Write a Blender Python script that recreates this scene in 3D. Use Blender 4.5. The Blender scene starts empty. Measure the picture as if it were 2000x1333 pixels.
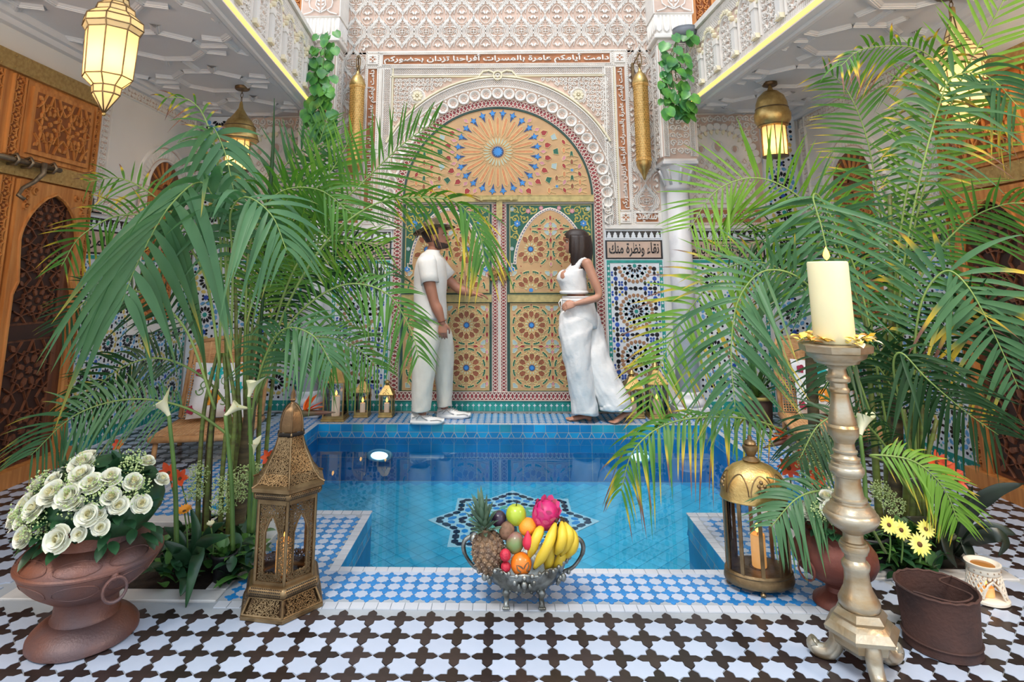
import bpy, bmesh, math, random
from math import sin, cos, pi, radians, sqrt, atan2, hypot
from mathutils import Vector, Matrix, Quaternion

random.seed(7)
SC = bpy.context.scene
COL = SC.collection

# ---------------------------------------------------------------- camera
CAM_H = 1.2525
FPX, PCX, PCY = 1163.1, 964.3, 346.4
YAW, PITCH, ROLL = .0196, .1695, -.0013


def cam_axes():
	right = Vector((cos(YAW), sin(YAW), 0))
	fw = Vector((-sin(YAW) * cos(PITCH), cos(YAW) * cos(PITCH), sin(PITCH)))
	up = right.cross(fw)
	return cos(ROLL) * right + sin(ROLL) * up, -sin(ROLL) * right + cos(ROLL) * up, fw


AX = cam_axes()
cam = bpy.data.cameras.new('camera')
camo = bpy.data.objects.new('camera', cam)
COL.objects.link(camo)
m4 = Matrix.Identity(4)
for r_ in range(3):
	m4[r_][0], m4[r_][1], m4[r_][2] = AX[0][r_], AX[1][r_], -AX[2][r_]
m4[2][3] = CAM_H
camo.matrix_world = m4
cam.sensor_width = 36
cam.lens = 36 * FPX / 2000
cam.shift_x = (1000 - PCX) / 2000
cam.shift_y = -(666.5 - PCY) / 2000
cam.clip_start = .05
SC.camera = camo

# ---------------------------------------------------------------- sky, exposure, daylight
SC.view_settings.view_transform = 'Standard'
SC.view_settings.look = 'None'
SC.view_settings.gamma = 1
SC.view_settings.use_curve_mapping = False
SC.view_settings.exposure = 0.38
wd = bpy.data.worlds.new('sky')
SC.world = wd
wd.use_nodes = True
wn = wd.node_tree.nodes
bg = wn['Background']
tc = wn.new('ShaderNodeTexCoord')
sep = wn.new('ShaderNodeSeparateXYZ')
wd.node_tree.links.new(tc.outputs['Generated'], sep.inputs[0])
rmp = wn.new('ShaderNodeValToRGB')
rmp.color_ramp.elements[0].position = .35
rmp.color_ramp.elements[0].color = (.80, .79, .78, 1)
rmp.color_ramp.elements[1].position = .9
rmp.color_ramp.elements[1].color = (.70, .83, 1, 1)
mr = wn.new('ShaderNodeMapRange')
mr.inputs[1].default_value = -1
wd.node_tree.links.new(sep.outputs['Z'], mr.inputs[0])
wd.node_tree.links.new(mr.outputs[0], rmp.inputs[0])
wd.node_tree.links.new(rmp.outputs[0], bg.inputs[0])
bg.inputs[1].default_value = SKY = 1.35
SC.cycles.max_bounces = 8
SC.cycles.diffuse_bounces = 4
SC.cycles.transparent_max_bounces = 24
SC.cycles.caustics_reflective = False
SC.cycles.caustics_refractive = False
sun = bpy.data.lights.new('sun', 'SUN')
sun.energy = 1.5
sun.angle = radians(12)
sun.color = (1, .95, .87)
suno = bpy.data.objects.new('sun', sun)
COL.objects.link(suno)
suno.rotation_euler = (radians(28), radians(-12), 0)


# ---------------------------------------------------------------- helpers
def pix(u, v):
	return AX[0] * ((u - PCX) / FPX) + AX[1] * ((PCY - v) / FPX) + AX[2]


EYE = Vector((0, 0, CAM_H))


def AZ(u, v, z=0.0):
	d = pix(u, v)
	return EYE + d * ((z - CAM_H) / d.z)


def AY(u, v, y):
	d = pix(u, v)
	return EYE + d * (y / d.y)


def AXX(u, v, x):
	d = pix(u, v)
	return EYE + d * (x / d.x)


def srgb(r, g, b):
	def f(c):
		c /= 255.
		return c / 12.92 if c <= .04045 else ((c + .055) / 1.055) ** 2.4
	return (f(r), f(g), f(b), 1)


MATS = {}


def mat(name, rgb, rough=.5, metal=0., var=.0, vscale=6., bump=0., bscale=60., rgb2=None, spec=.5, emit=0., ecol=None,
		trans=0., sss=0., coat=0., objvar=0., wave=None, ramp=(.35, .65), alpha=1.):
	"""procedural principled material: colour noise, fine relief, optional second tone"""
	if name in MATS:
		return MATS[name]
	m = bpy.data.materials.new(name)
	MATS[name] = m
	m.use_nodes = True
	nt = m.node_tree
	N, L = nt.nodes, nt.links
	b = N['Principled BSDF']
	c1 = srgb(*rgb)
	b.inputs['Base Color'].default_value = c1
	b.inputs['Roughness'].default_value = rough
	b.inputs['Metallic'].default_value = metal
	b.inputs['Specular IOR Level'].default_value = spec
	if coat:
		b.inputs['Coat Weight'].default_value = coat
		b.inputs['Coat Roughness'].default_value = .08
	if trans:
		b.inputs['Transmission Weight'].default_value = trans
	if sss:
		b.inputs['Subsurface Weight'].default_value = sss
		b.inputs['Subsurface Radius'].default_value = (.02, .012, .008)
	if emit:
		b.inputs['Emission Color'].default_value = srgb(*(ecol or rgb))
		b.inputs['Emission Strength'].default_value = emit
	out = None
	tcn = N.new('ShaderNodeTexCoord')
	if var or rgb2:
		nz = N.new('ShaderNodeTexNoise')
		nz.inputs['Scale'].default_value = vscale
		nz.inputs['Detail'].default_value = 5
		if wave:
			mp = N.new('ShaderNodeMapping')
			mp.inputs['Scale'].default_value = wave
			L.new(tcn.outputs['Object'], mp.inputs[0])
			L.new(mp.outputs[0], nz.inputs['Vector'])
		else:
			L.new(tcn.outputs['Object'], nz.inputs['Vector'])
		rp = N.new('ShaderNodeValToRGB')
		rp.color_ramp.elements[0].position, rp.color_ramp.elements[1].position = ramp
		if rgb2:
			ca, cb = c1, srgb(*rgb2)
		else:
			ca = tuple(x * (1 - var) for x in c1[:3]) + (1,)
			cb = tuple(min(1, x * (1 + var)) for x in c1[:3]) + (1,)
		rp.color_ramp.elements[0].color = ca
		rp.color_ramp.elements[1].color = cb
		L.new(nz.outputs[0], rp.inputs[0])
		out = rp.outputs[0]
	if objvar:
		oi = N.new('ShaderNodeObjectInfo')
		hs = N.new('ShaderNodeHueSaturation')
		mr_ = N.new('ShaderNodeMapRange')
		mr_.inputs[3].default_value = 1 - objvar
		mr_.inputs[4].default_value = 1 + objvar
		L.new(oi.outputs['Random'], mr_.inputs[0])
		L.new(mr_.outputs[0], hs.inputs['Value'])
		if out:
			L.new(out, hs.inputs['Color'])
		else:
			hs.inputs['Color'].default_value = c1
		out = hs.outputs[0]
	if out:
		L.new(out, b.inputs['Base Color'])
	if bump:
		n2 = N.new('ShaderNodeTexNoise')
		n2.inputs['Scale'].default_value = bscale
		n2.inputs['Detail'].default_value = 4
		L.new(tcn.outputs['Object'], n2.inputs['Vector'])
		bp = N.new('ShaderNodeBump')
		bp.inputs['Strength'].default_value = bump
		bp.inputs['Distance'].default_value = .004
		L.new(n2.outputs[0], bp.inputs['Height'])
		L.new(bp.outputs[0], b.inputs['Normal'])
	return m


class MB:
	"""collects shapes; build() links them as one mesh object"""

	def __init__(s, fr=None):
		s.v, s.f, s.m, s.s = [], [], [], []
		s.fr = fr

	def add(s, vs, fs, m=0, smooth=False, M=None):
		o = len(s.v)
		if M is not None:
			vs = [M @ Vector(p) for p in vs]
		s.v.extend([tuple(p) for p in vs])
		for f in fs:
			s.f.append([i + o for i in f])
			s.m.append(m)
			s.s.append(smooth)

	def box(s, lo, hi, m=0, M=None, bev=0):
		x0, y0, z0 = lo
		x1, y1, z1 = hi
		if bev:
			b = bev
			# chamfered box: 24 verts
			vs = []
			for sx in (0, 1):
				for sy in (0, 1):
					for sz in (0, 1):
						X, Y, Z = (x0, x1)[sx], (y0, y1)[sy], (z0, z1)[sz]
						dx, dy, dz = (b, -b)[sx], (b, -b)[sy], (b, -b)[sz]
						vs += [(X, Y + dy, Z + dz), (X + dx, Y, Z + dz), (X + dx, Y + dy, Z)]
			bm = bmesh.new()
			bv = [bm.verts.new(p) for p in vs]
			r = bmesh.ops.convex_hull(bm, input=bv)
			bm.verts.index_update()
			s.add([v.co.copy() for v in bm.verts], [[v.index for v in f.verts] for f in bm.faces], m, False, M)
			bm.free()
			return
		vs = [(x0, y0, z0), (x1, y0, z0), (x1, y1, z0), (x0, y1, z0), (x0, y0, z1), (x1, y0, z1), (x1, y1, z1), (x0, y1, z1)]
		s.add(vs, [(0, 3, 2, 1), (4, 5, 6, 7), (0, 1, 5, 4), (1, 2, 6, 5), (2, 3, 7, 6), (3, 0, 4, 7)], m, False, M)

	def lathe(s, prof, n=24, m=0, c=(0, 0, 0), smooth=True, sx=1, sy=1, a0=0., M=None, rfun=None, close=True):
		vs, fs = [], []
		for k, (r, z) in enumerate(prof):
			for i in range(n):
				a = a0 + 2 * pi * i / n
				rr = r * (rfun(a, k) if rfun else 1)
				vs.append((c[0] + rr * cos(a) * sx, c[1] + rr * sin(a) * sy, c[2] + z))
		for k in range(len(prof) - 1):
			for i in range(n):
				j = (i + 1) % n
				fs.append((k * n + i, k * n + j, (k + 1) * n + j, (k + 1) * n + i))
		if close:
			if prof[0][0] > 1e-5:
				fs.append(tuple(range(n - 1, -1, -1)))
			if prof[-1][0] > 1e-5:
				o = (len(prof) - 1) * n
				fs.append(tuple(o + i for i in range(n)))
		s.add(vs, fs, m, smooth, M)

	def tube(s, pts, r, n=8, m=0, smooth=True, M=None, flat=1., caps=True):
		P = [Vector(p) for p in pts]
		if not hasattr(r, '__len__'):
			r = [r] * len(P)
		vs, fs = [], []
		up = None
		for k, p in enumerate(P):
			t = (P[min(k + 1, len(P) - 1)] - P[max(k - 1, 0)])
			if t.length < 1e-9:
				t = Vector((0, 0, 1))
			t.normalize()
			if up is None:
				up = Vector((0, 0, 1)) if abs(t.z) < .9 else Vector((0, 1, 0))
			side = t.cross(up)
			if side.length < 1e-6:
				side = t.orthogonal()
			side.normalize()
			up = side.cross(t).normalized()
			for i in range(n):
				a = 2 * pi * i / n
				vs.append(p + side * (cos(a) * r[k]) + up * (sin(a) * r[k] * flat))
		for k in range(len(P) - 1):
			for i in range(n):
				j = (i + 1) % n
				fs.append((k * n + i, k * n + j, (k + 1) * n + j, (k + 1) * n + i))
		if caps:
			fs.append(tuple(range(n - 1, -1, -1)))
			fs.append(tuple((len(P) - 1) * n + i for i in range(n)))
		s.add(vs, fs, m, smooth, M)

	def ball(s, c, r, m=0, n=12, k=8, sc=(1, 1, 1), M=None):
		prof = [(sin(pi * i / k) * r, -cos(pi * i / k) * r) for i in range(k + 1)]
		prof[0] = (0, -r)
		prof[-1] = (0, r)
		vs, fs = [], []
		vs.append((c[0], c[1], c[2] - r * sc[2]))
		for q in prof[1:-1]:
			for i in range(n):
				a = 2 * pi * i / n
				vs.append((c[0] + q[0] * cos(a) * sc[0], c[1] + q[0] * sin(a) * sc[1], c[2] + q[1] * sc[2]))
		vs.append((c[0], c[1], c[2] + r * sc[2]))
		for i in range(n):
			fs.append((0, 1 + (i + 1) % n, 1 + i))
		for q in range(k - 2):
			for i in range(n):
				j = (i + 1) % n
				fs.append((1 + q * n + i, 1 + q * n + j, 1 + (q + 1) * n + j, 1 + (q + 1) * n + i))
		o = 1 + (k - 2) * n
		for i in range(n):
			fs.append((o + i, o + (i + 1) % n, len(vs) - 1))
		s.add(vs, fs, m, True, M)

	# ---- flat work on a frame (u, v, height)
	def P(s, u, v, h):
		O, U, V, N_ = s.fr
		return O + U * u + V * v + N_ * h

	def poly(s, pts, h0, h1, m=0, sides=True, inset=0.):
		n = len(pts)
		if inset:
			cu = sum(p[0] for p in pts) / n
			cv = sum(p[1] for p in pts) / n
			top = [(cu + (p[0] - cu) * (1 - inset), cv + (p[1] - cv) * (1 - inset)) for p in pts]
		else:
			top = pts
		a = sum(pts[i][0] * pts[(i + 1) % n][1] - pts[(i + 1) % n][0] * pts[i][1] for i in range(n))
		if a < 0:
			pts = pts[::-1]
			top = top[::-1]
		vs = [s.P(p[0], p[1], h1) for p in top]
		fs = [tuple(range(n))]
		if sides:
			vs += [s.P(p[0], p[1], h0) for p in pts]
			for i in range(n):
				j = (i + 1) % n
				fs.append((n + i, n + j, j, i))
		s.add(vs, fs, m)

	def rect(s, u0, v0, u1, v1, h0, h1, m=0):
		s.poly([(u0, v0), (u1, v0), (u1, v1), (u0, v1)], h0, h1, m)

	def stroke(s, pts, w, h0, h1, m=0, closed=False, taper=None, crown=False):
		n = len(pts)
		if n < 2:
			return
		vs = []
		for i in range(n):
			if closed:
				a, b = pts[(i - 1) % n], pts[(i + 1) % n]
			else:
				a, b = pts[max(i - 1, 0)], pts[min(i + 1, n - 1)]
			tx, ty = b[0] - a[0], b[1] - a[1]
			l = hypot(tx, ty) or 1e-9
			nx, ny = -ty / l, tx / l
			ww = w * .5 * (taper(i / (n - 1)) if taper else 1)
			x, y = pts[i]
			iw = ww * .62
			vs += [s.P(x + nx * ww, y + ny * ww, h0), s.P(x + nx * iw, y + ny * iw, h1),
				   s.P(x - nx * iw, y - ny * iw, h1), s.P(x - nx * ww, y - ny * ww, h0)]
		fs = []
		for i in range(n if closed else n - 1):
			j = (i + 1) % n
			for k in range(3):
				fs.append((i * 4 + k, i * 4 + k + 1, j * 4 + k + 1, j * 4 + k))
		s.add(vs, fs, m)

	def build(s, name, mats, parent=None, loc=None, kind=None, label=None, cat=None, group=None, rot=None):
		me = bpy.data.meshes.new(name)
		me.from_pydata(s.v, [], s.f)
		if not isinstance(mats, (list, tuple)):
			mats = [mats]
		for mm in mats:
			me.materials.append(mm)
		me.polygons.foreach_set('material_index', s.m)
		me.polygons.foreach_set('use_smooth', s.s)
		me.update()
		return link(name, me, parent, loc, kind, label, cat, group, rot)


def link(name, me, parent=None, loc=None, kind=None, label=None, cat=None, group=None, rot=None):
	o = bpy.data.objects.new(name, me)
	COL.objects.link(o)
	if parent:
		o.parent = parent
	if loc is not None:
		o.location = loc
	if rot is not None:
		o.rotation_euler = rot
	tag(o, label, cat, group, kind)
	return o


def tag(o, label=None, cat=None, group=None, kind=None):
	if label:
		o['label'] = label
	if cat:
		o['category'] = cat
	if group:
		o['group'] = group
	if kind:
		o['kind'] = kind
	return o


def thing(name, label, cat, loc=(0, 0, 0), rotz=0., group=None):
	o = bpy.data.objects.new(name, None)
	o.empty_display_size = .1
	COL.objects.link(o)
	o.location = loc
	o.rotation_euler = (0, 0, rotz)
	return tag(o, label, cat, group)


def copy_tree(o, parent=None):
	c = o.copy()
	COL.objects.link(c)
	if parent:
		c.parent = parent
	for ch in list(o.children):
		copy_tree(ch, c)
	return c


def spline(ctrl, n):
	"""Catmull-Rom through control points, n samples per span"""
	P = [Vector(p) for p in ctrl]
	out = []
	for i in range(len(P) - 1):
		p0, p1, p2, p3 = P[max(i - 1, 0)], P[i], P[i + 1], P[min(i + 2, len(P) - 1)]
		if i == 0:
			p0 = p1 * 2 - p2
		if i == len(P) - 2:
			p3 = p2 * 2 - p1
		for k in range(n):
			t = k / n
			out.append(.5 * ((2 * p1) + (p2 - p0) * t + (2 * p0 - 5 * p1 + 4 * p2 - p3) * t * t + (3 * p1 - p0 - 3 * p2 + p3) * t ** 3))
	out.append(P[-1])
	return out


def ngon(cx, cy, r, n, a0=0., sx=1., sy=1.):
	return [(cx + r * sx * cos(a0 + 2 * pi * i / n), cy + r * sy * sin(a0 + 2 * pi * i / n)) for i in range(n)]


def star(cx, cy, r, r2, n, a0=0.):
	return [(cx + (r if i % 2 == 0 else r2) * cos(a0 + pi * i / n), cy + (r if i % 2 == 0 else r2) * sin(a0 + pi * i / n)) for i in range(2 * n)]


def petal(cx, cy, r0, r1, w, a, k=6):
	"""pointed petal between radii r0 and r1 along angle a"""
	ca, sa = cos(a), sin(a)
	loc = [(r0, 0), (r0 + (r1 - r0) * .35, w / 2), (r0 + (r1 - r0) * .72, w / 2), (r1, 0), (r0 + (r1 - r0) * .72, -w / 2), (r0 + (r1 - r0) * .35, -w / 2)]
	return [(cx + x * ca - y * sa, cy + x * sa + y * ca) for x, y in loc]


def place(pts, cx, cy, a=0., sc=1., flip=False):
	ca, sa = cos(a) * sc, sin(a) * sc
	return [(cx + x * ca - (-y if flip else y) * sa, cy + x * sa + (-y if flip else y) * ca) for x, y in pts]
# ================================================================ FLOOR AND POOL
XL, XR, YW = -3.15, 2.98, 5.97          # side walls and back wall
T = .111                                 # pitch of the black and white paving
GX, GY = -.067, 2.470                    # one cross of the grid
Y_EDGE = 2.531                           # far edge of the front paving
PXL, PXR, PYF = -1.65, 1.735, 5.485      # pool, wide part
SXL, SXR, SYN, SYF = -.735, .972, 2.87, 3.49   # pool, narrow near part
DXL, DXR = -2.03, 2.10                   # outer edges of the blue deck
PLN = dict(l=(-2.02, -1.15, 2.575, 3.42), r=(1.36, 2.16, 2.80, 3.62))   # planters x0 x1 y0 y1
WATER, PBOT = -.115, -.46

m_grout = mat('grout', (160, 166, 172), .8, var=.1, vscale=3)
m_black = mat('black_tile', (46, 37, 36), .28, var=.25, vscale=9, bump=.15, bscale=30, objvar=.35)
m_white = mat('white_tile', (178, 189, 208), .22, var=.04, vscale=5, bump=.1, bscale=25, objvar=.04)
m_blue = mat('blue_tile', (38, 124, 190), .25, var=.12, vscale=8, bump=.1, bscale=30, objvar=.12)
m_edge = mat('edge_tile', (192, 196, 204), .3, var=.05, vscale=5, objvar=.05)
m_marble = mat('marble', (205, 203, 200), .3, rgb2=(158, 154, 150), vscale=4, ramp=(.45, .75), bump=.05)
m_soil = mat('soil', (38, 27, 20), .95, var=.5, vscale=30, bump=1, bscale=50)

FLF = (Vector((0, 0, 0)), Vector((1, 0, 0)), Vector((0, 1, 0)), Vector((0, 0, 1)))


def cross_poly(p, a=.148, s=.34, t=.488):
	q = [(a, a), (s, a), (t, 0), (s, -a), (a, -a), (a, -s), (0, -t), (-a, -s), (-a, -a), (-s, -a), (-t, 0), (-s, a), (-a, a), (-a, s), (0, t), (a, s)]
	return [(x * p, y * p) for x, y in q]


def field_poly(p, a=.148, s=.34, g=.012):
	q = [(.5, .02), (s, a), (a, a), (a, s), (.02, .5), (a, 1 - s), (a, 1 - a), (s, 1 - a), (.5, .98), (1 - s, 1 - a), (1 - a, 1 - a), (1 - a, 1 - s), (.98, .5), (1 - a, s), (1 - a, a), (1 - s, a)]
	return [((x - .5) * p * (1 - g * 2), (y - .5) * p * (1 - g * 2)) for x, y in q]


def in_view(p, mrg=30):
	d = Vector(p) - EYE
	w = d.dot(AX[2])
	if w < .1:
		return False
	u, v = PCX + FPX * d.dot(AX[0]) / w, PCY - FPX * d.dot(AX[1]) / w
	return -mrg < u < 2000 + mrg and -mrg < v < 1333 + mrg


def inrect(x, y, r, g=0.):
	return r[0] - g < x < r[1] + g and r[2] - g < y < r[3] + g


def black_zone(x, y):
	if not (XL < x < XR and 1.2 < y < YW):
		return False
	if y < Y_EDGE - .03:
		return True
	if inrect(x, y, PLN['l'], .01) or inrect(x, y, PLN['r'], .01):
		return False
	return (x < DXL - .04 or x > DXR + .04) or (y < 3.3 and x > 1.45 and y > 1) and not (x < 1.4)


def deck_zone(x, y, g=0.):
	if inrect(x, y, PLN['l'], .01 + g) or inrect(x, y, PLN['r'], .01 + g):
		return False
	if not (y > Y_EDGE + .055 and y < YW - .06):
		return False
	if y < 3.43:
		if x < PLN['l'][1] + .02 or x > 1.34:
			return False
	elif x < DXL + .02 or x > DXR - .02:
		return False
	# outside the pool and its white edging
	e = .046 + g
	if inrect(x, y, (SXL, SXR, SYN, SYF + .1), e) or inrect(x, y, (PXL, PXR, SYF, PYF), e):
		return False
	return True


# ---- base slabs round the pool and the planter pits
floor = MB()


def slab(x0, x1, y0, y1, z1=-.004):
	floor.box((x0, y0, -.6), (x1, y1, z1))


slab(XL - .3, XR + .3, -1.5, Y_EDGE + .04)
slab(PLN['l'][1] - .02, PLN['r'][0] + .02, Y_EDGE + .04, SYN)
slab(PLN['l'][1] - .02, SXL, SYN, SYF)
slab(SXR, PLN['r'][0] + .02, SYN, SYF)
slab(XL - .3, PLN['l'][0] + .02, Y_EDGE + .04, YW)
slab(PLN['l'][0] + .02, PXL, SYF - .09, YW)
slab(PLN['l'][0] + .02, PLN['l'][1] - .02, Y_EDGE + .04, SYF - .09, -.05)
slab(PLN['r'][1] - .02, XR + .3, Y_EDGE + .04, YW)
slab(PXR, PLN['r'][1] - .02, PLN['r'][3] - .02, YW)
slab(PLN['r'][0] + .02, PLN['r'][1] - .02, Y_EDGE + .04, PLN['r'][2] + .02)
slab(PLN['r'][0] + .02, PLN['r'][1] - .02, PLN['r'][2] + .02, PLN['r'][3] - .02, -.05)
slab(PXL, PXR, PYF, YW)
floor_o = floor.build('floor', m_grout, kind='structure')

floorback = MB()


def tile_set(parent, kind_name, poly, spots, m, limit=300, h=.0):
	"""nearest `limit` pieces as objects sharing one mesh, the rest joined"""
	spots = [s_ for s_ in spots if in_view((s_[0], s_[1], 0))]
	spots.sort(key=lambda s_: hypot(s_[0], s_[1]))
	b = MB(FLF)
	b.poly(poly, -.006, h, 0, True, .02)
	me = None
	for x, y in spots[:limit]:
		if me is None:
			o = b.build(kind_name, m, parent, (x, y, 0))
			me = o.data
		else:
			o = link(kind_name, me, parent, (x, y, 0))
		o.rotation_euler[2] = random.uniform(-.012, .012)
		o.location.z = random.uniform(-.0008, .0006)
	if len(spots) > limit:
		r = MB(FLF)
		for x, y in spots[limit:]:
			r.poly([(p[0] + x, p[1] + y) for p in poly], -.006, h, 0, True, .02)
		r.build(kind_name + '_field', m, parent, kind='stuff')


crosses, fields = [], []
for i in range(-32, 34):
	for j in range(-12, 34):
		x, y = GX + i * T, GY + j * T
		if black_zone(x, y):
			crosses.append((x, y))
		if black_zone(x + T / 2, y + T / 2) and black_zone(x + T / 2, y + T * .75):
			fields.append((x + T / 2, y + T / 2))
tile_set(floor_o, 'black_cross_tile', cross_poly(T), crosses, m_black)
tile_set(floor_o, 'white_star_tile', field_poly(T), fields, m_white)

# ---- blue deck
TB = .0605
deck = MB(FLF)
deck.rect(PLN['l'][1] + .01, Y_EDGE, 1.35, SYN, -.004, -.003)
deck.rect(PLN['l'][1] + .01, SYN, SXL, SYF - .06, -.004, -.003)
deck.rect(SXR, SYN, 1.35, SYF - .06, -.004, -.003)
deck.rect(DXL, SYF - .06, PXL, YW, -.004, -.003)
deck.rect(PXR, SYF - .06, DXR, YW, -.004, -.003)
deck.rect(PXL, PYF, PXR, YW, -.004, -.003)
deck_o = deck.build('pool_deck', m_grout, kind='structure')
bl, wh = [], []
for i in range(-40, 42):
	for j in range(0, 60):
		x, y = -.074 + i * TB, 2.612 + j * TB
		if deck_zone(x, y, .01):
			bl.append((x, y))
		if deck_zone(x + TB / 2, y + TB / 2, .0):
			wh.append((x + TB / 2, y + TB / 2))
tile_set(deck_o, 'blue_cross_tile', cross_poly(TB, .155, .3, .49), bl, m_blue)
tile_set(deck_o, 'white_deck_tile', field_poly(TB, .155, .3), wh, m_white)
# white edging tiles
et = []


def edge_run(x0, y0, x1, y1, w, step=.0535):
	L = hypot(x1 - x0, y1 - y0)
	n = max(1, round(L / step))
	for k in range(n):
		t = (k + .5) / n
		et.append((x0 + (x1 - x0) * t, y0 + (y1 - y0) * t, L / n - .003, w, abs(y1 - y0) > abs(x1 - x0)))


edge_run(PLN['l'][1] + .01, Y_EDGE + .025, 1.35, Y_EDGE + .025, .046)
edge_run(SXL - .0, SYN - .021, SXR + .0, SYN - .021, .042)
edge_run(SXL - .021, SYN - .04, SXL - .021, SYF - .04, .042)
edge_run(SXR + .021, SYN - .04, SXR + .021, SYF - .04, .042)
edge_run(PXL, SYF - .0, SXL, SYF - .0, .05)
edge_run(SXR, SYF - .0, PXR, SYF - .0, .05)
edge_run(PXL - .021, SYF, PXL - .021, PYF + .04, .042)
edge_run(PXR + .021, SYF, PXR + .021, PYF + .04, .042)
edge_run(PXL, PYF + .021, PXR, PYF + .021, .042)
edge_run(DXL - .022, 3.45, DXL - .022, YW, .04)
edge_run(DXR + .022, 3.65, DXR + .022, YW, .04)
me_cache = {}
for x, y, l, w, vert in et:
	key = (round(l, 3), w, vert)
	if key not in me_cache:
		b = MB(FLF)
		a_, c_ = (w, l) if vert else (l, w)
		b.rect(-a_ / 2, -c_ / 2, a_ / 2, c_ / 2, -.006, .0004)
		me_cache[key] = b.build('edge_tile', m_edge, deck_o, (x, y, 0)).data
	else:
		link('edge_tile', me_cache[key], deck_o, (x, y, 0))
# dark lozenges along the foot of the back wall
b = MB(FLF)
for k in range(-17, 19):
	x = -.02 + k * .108
	b.poly(ngon(x, YW - .035, .017, 8), -.004, .0008, 0)
	b.poly([(x + .024, YW - .037), (x + .054, YW - .030), (x + .084, YW - .037), (x + .054, YW - .044)], -.004, .0008, 0)
b.build('dark_lozenge_row', m_black, deck_o, kind='stuff')

# ---- pool basin
m_pool = mat('pool_tile', (30, 152, 206), .3, var=.15, vscale=5, objvar=.13)
m_pool2 = mat('pool_tile_deep', (24, 130, 190), .3, var=.15, vscale=5, objvar=.18)
m_teal = mat('pool_tile_teal', (44, 150, 178), .3, var=.15, vscale=5, objvar=.13)
m_pgrout = mat('pool_grout', (58, 156, 200), .7)
basin = MB()
z0 = PBOT - .05
basin.box((PXL - .02, SYF - .02, z0), (PXR + .02, PYF + .02, PBOT - .004))
basin.box((SXL - .02, SYN - .02, z0), (SXR + .02, SYF - .02, PBOT - .004))
for (x0, x1, y0, y1) in ((PXL - .02, PXL - .004, SYF - .02, PYF + .02), (PXR + .004, PXR + .02, SYF - .02, PYF + .02), (PXL - .02, PXR + .02, PYF + .004, PYF + .02),
						 (SXL - .02, SXL - .004, SYN, SYF), (SXR + .004, SXR + .02, SYN, SYF), (SXL, SXR, SYN - .02, SYN - .004),
						 (PXL, SXL, SYF - .02, SYF - .004), (SXR, PXR, SYF - .02, SYF - .004)):
	basin.box((x0, y0, z0), (x1, y1, -.006))
basin_o = basin.build('pool_basin', m_pgrout, kind='structure')
# square wall tiles, far wall and sides (two rows above the water line)
wall_frames = [((Vector((PXL, PYF, 0)), Vector((1, 0, 0)), Vector((0, 0, 1)), Vector((0, -1, 0))), PXR - PXL),
			   ((Vector((PXL, SYF, 0)), Vector((0, 1, 0)), Vector((0, 0, 1)), Vector((1, 0, 0))), PYF - SYF),
			   ((Vector((PXR, PYF, 0)), Vector((0, -1, 0)), Vector((0, 0, 1)), Vector((-1, 0, 0))), PYF - SYF),
			   ((Vector((SXL, SYN, 0)), Vector((0, 1, 0)), Vector((0, 0, 1)), Vector((1, 0, 0))), SYF - SYN),
			   ((Vector((SXR, SYF, 0)), Vector((0, -1, 0)), Vector((0, 0, 1)), Vector((-1, 0, 0))), SYF - SYN)]
random.seed(3)
for fr, L in wall_frames:
	n = round(L / .1)
	s_ = L / n
	for k in range(n):
		b = MB(fr)
		b.rect(k * s_ + .0015, -.062, (k + 1) * s_ - .0015, -.001, -.004, .0005)
		mm = random.choice((m_pool2, m_pool, m_pool2, m_teal))
		b.build('pool_wall_tile', mm, basin_o)
	b = MB(fr)
	for k in range(n):      # trapezoids and triangles under the squares
		u = k * s_
		b.poly([(u + .004, -.066), (u + s_ - .004, -.066), (u + s_ * .72, -.108), (u + s_ * .28, -.108)], -.004, .0005, k % 2)
		b.poly([(u - s_ * .22, -.108), (u + s_ * .22, -.108), (u, -.07)], -.004, .0005, 1)
	# below the water: two courses of larger tile
	for k in range(n // 2):
		b.rect(k * 2 * s_ + .002, -.27, (k + 1) * 2 * s_ - .002, -.113, -.004, .0005, 1)
		b.rect(k * 2 * s_ + .002, PBOT, (k + 1) * 2 * s_ - .002, -.274, -.004, .0005, 1)
	b.build('trapezoid_course', [m_pool, m_pool2], basin_o, kind='stuff')

# diamond tiles on the pool floor
SC0 = AZ(1003, 1020, PBOT)
DSZ = .135
dia = [(DSZ / 2, 0), (0, DSZ * .5), (-DSZ / 2, 0), (0, -DSZ * .5)]
dia = [(x * .975, y * .975) for x, y in dia]
spots = []
for i in range(-30, 32):
	for j in range(-2, 50):
		x = SC0.x + (i + (j % 2) * .5) * DSZ
		y = SYN + j * DSZ / 2
		if inrect(x, y, (PXL + .06, PXR - .06, SYF + .06, PYF - .06)) or inrect(x, y, (SXL + .06, SXR - .06, SYN + .06, SYF + .07)):
			spots.append((x, y))
spots.sort(key=lambda s_: s_[1])
b = MB(FLF)
b.poly(dia, -.006, 0, 0, True, .02)
me = None
m_pfl = mat('pool_floor_tile', (74, 188, 216), .3, var=.12, vscale=4, objvar=.10)
for x, y in spots[:300]:
	if me is None:
		me = b.build('diamond_tile', m_pfl, basin_o, (x, y, PBOT)).data
	else:
		link('diamond_tile', me, basin_o, (x, y, PBOT))
r = MB(FLF)
for x, y in spots[300:]:
	r.poly([(p[0] + x, p[1] + y) for p in dia], PBOT - .006, PBOT, 0, True, .02)
r.build('diamond_tile_field', m_pfl, basin_o, kind='stuff')

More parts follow.
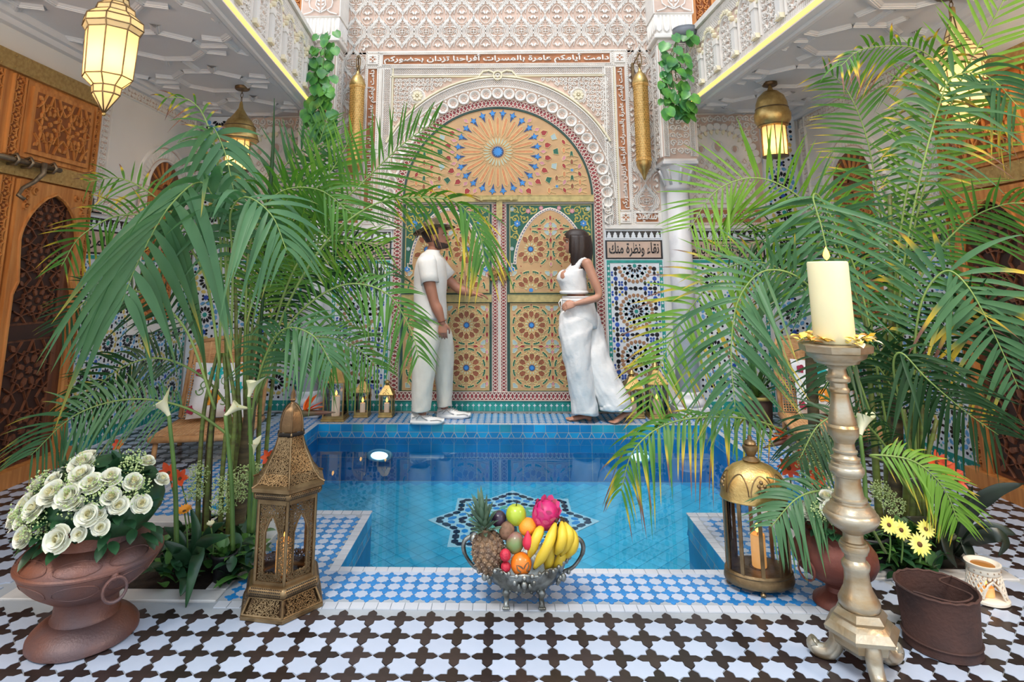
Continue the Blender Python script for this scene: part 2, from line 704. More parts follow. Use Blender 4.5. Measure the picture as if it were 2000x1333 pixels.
# eight-pointed star of mosaic on the pool floor
m_navy = mat('mosaic_navy', (20, 34, 52), .3)
m_mblue = mat('mosaic_blue', (52, 150, 214), .3)
m_mwhite = mat('mosaic_white', (205, 228, 235), .4)
m_mgreen = mat('mosaic_green', (120, 190, 150), .3)
sL = AZ(838, 1022, PBOT)
SR = (AZ(1176, 1022, PBOT).x - sL.x) / 2
st = MB((Vector((SC0.x, SC0.y + .02, PBOT)), Vector((1, 0, 0)), Vector((0, 1, 0)), Vector((0, 0, 1))))
hs_ = SR / sqrt(2)
sq1 = [(-hs_, -hs_), (hs_, -hs_), (hs_, hs_), (-hs_, hs_)]
sq2 = [(SR, 0), (0, SR), (-SR, 0), (0, -SR)]
st.poly(sq1, 0, .002, 2)
st.poly(sq2, 0, .0022, 2)
outl = star(0, 0, SR * .97, SR * .742, 8, 0)


def chain(pts, d, sz, h, m1, m2):
	n = len(pts)
	for i in range(n):
		a, c = pts[i], pts[(i + 1) % n]
		L = hypot(c[0] - a[0], c[1] - a[1])
		k = max(2, round(L / d))
		an = atan2(c[1] - a[1], c[0] - a[0])
		for q in range(k):
			t = (q + .5) / k
			x, y = a[0] + (c[0] - a[0]) * t, a[1] + (c[1] - a[1]) * t
			st.poly(place(ngon(0, 0, sz, 6, 0, 1.25 if q % 2 else .95, .75), x, y, an), 0, h, m1 if (q % 2 == 0 or m2 is None) else m2)


chain([(x * .93, y * .93) for x, y in outl], .085, .036, .004, 0, None)
chain([(x * .80, y * .80) for x, y in outl], .085, .034, .004, 1, 1)
chain([(x * .66, y * .66) for x, y in outl], .085, .034, .004, 0, 0)
chain([(x * .53, y * .53) for x, y in outl], .08, .032, .004, 1, 3)
st.poly(star(0, 0, SR * .42, SR * .3, 8, pi / 8), 0, .003, 3)
for k in range(16):
	st.poly(petal(0, 0, SR * .12, SR * .38, .045, k * pi / 8), 0, .005, (0, 1, 3, 1)[k % 4])
st.poly(star(0, 0, SR * .12, SR * .08, 8), 0, .005, 0)
st.build('star_mosaic', [m_navy, m_mblue, m_mwhite, m_mgreen], basin_o)

# ---- water
wm = bpy.data.materials.new('pool_water')
wm.use_nodes = True
nt = wm.node_tree
for n_ in list(nt.nodes):
	nt.nodes.remove(n_)
N_, L_ = nt.nodes, nt.links
o_ = N_.new('ShaderNodeOutputMaterial')
mx = N_.new('ShaderNodeMixShader')
fr_ = N_.new('ShaderNodeFresnel')
fr_.inputs[0].default_value = 1.29
tr = N_.new('ShaderNodeBsdfTransparent')
tr.inputs[0].default_value = (.74, .93, 1, 1)
gl = N_.new('ShaderNodeBsdfGlossy')
gl.inputs['Roughness'].default_value = .015
gl.inputs['Color'].default_value = (.75, .93, 1, 1)
nz = N_.new('ShaderNodeTexNoise')
nz.inputs['Scale'].default_value = 2.2
nz.inputs['Detail'].default_value = 2
bp = N_.new('ShaderNodeBump')
bp.inputs['Strength'].default_value = .05
bp.inputs['Distance'].default_value = .05
tcn = N_.new('ShaderNodeTexCoord')
L_.new(tcn.outputs['Object'], nz.inputs['Vector'])
L_.new(nz.outputs[0], bp.inputs['Height'])
for n_ in (fr_, gl):
	L_.new(bp.outputs[0], n_.inputs['Normal'])
L_.new(fr_.outputs[0], mx.inputs[0])
L_.new(tr.outputs[0], mx.inputs[1])
L_.new(gl.outputs[0], mx.inputs[2])
L_.new(mx.outputs[0], o_.inputs[0])
w = MB(FLF)
w.poly([(PXL, SYF), (SXL, SYF), (SXL, SYN), (SXR, SYN), (SXR, SYF), (PXR, SYF), (PXR, PYF), (PXL, PYF)], WATER, WATER, 0, False)
w.build('pool_water', wm, kind='stuff', label='still clear blue water filling the tiled pool')

# ---- planter pits with marble kerbs
for key, lab in (('l', 'white marble kerb round the left planting bed by the tall brass lantern'), ('r', 'white marble kerb round the right planting bed behind the rusty bucket')):
	x0, x1, y0, y1 = PLN[key]
	k = thing('marble_kerb', lab, 'kerb', ((x0 + x1) / 2, (y0 + y1) / 2, 0))
	cx, cy = (x0 + x1) / 2, (y0 + y1) / 2
	w_ = .085
	a = (x1 - x0) / 2
	c = (y1 - y0) / 2
	for (p, q) in (((-a, -c), (a, -c + w_)), ((-a, c - w_), (a, c)), ((-a, -c + w_ + .001), (-a + w_, c - w_ - .001)), ((a - w_, -c + w_ + .001), (a, c - w_ - .001))):
		b = MB()
		b.box((p[0], p[1], -.06), (q[0], q[1], .004), bev=.003)
		b.build('kerb_slab', m_marble, k)
	b = MB()
	n = 14
	vs, fs = [], []
	random.seed(5)
	for i in range(n + 1):
		for j in range(n + 1):
			vs.append((x0 + w_ + .002 + (x1 - x0 - 2 * w_ - .004) * i / n, y0 + w_ + .002 + (y1 - y0 - 2 * w_ - .004) * j / n, -.018 + random.uniform(-.008, .012)))
	for i in range(n):
		for j in range(n):
			a_ = i * (n + 1) + j
			fs.append((a_, a_ + n + 1, a_ + n + 2, a_ + 1))
	b.add(vs, fs, 0, True)
	tag(b.build('soil', m_soil), 'dark soil filling the %s planting bed' % ('left' if key == 'l' else 'right'), 'soil', None, 'stuff')
# ================================================================ WALLS
m_plaster = mat('white_plaster', (226, 222, 216), .85, var=.03, vscale=2, bump=.08, bscale=40)
m_stucco = mat('carved_stucco', (232, 226, 218), .8, var=.06, vscale=8, bump=.1, bscale=80)
m_rose = mat('stucco_ground', (206, 180, 164), .9, var=.12, vscale=6)
m_brown = mat('stucco_brown', (172, 116, 82), .9, var=.10, vscale=6)
m_cream = mat('cream_moulding', (232, 222, 192), .7, var=.05)
ZC = 2.93                    # gallery ceilings
CX, CZ = -.075, 2.05         # centre of the great arch
XEL = lambda y: -1.745 - (y - 3.36) * .083      # edges of the two gallery ceilings
XER = lambda y: 1.985 - (y - 3.36) * .066
FB = (Vector((0, YW, 0)), Vector((1, 0, 0)), Vector((0, 0, 1)), Vector((0, -1, 0)))
FL = (Vector((XL, 0, 0)), Vector((0, 1, 0)), Vector((0, 0, 1)), Vector((1, 0, 0)))
FR = (Vector((XR, 0, 0)), Vector((0, -1, 0)), Vector((0, 0, 1)), Vector((-1, 0, 0)))


def off(fr, d, u=0, v=0):
	return (fr[0] + fr[3] * d + fr[1] * u + fr[2] * v, fr[1], fr[2], fr[3])


# ---- plain shells
b = MB()
b.box((XL - .25, YW, -.3), (XR + .25, YW + .25, 6.6))
wall_back = b.build('wall_back', m_plaster, kind='structure')
b = MB()
b.box((XL - .25, .9, -.3), (XL, YW, ZC))
wall_left = b.build('wall_left', m_plaster, kind='structure')
b = MB()
b.box((XR, .9, -.3), (XR + .25, YW, ZC))
wall_right = b.build('wall_right', m_plaster, kind='structure')
m_ceil = mat('ceiling_paint', (222, 220, 220), .75, var=.03, vscale=2)
CE = {}
for nm, xo, XE, lab in (('left', XL - .25, XEL, 0), ('right', XR + .25, XER, 1)):
	b = MB()
	ys = (.9, YW)
	pts = [(xo, ys[0]), (XE(ys[0]), ys[0]), (XE(ys[1]), ys[1]), (xo, ys[1])]
	vs = [(x, y, ZC) for x, y in pts] + [(x, y, ZC + .25) for x, y in pts]
	b.add(vs, [(0, 1, 2, 3), (7, 6, 5, 4), (0, 4, 5, 1), (1, 5, 6, 2), (2, 6, 7, 3), (3, 7, 4, 0)])
	CE[nm] = b.build('ceiling' if nm == 'left' else 'ceiling_2', m_ceil, kind='structure')
	# coffer ribs: octagons joined by short bars
	r = MB((Vector((0, 0, ZC)), Vector((1, 0, 0)), Vector((0, -1, 0)), Vector((0, 0, -1))))
	xm = (xo + .25 * (1 if nm == 'left' else -1) + XE(4.5)) / 2
	p = .78

	def okp(x, y):
		return (XL + .06 < x < XE(y) - .1) if nm == 'left' else (XE(y) + .1 < x < XR - .06)

	def seg(a, c):
		n_ = 10
		run = []
		for q in range(n_ + 1):
			x, y = a[0] + (c[0] - a[0]) * q / n_, a[1] + (c[1] - a[1]) * q / n_
			if okp(x, y):
				run.append((x, -y))
		if len(run) > 1:
			r.stroke(run, .078, 0, .010)
			r.stroke(run, .050, 0, .017)
			r.stroke(run, .020, 0, .023)

	for j in range(0, 8):
		for i in (-1, 0, 1):
			cx_, cy_ = xm + i * p, 5.62 - j * p
			oc = ngon(cx_, cy_, .27, 8, pi / 8, 1.1, 1)
			for q in range(8):
				seg(oc[q], oc[(q + 1) % 8])
				if q % 2 == 0:
					a_ = oc[q]
					seg(oc[q], (cx_ + (a_[0] - cx_) * 1.48, cy_ + (a_[1] - cy_) * 1.48))
			seg((cx_ + .29, cy_), (cx_ + p - .29, cy_))
			seg((cx_, cy_ + .27), (cx_, cy_ + p - .27))
	# border mouldings along the edge
	for d_, h_ in ((.05, .03), (.10, .018)):
		r.stroke([((XE(y) + (-d_ if nm == 'left' else d_)), -y) for y in (.95, YW)], .05, 0, h_)
	r.build('coffer_ribs', m_ceil, CE[nm], kind='structure')
	# cornice where ceiling meets the side wall
	cb = MB()
	xs, sg = (XL, 1) if nm == 'left' else (XR, -1)
	for k_, (w_, h_) in enumerate(((.05, .09), (.09, .05))):
		cb.box((min(xs, xs + sg * w_), .92, ZC - h_), (max(xs, xs + sg * w_), YW - .001, ZC - .0005 + k_ * .0002))
	cb.build('cornice', m_ceil, CE[nm], kind='structure')


# ---------------------------------------------------------------- pattern helpers
def bline(u0, v0, u1, v1):
	"""straight band: s along, t across (left of travel)"""
	L = hypot(u1 - u0, v1 - v0)
	tx, ty = (u1 - u0) / L, (v1 - v0) / L
	return (lambda s_, t: (u0 + tx * s_ - ty * t, v0 + ty * s_ + tx * t)), L


def barc(cx, cy, R0, a0, a1):
	L = R0 * abs(a1 - a0)
	return (lambda s_, t: (cx + (R0 + t) * cos(a0 + (a1 - a0) * s_ / L), cy + (R0 + t) * sin(a0 + (a1 - a0) * s_ / L))), L


def lattice(R, bm_, W, cell, w, h, m=0, h0=0):
	f, L = bm_
	n = max(1, round(L / cell))
	c = L / n
	k = max(1, round(W / c))
	ch = W / k
	for i in range(-k, n):
		for d in (0, 1):
			pts = []
			for q in range(k + 1):
				s_ = (i + q) * c if d == 0 else (i + k - q) * c
				if -1e-6 <= s_ <= L + 1e-6:
					pts.append(f(s_, q * ch))
			if len(pts) > 1:
				R.stroke(pts, w, h0, h, m)


def border(R, bm_, t0, t1, h0, h1, m=0, n=None):
	f, L = bm_
	n = n or max(1, round(L / .06))
	c = [f(L * i / n, (t0 + t1) / 2) for i in range(n + 1)]
	R.stroke(c, abs(t1 - t0), h0, h1, m)


def fillband(R, bm_, t0, t1, h, m, n=None):
	f, L = bm_
	n = n or max(1, round(L / .08))
	vs, fs = [], []
	for i in range(n + 1):
		for t in (t0, t1):
			u, v = f(L * i / n, t)
			vs.append(R.P(u, v, h))
	a, c, d = vs[0], vs[1], vs[2]
	flip = (d - a).cross(c - a).dot(R.fr[3]) < 0
	for i in range(n):
		q = (2 * i, 2 * i + 2, 2 * i + 3, 2 * i + 1)
		fs.append(q[::-1] if flip else q)
	R.add(vs, fs, m)


def rope(R, bm_, W, step, h, m=0, h0=0):
	f, L = bm_
	n = max(1, round(L / step))
	s_ = L / n
	for i in range(n):
		a = i * s_
		R.poly([f(a + s_ * .05, 0), f(a + s_ * .55, 0), f(a + s_ * .95, W), f(a + s_ * .45, W)], h0, h, m)


def braid(R, bm_, W, per, h, m_line, m_a, m_b, h0=0):
	"""two crossing strands with lozenges in the eyes"""
	f, L = bm_
	n = max(1, round(L / per))
	p = L / n
	A = W * .36
	for sg in (1, -1):
		k = n * 8
		R.stroke([f(L * i / k, W / 2 + sg * A * sin(2 * pi * (i / 8))) for i in range(k + 1)], W * .12, h0, h, m_line)
	for i in range(n):
		for q in (0, 1):
			c = (i + .25 + .5 * q) * p
			mm = m_a if q else m_b
			R.poly([f(c - p * .14, W / 2), f(c, W / 2 + A * .5), f(c + p * .14, W / 2), f(c, W / 2 - A * .5)], h0, h * .6, mm)
		for t in (.1, .9):
			c = i * p
			R.poly([f(c - p * .1 + p * .0, W * t), f(c, W * (t + (.12 if t < .5 else -.12))), f(c + p * .1, W * t)], h0, h * .6, m_a) if i else None


def spiral(cx, cy, r, a0, turns, sg=1, n=14, r1=.15):
	return [(cx + r * (1 - (1 - r1) * i / n) * cos(a0 + sg * turns * 2 * pi * i / n), cy + r * (1 - (1 - r1) * i / n) * sin(a0 + sg * turns * 2 * pi * i / n)) for i in range(n + 1)]


def scrollwork(R, inside, u0, v0, u1, v1, cell, w, h, m=0, h0=0, leaf=True, ml=None, seed=1):
	"""scrolling tendrils with leaves, filling a region"""
	rn = random.Random(seed)
	nu, nv = max(1, round((u1 - u0) / cell)), max(1, round((v1 - v0) / cell))
	cu, cv = (u1 - u0) / nu, (v1 - v0) / nv
	ml = m if ml is None else ml
	for i in range(nu):
		for j in range(nv):
			x, y = u0 + (i + .5) * cu, v0 + (j + .5) * cv
			if not inside(x, y):
				continue
			sg = 1 if (i + j) % 2 else -1
			r = min(cu, cv) * .5
			a0 = rn.choice((0, 1, 2, 3)) * pi / 2 + .4
			R.stroke(spiral(x, y, r, a0, 1.25, sg, 12, .2), w, h0, h, m)
			R.poly(ngon(x, y, r * .26, 6), h0, h * 1.15, ml, True, .3)
			if leaf:
				for q in range(3):
					a = a0 + q * 2.1 + rn.uniform(-.3, .3)
					R.poly(petal(x, y, r * .55, r * 1.15, r * .4, a), h0, h * .9, ml, True, .15)


def inpoly_rect(u0, v0, u1, v1, g=0):
	return lambda x, y: u0 + g < x < u1 - g and v0 + g < y < v1 - g


# ---------------------------------------------------------------- lettering
AR = {}
for ch, c0, n_ in (('ا', 0xFE8D, 2), ('أ', 0xFE83, 2), ('ب', 0xFE8F, 4), ('ة', 0xFE93, 2), ('ت', 0xFE95, 4), ('ج', 0xFE9D, 4), ('ح', 0xFEA1, 4), ('د', 0xFEA9, 2), ('ر', 0xFEAD, 2),
				   ('ز', 0xFEAF, 2), ('س', 0xFEB1, 4), ('ض', 0xFEBD, 4), ('ط', 0xFEC1, 4), ('ظ', 0xFEC5, 4), ('ع', 0xFEC9, 4), ('ف', 0xFED1, 4), ('ق', 0xFED5, 4), ('ك', 0xFED9, 4), ('ل', 0xFEDD, 4),
				   ('م', 0xFEE1, 4), ('ن', 0xFEE5, 4), ('ه', 0xFEE9, 4), ('و', 0xFEED, 2), ('ي', 0xFEF1, 4)):
	AR[ch] = (c0, n_)


def shape_arabic(t):
	out = []
	for i, ch in enumerate(t):
		if ch not in AR:
			out.append(ch)
			continue
		c0, n_ = AR[ch]
		prev = i > 0 and t[i - 1] in AR and AR[t[i - 1]][1] == 4
		nxt = n_ == 4 and i + 1 < len(t) and t[i + 1] in AR
		k = (3 if nxt else 1) if prev else (2 if nxt else 0)
		out.append(chr(c0 + k))
	return ''.join(out[::-1])


def lettering(R, text, u0, v0, u1, v1, h0, h1, m=0, bold=.012, rot=0, arabic=True, hfit=True):
	"""text fitted to a box of the frame; rot=1 reads upwards"""
	c = bpy.data.curves.new('lettering', 'FONT')
	c.body = shape_arabic(text) if arabic else text
	c.extrude = .5
	c.offset = bold
	c.resolution_u = 3
	o = bpy.data.objects.new('lettering', c)
	COL.objects.link(o)
	me = bpy.data.meshes.new_from_object(o.evaluated_get(bpy.context.evaluated_depsgraph_get()))
	bpy.data.objects.remove(o)
	bpy.data.curves.remove(c)
	if not me.vertices:
		return
	xs = [q.co.x for q in me.vertices]
	ys = [q.co.y for q in me.vertices]
	x0, x1, y0, y1 = min(xs), max(xs), min(ys), max(ys)
	vs = []
	for q in me.vertices:
		a, d = (q.co.x - x0) / (x1 - x0), (q.co.y - y0) / (y1 - y0)
		if rot:
			a, d = 1 - d, a
		vs.append(R.P(u0 + (u1 - u0) * a, v0 + (v1 - v0) * d, h0 if q.co.z < 0 else h1))
	R.add(vs, [tuple(p.vertices) for p in me.polygons], m)
	bpy.data.meshes.remove(me)


# ---------------------------------------------------------------- zellige mosaics
m_zwhite = mat('zellige_white', (218, 222, 226), .25, var=.05)
m_zblack = mat('zellige_black', (24, 24, 32), .25, var=.2)
m_zblue = mat('zellige_blue', (50, 84, 168), .25, var=.25, vscale=20)
m_zsky = mat('zellige_sky', (104, 160, 206), .25, var=.2, vscale=20)
m_ztan = mat('zellige_tan', (160, 118, 86), .3, var=.2, vscale=20)
m_zteal = mat('zellige_teal', (44, 146, 136), .25, var=.2, vscale=14)
m_zyel = mat('zellige_yellow', (208, 186, 104), .3, var=.15, vscale=20)
m_zgreen = mat('zellige_green', (70, 150, 120), .3, var=.2, vscale=20)
ZM = [m_zwhite, m_zblack, m_zblue, m_zsky, m_ztan, m_zteal, m_zyel, m_zgreen]
WH, BK, BL, SK, TN, TE, YE, GR = range(8)


class Clip:
	"""adds pieces to a builder only while they lie inside a region"""

	def __init__(s, R, inside, h0, h1):
		s.R, s.i, s.h0, s.h1 = R, inside, h0, h1

	def add(s, pts, m):
		if all(s.i(*p) for p in pts):
			s.R.poly(pts, s.h0, s.h1, m, True, .12)


def dart(x, y, a, l, w):
	return place([(l * .5, 0), (l * .1, w * .5), (-l * .5, w * .28), (-l * .32, 0), (-l * .5, -w * .28), (l * .1, -w * .5)], x, y, a)


def zell_a(K, cx, cy, s):
	"""sixteen-fold black and white rosette in a tan ring (dado beside the great door)"""
	K.add(star(cx, cy, s * .052, s * .036, 8), TE)
	for k in range(12):
		a = k * pi / 6
		K.add(petal(cx, cy, s * .06, s * .165, s * .05, a), BK)
		a += pi / 12
		K.add(star(cx + cos(a) * s * .165, cy + sin(a) * s * .165, s * .022, s * .01, 4, a), SK)
		x, y = cx + cos(a) * s * .235, cy + sin(a) * s * .235
		K.add(dart(x, y, a + .5, s * .10, s * .068), BK)
		K.add(dart(x, y, a - .5, s * .10, s * .068), BK)
		a -= pi / 12
		K.add(star(cx + cos(a) * s * .275, cy + sin(a) * s * .275, s * .026, s * .011, 4, a), TE)
	for k in range(24):
		a = (k + .5) * pi / 12
		K.add(petal(cx, cy, s * .30, s * .40, s * .078, a), TN)


def zell_grid(K, cx, cy, s, keep):
	"""ovals and octagons of the field between rosettes"""
	d = s * .108
	for i in range(-9, 10):
		for j in range(-9, 10):
			x, y = cx + i * d, cy + j * d
			if not keep(x, y):
				continue
			t = (i % 2, j % 2)
			if t == (0, 0):
				K.add(ngon(x, y, d * .47, 8, pi / 8), BK if (i // 2 + j // 2) % 2 == 0 else BL)
			elif t == (1, 0):
				K.add(petal(x - d * .48, y, 0, d * 1.04, d * .58, 0), BK)
			elif t == (0, 1):
				K.add(petal(x, y - d * .48, 0, d * 1.04, d * .58, pi / 2), BK)
			else:
				for q in range(4):
					a = pi / 4 + q * pi / 2
					K.add(petal(x, y, d * .06, d * .68, d * .44, a), (BL, BL, YE, BL)[(i // 2 + j + q // 3) % 4] if (i + j) % 4 else (YE if q % 2 else BL))


def zell_b(K, cx, cy, s, ring):
	"""twelve-fold rosette with a coloured petal ring (side walls)"""
	K.add(star(cx, cy, s * .085, s * .06, 8), TE)
	for k in range(12):
		a = k * pi / 6
		K.add(petal(cx, cy, s * .10, s * .27, s * .085, a), BK)
		K.add(petal(cx, cy, s * .20, s * .30, s * .05, a + pi / 12), WH)
	for k in range(12):
		a = (k + .5) * pi / 6
		K.add(petal(cx, cy, s * .285, s * .41, s * .15, a), ring)
	for k in range(16):
		a = (k + .5) * pi / 8
		r = s * (.47 if k % 2 else .475)
		K.add(petal(cx, cy, r - s * .045, r + s * .045, s * .075, a), BK)


def zell_b_field(K, u0, v0, u1, v1, s):
	nu, nv = max(1, round((u1 - u0) / s)), max(1, round((v1 - v0) / s))
	for i in range(-1, nu + 1):
		for j in range(-1, nv + 1):
			x, y = u0 + (i + .5) * (u1 - u0) / nu, v0 + (j + .5) * (v1 - v0) / nv
			zell_b(K, x, y, s, YE if (i + j) % 2 else SK)
			cx, cy = x + (u1 - u0) / nu / 2, y + (v1 - v0) / nv / 2
			K.add(star(cx, cy, s * .09, s * .055, 8), BL)
			for q in range(8):
				a = q * pi / 4 + pi / 8
				K.add(ngon(cx + cos(a) * s * .15, cy + sin(a) * s * .15, s * .036, 6, a), (SK, GR)[q % 2])


def dado(fr, parent, u0, u1, text, kind, name, mirror=False):
	"""tiled dado: green base, mosaic field, lettered frieze, stepped crenellations"""
	b = MB(fr)
	b.rect(u0, .0, u1, 1.735, 0, .010, WH)
	h = .0135
	# green base course of square tiles with white diamonds
	b.rect(u0, .012, u1, .106, .01, .0115, TE)
	n = max(1, round((u1 - u0) / .054))
	w = (u1 - u0) / n
	for k in range(n):
		b.rect(u0 + k * w + .001, .014, u0 + (k + 1) * w - .001, .104, .0115, h, TE)
		b.poly(star(u0 + (k + .5) * w, .066, .017, .008, 4), h, h + .001, WH)
		b.rect(u0 + (k + .5) * w - .001, .014, u0 + (k + .5) * w + .001, .05, h, h + .0005, WH)
	# teal border with white stars
	for (a, c, d, e) in ((u0 + .012, .118, u0 + .044, 1.405), (u1 - .044, .118, u1 - .012, 1.405)):
		b.rect(a, c, d, e, .01, .012, TE)
		k = round((e - c) / .052)
		for q in range(k):
			b.poly(star((a + d) / 2, c + (q + .5) * (e - c) / k, .015, .007, 4, 0), .012, .0135, WH)
	b.rect(u0 + .012, 1.408, u1 - .012, 1.436, .01, h, TE)
	# frieze
	b.rect(u0 + .004, 1.445, u1 - .004, 1.632, .01, .012, BK)
	# crenellations
	k = max(1, round((u1 - u0 - .03) / .059))
	w = (u1 - u0 - .03) / k
	b.rect(u0 + .015, 1.648, u1 - .015, 1.722, .01, .012, BK)
	for q in range(k):
		c = u0 + .015 + (q + .5) * w
		mer = [(-.5, 0), (.5, 0), (.5, .12), (.34, .2), (.34, .5), (.24, .55), (.24, .75), (.12, .8), (0, 1), (-.12, .8), (-.24, .75), (-.24, .55), (-.34, .5), (-.34, .2), (-.5, .12)]
		b.poly([(c + x * w * .98, 1.648 + y * .07) for x, y in mer], .012, h, WH)
	K = Clip(b, inpoly_rect(u0 + .048, .112, u1 - .048, 1.404), .01, h)
	if kind == 'a':
		s = .44
		c = (u0 + u1) / 2
		cs = [1.405 - .025 - s * q for q in range(4)]
		for y in cs:
			zell_a(K, c, y, s)
			if True:
				for x in (c - s, c + s):
					zell_a(K, x, y - s / 2, s * .62)
		keep = lambda x, y: all(hypot(x - c, y - q) > s * .435 for q in cs) and all(hypot(x - c - sg * s, y - q + s / 2) > s * .29 for q in cs for sg in (1, -1))
		for y in cs:
			zell_grid(K, c, y - s / 2, s, lambda x, yy, y=y: keep(x, yy) and abs(yy - y + s / 2) <= s / 2)
	else:
		zell_b_field(K, u0 + .05, .115, u1 - .05, 1.40, .262 if kind == 'b' else .3)
	o = b.build(name, ZM, parent, kind='structure')
	# lettered panel
	t = MB(fr)
	t.rect(u0 + .022, 1.460, u1 - .022, 1.617, .012, .0135, 0)
	lettering(t, text, u0 + .04, 1.468, u1 - .04, 1.61, .0135, .0165, 1, .016)
	t.build('lettered_frieze', [m_frz, m_zblack], o)
	return o


m_frz = mat('frieze_ground', (196, 168, 150), .4, var=.08, vscale=12)
TXT = 'دامت أيامكم عامرة بالمسرات أفراحنا تزدان بحضوركم'

dado(FB, wall_back, .985, 1.556, 'نقاء ونظرة منك', 'a', 'mosaic_dado')
dado(FB, wall_back, -1.725, -1.135, 'تلفها نظرة منك', 'a', 'mosaic_dado')
dado(FB, wall_back, 1.80, 2.56, 'در بطرة نلفها يا أبا لو', 'c', 'mosaic_dado')
dado(FB, wall_back, -2.78, -2.0, 'تلفها نظرة أبا در', 'c', 'mosaic_dado')
dado(FL, wall_left, 4.37, 5.95, 'نظرة منك تلفها أيامكم عامرة', 'b', 'mosaic_dado')
dado(FR, wall_right, -5.95, -4.03, 'نظرة منك تلفها أيامكم عامرة', 'b', 'mosaic_dado')
# green base under the great door
b = MB(FB)
b.rect(-1.135, .012, .985, .106, 0, .0115, TE)
n = 40
for k in range(n):
	u = -1.135 + k * 2.12 / n
	b.rect(u + .001, .014, u + 2.12 / n - .001, .104, .0115, .0135, TE)
	b.poly(star(u + 1.06 / n, .066, .017, .008, 4), .0135, .0145, WH)
	b.rect(u + 1.06 / n - .001, .014, u + 1.06 / n + .001, .05, .0135, .014, WH)
b.build('green_base_course', ZM, wall_back)
# corner pillars of the side bays, mosaic for their full height
for u0, u1 in ((2.60, 2.94), (-3.12, -2.80)):
	b = MB(off(FB, .0))
	b.rect(u0, 0, u1, 2.92, 0, .03, WH)
	K = Clip(b, inpoly_rect(u0 + .01, .12, u1 - .01, 2.90), .03, .0335)
	for q in range(9):
		zell_b(K, (u0 + u1) / 2, .25 + q * .33, .32, YE if q % 2 else SK)
		for sg in (-1, 1):
			for z in (-.05, 0, .05):
				K.add(ngon((u0 + u1) / 2 + sg * .125, .25 + (q + .5) * .33 + z, .018, 6), BK if z == 0 else SK)
		K.add(star((u0 + u1) / 2, .25 + (q + .5) * .33, .03, .02, 8), BL)
	b.rect(u0, .012, u1, .106, .03, .033, TE)
	b.build('mosaic_pillar', ZM, wall_back, kind='structure')
# ================================================================ GREAT DOOR WALL
SM = [m_stucco, m_rose, m_brown, m_cream, m_plaster]
A0, A1 = 0, pi
# ---- upper wall: one carved motif repeated (all copies share one mesh)
MW, MH = .253, .37
b = MB(off(FB, 0))
b.rect(-1.70, 3.60, 1.50, 5.6, 0, .004, 1)
b.rect(1.285, 1.93, 1.56, 3.62, 0, .004, 1)
b.rect(-1.76, 1.93, -1.465, 3.62, 0, .004, 1)
b.build('stucco_ground', SM, wall_back, kind='structure')


def ogee(w, h, k=18):
	p = []
	for i in range(k + 1):
		t = i / k
		p.append((w / 2 * (.5 - .5 * cos(2 * pi * t)) ** .8, -h / 2 + h * t))
	return p + [(-x, y) for x, y in p[-2:0:-1]]


def motif(R, x, y):
	w = .0125
	for sx, k in ((1.0, 0), (.87, 1), (.74, 2), (.60, 3)):
		R.stroke([(x + a, y + c) for a, c in ogee(MW * sx, MH * (.99 - .05 * k), 14)], w if k < 3 else .008, 0, .014, 0, True)
	# flower
	for q in range(4):
		a = pi / 4 + q * pi / 2
		R.stroke([(x + p[0], y + p[1]) for p in [(cos(a) * .008 + .016 * cos(a + t) + .012 * cos(a), sin(a) * .008 + .016 * sin(a + t) + .012 * sin(a)) for t in [2 * pi * i / 8 for i in range(8)]]], .006, 0, .016, 0, True)
	R.poly(star(x, y, .012, .006, 6), 0, .018, 0)
	for sg in (-1, 1):
		R.stroke(ngon(x + sg * .058, y, .017, 9), .006, 0, .015, 0, True)
		R.poly(ngon(x + sg * .058, y, .007, 6), 0, .015, 0)
		for s2 in (-1, 1):
			R.stroke([(x + sg * a, y + s2 * c) for a, c in ((.008, .05), (.03, .058), (.055, .048), (.06, .036))], .012, 0, .015, 0, False, lambda t: .5 + sin(pi * t))
			R.stroke([(x + sg * p[0], y + s2 * p[1]) for p in spiral(.026, .086, .022, 2.6, .9, -1, 9, .25)], .006, 0, .014, 0)
	# corner fill between ogees
	for sg in (-1, 1):
		for s2 in (-1, 1):
			R.stroke([(x + sg * (MW / 2 - a), y + s2 * (MH / 2 - c)) for a, c in ((.004, .10), (.03, .085), (.05, .05), (.048, .03), (.03, .028), (.026, .045))], .007, 0, .014, 0)
			R.stroke([(x + sg * (MW / 2 - a), y + s2 * (MH / 2 - c)) for a, c in ((.004, .13), (.05, .105), (.078, .055), (.085, .012))], .007, 0, .014, 0)
			R.poly(petal(x + sg * MW / 2, y + s2 * MH / 2, .008, .055, .02, atan2(-s2 * .9, -sg * .42)), 0, .015, 0)


mb = MB((Vector((0, 0, 0)), FB[1], FB[2], FB[3]))
motif(mb, 0, 0)
mm_ = None
cells = [(-.075 + i * MW, 3.845 + j * MH) for i in range(-6, 7) for j in range(4) if abs(-.075 + i * MW + .09) < 1.56]
cells += [(1.415, 3.50 - j * MH) for j in range(5)] + [(-1.60, 3.50 - j * MH) for j in range(5)]
for u, v in cells:
	if mm_ is None:
		o = mb.build('carved_motif', SM, wall_back, (u, YW - .004, v))
		mm_ = o.data
	else:
		link('carved_motif', mm_, wall_back, (u, YW - .004, v))

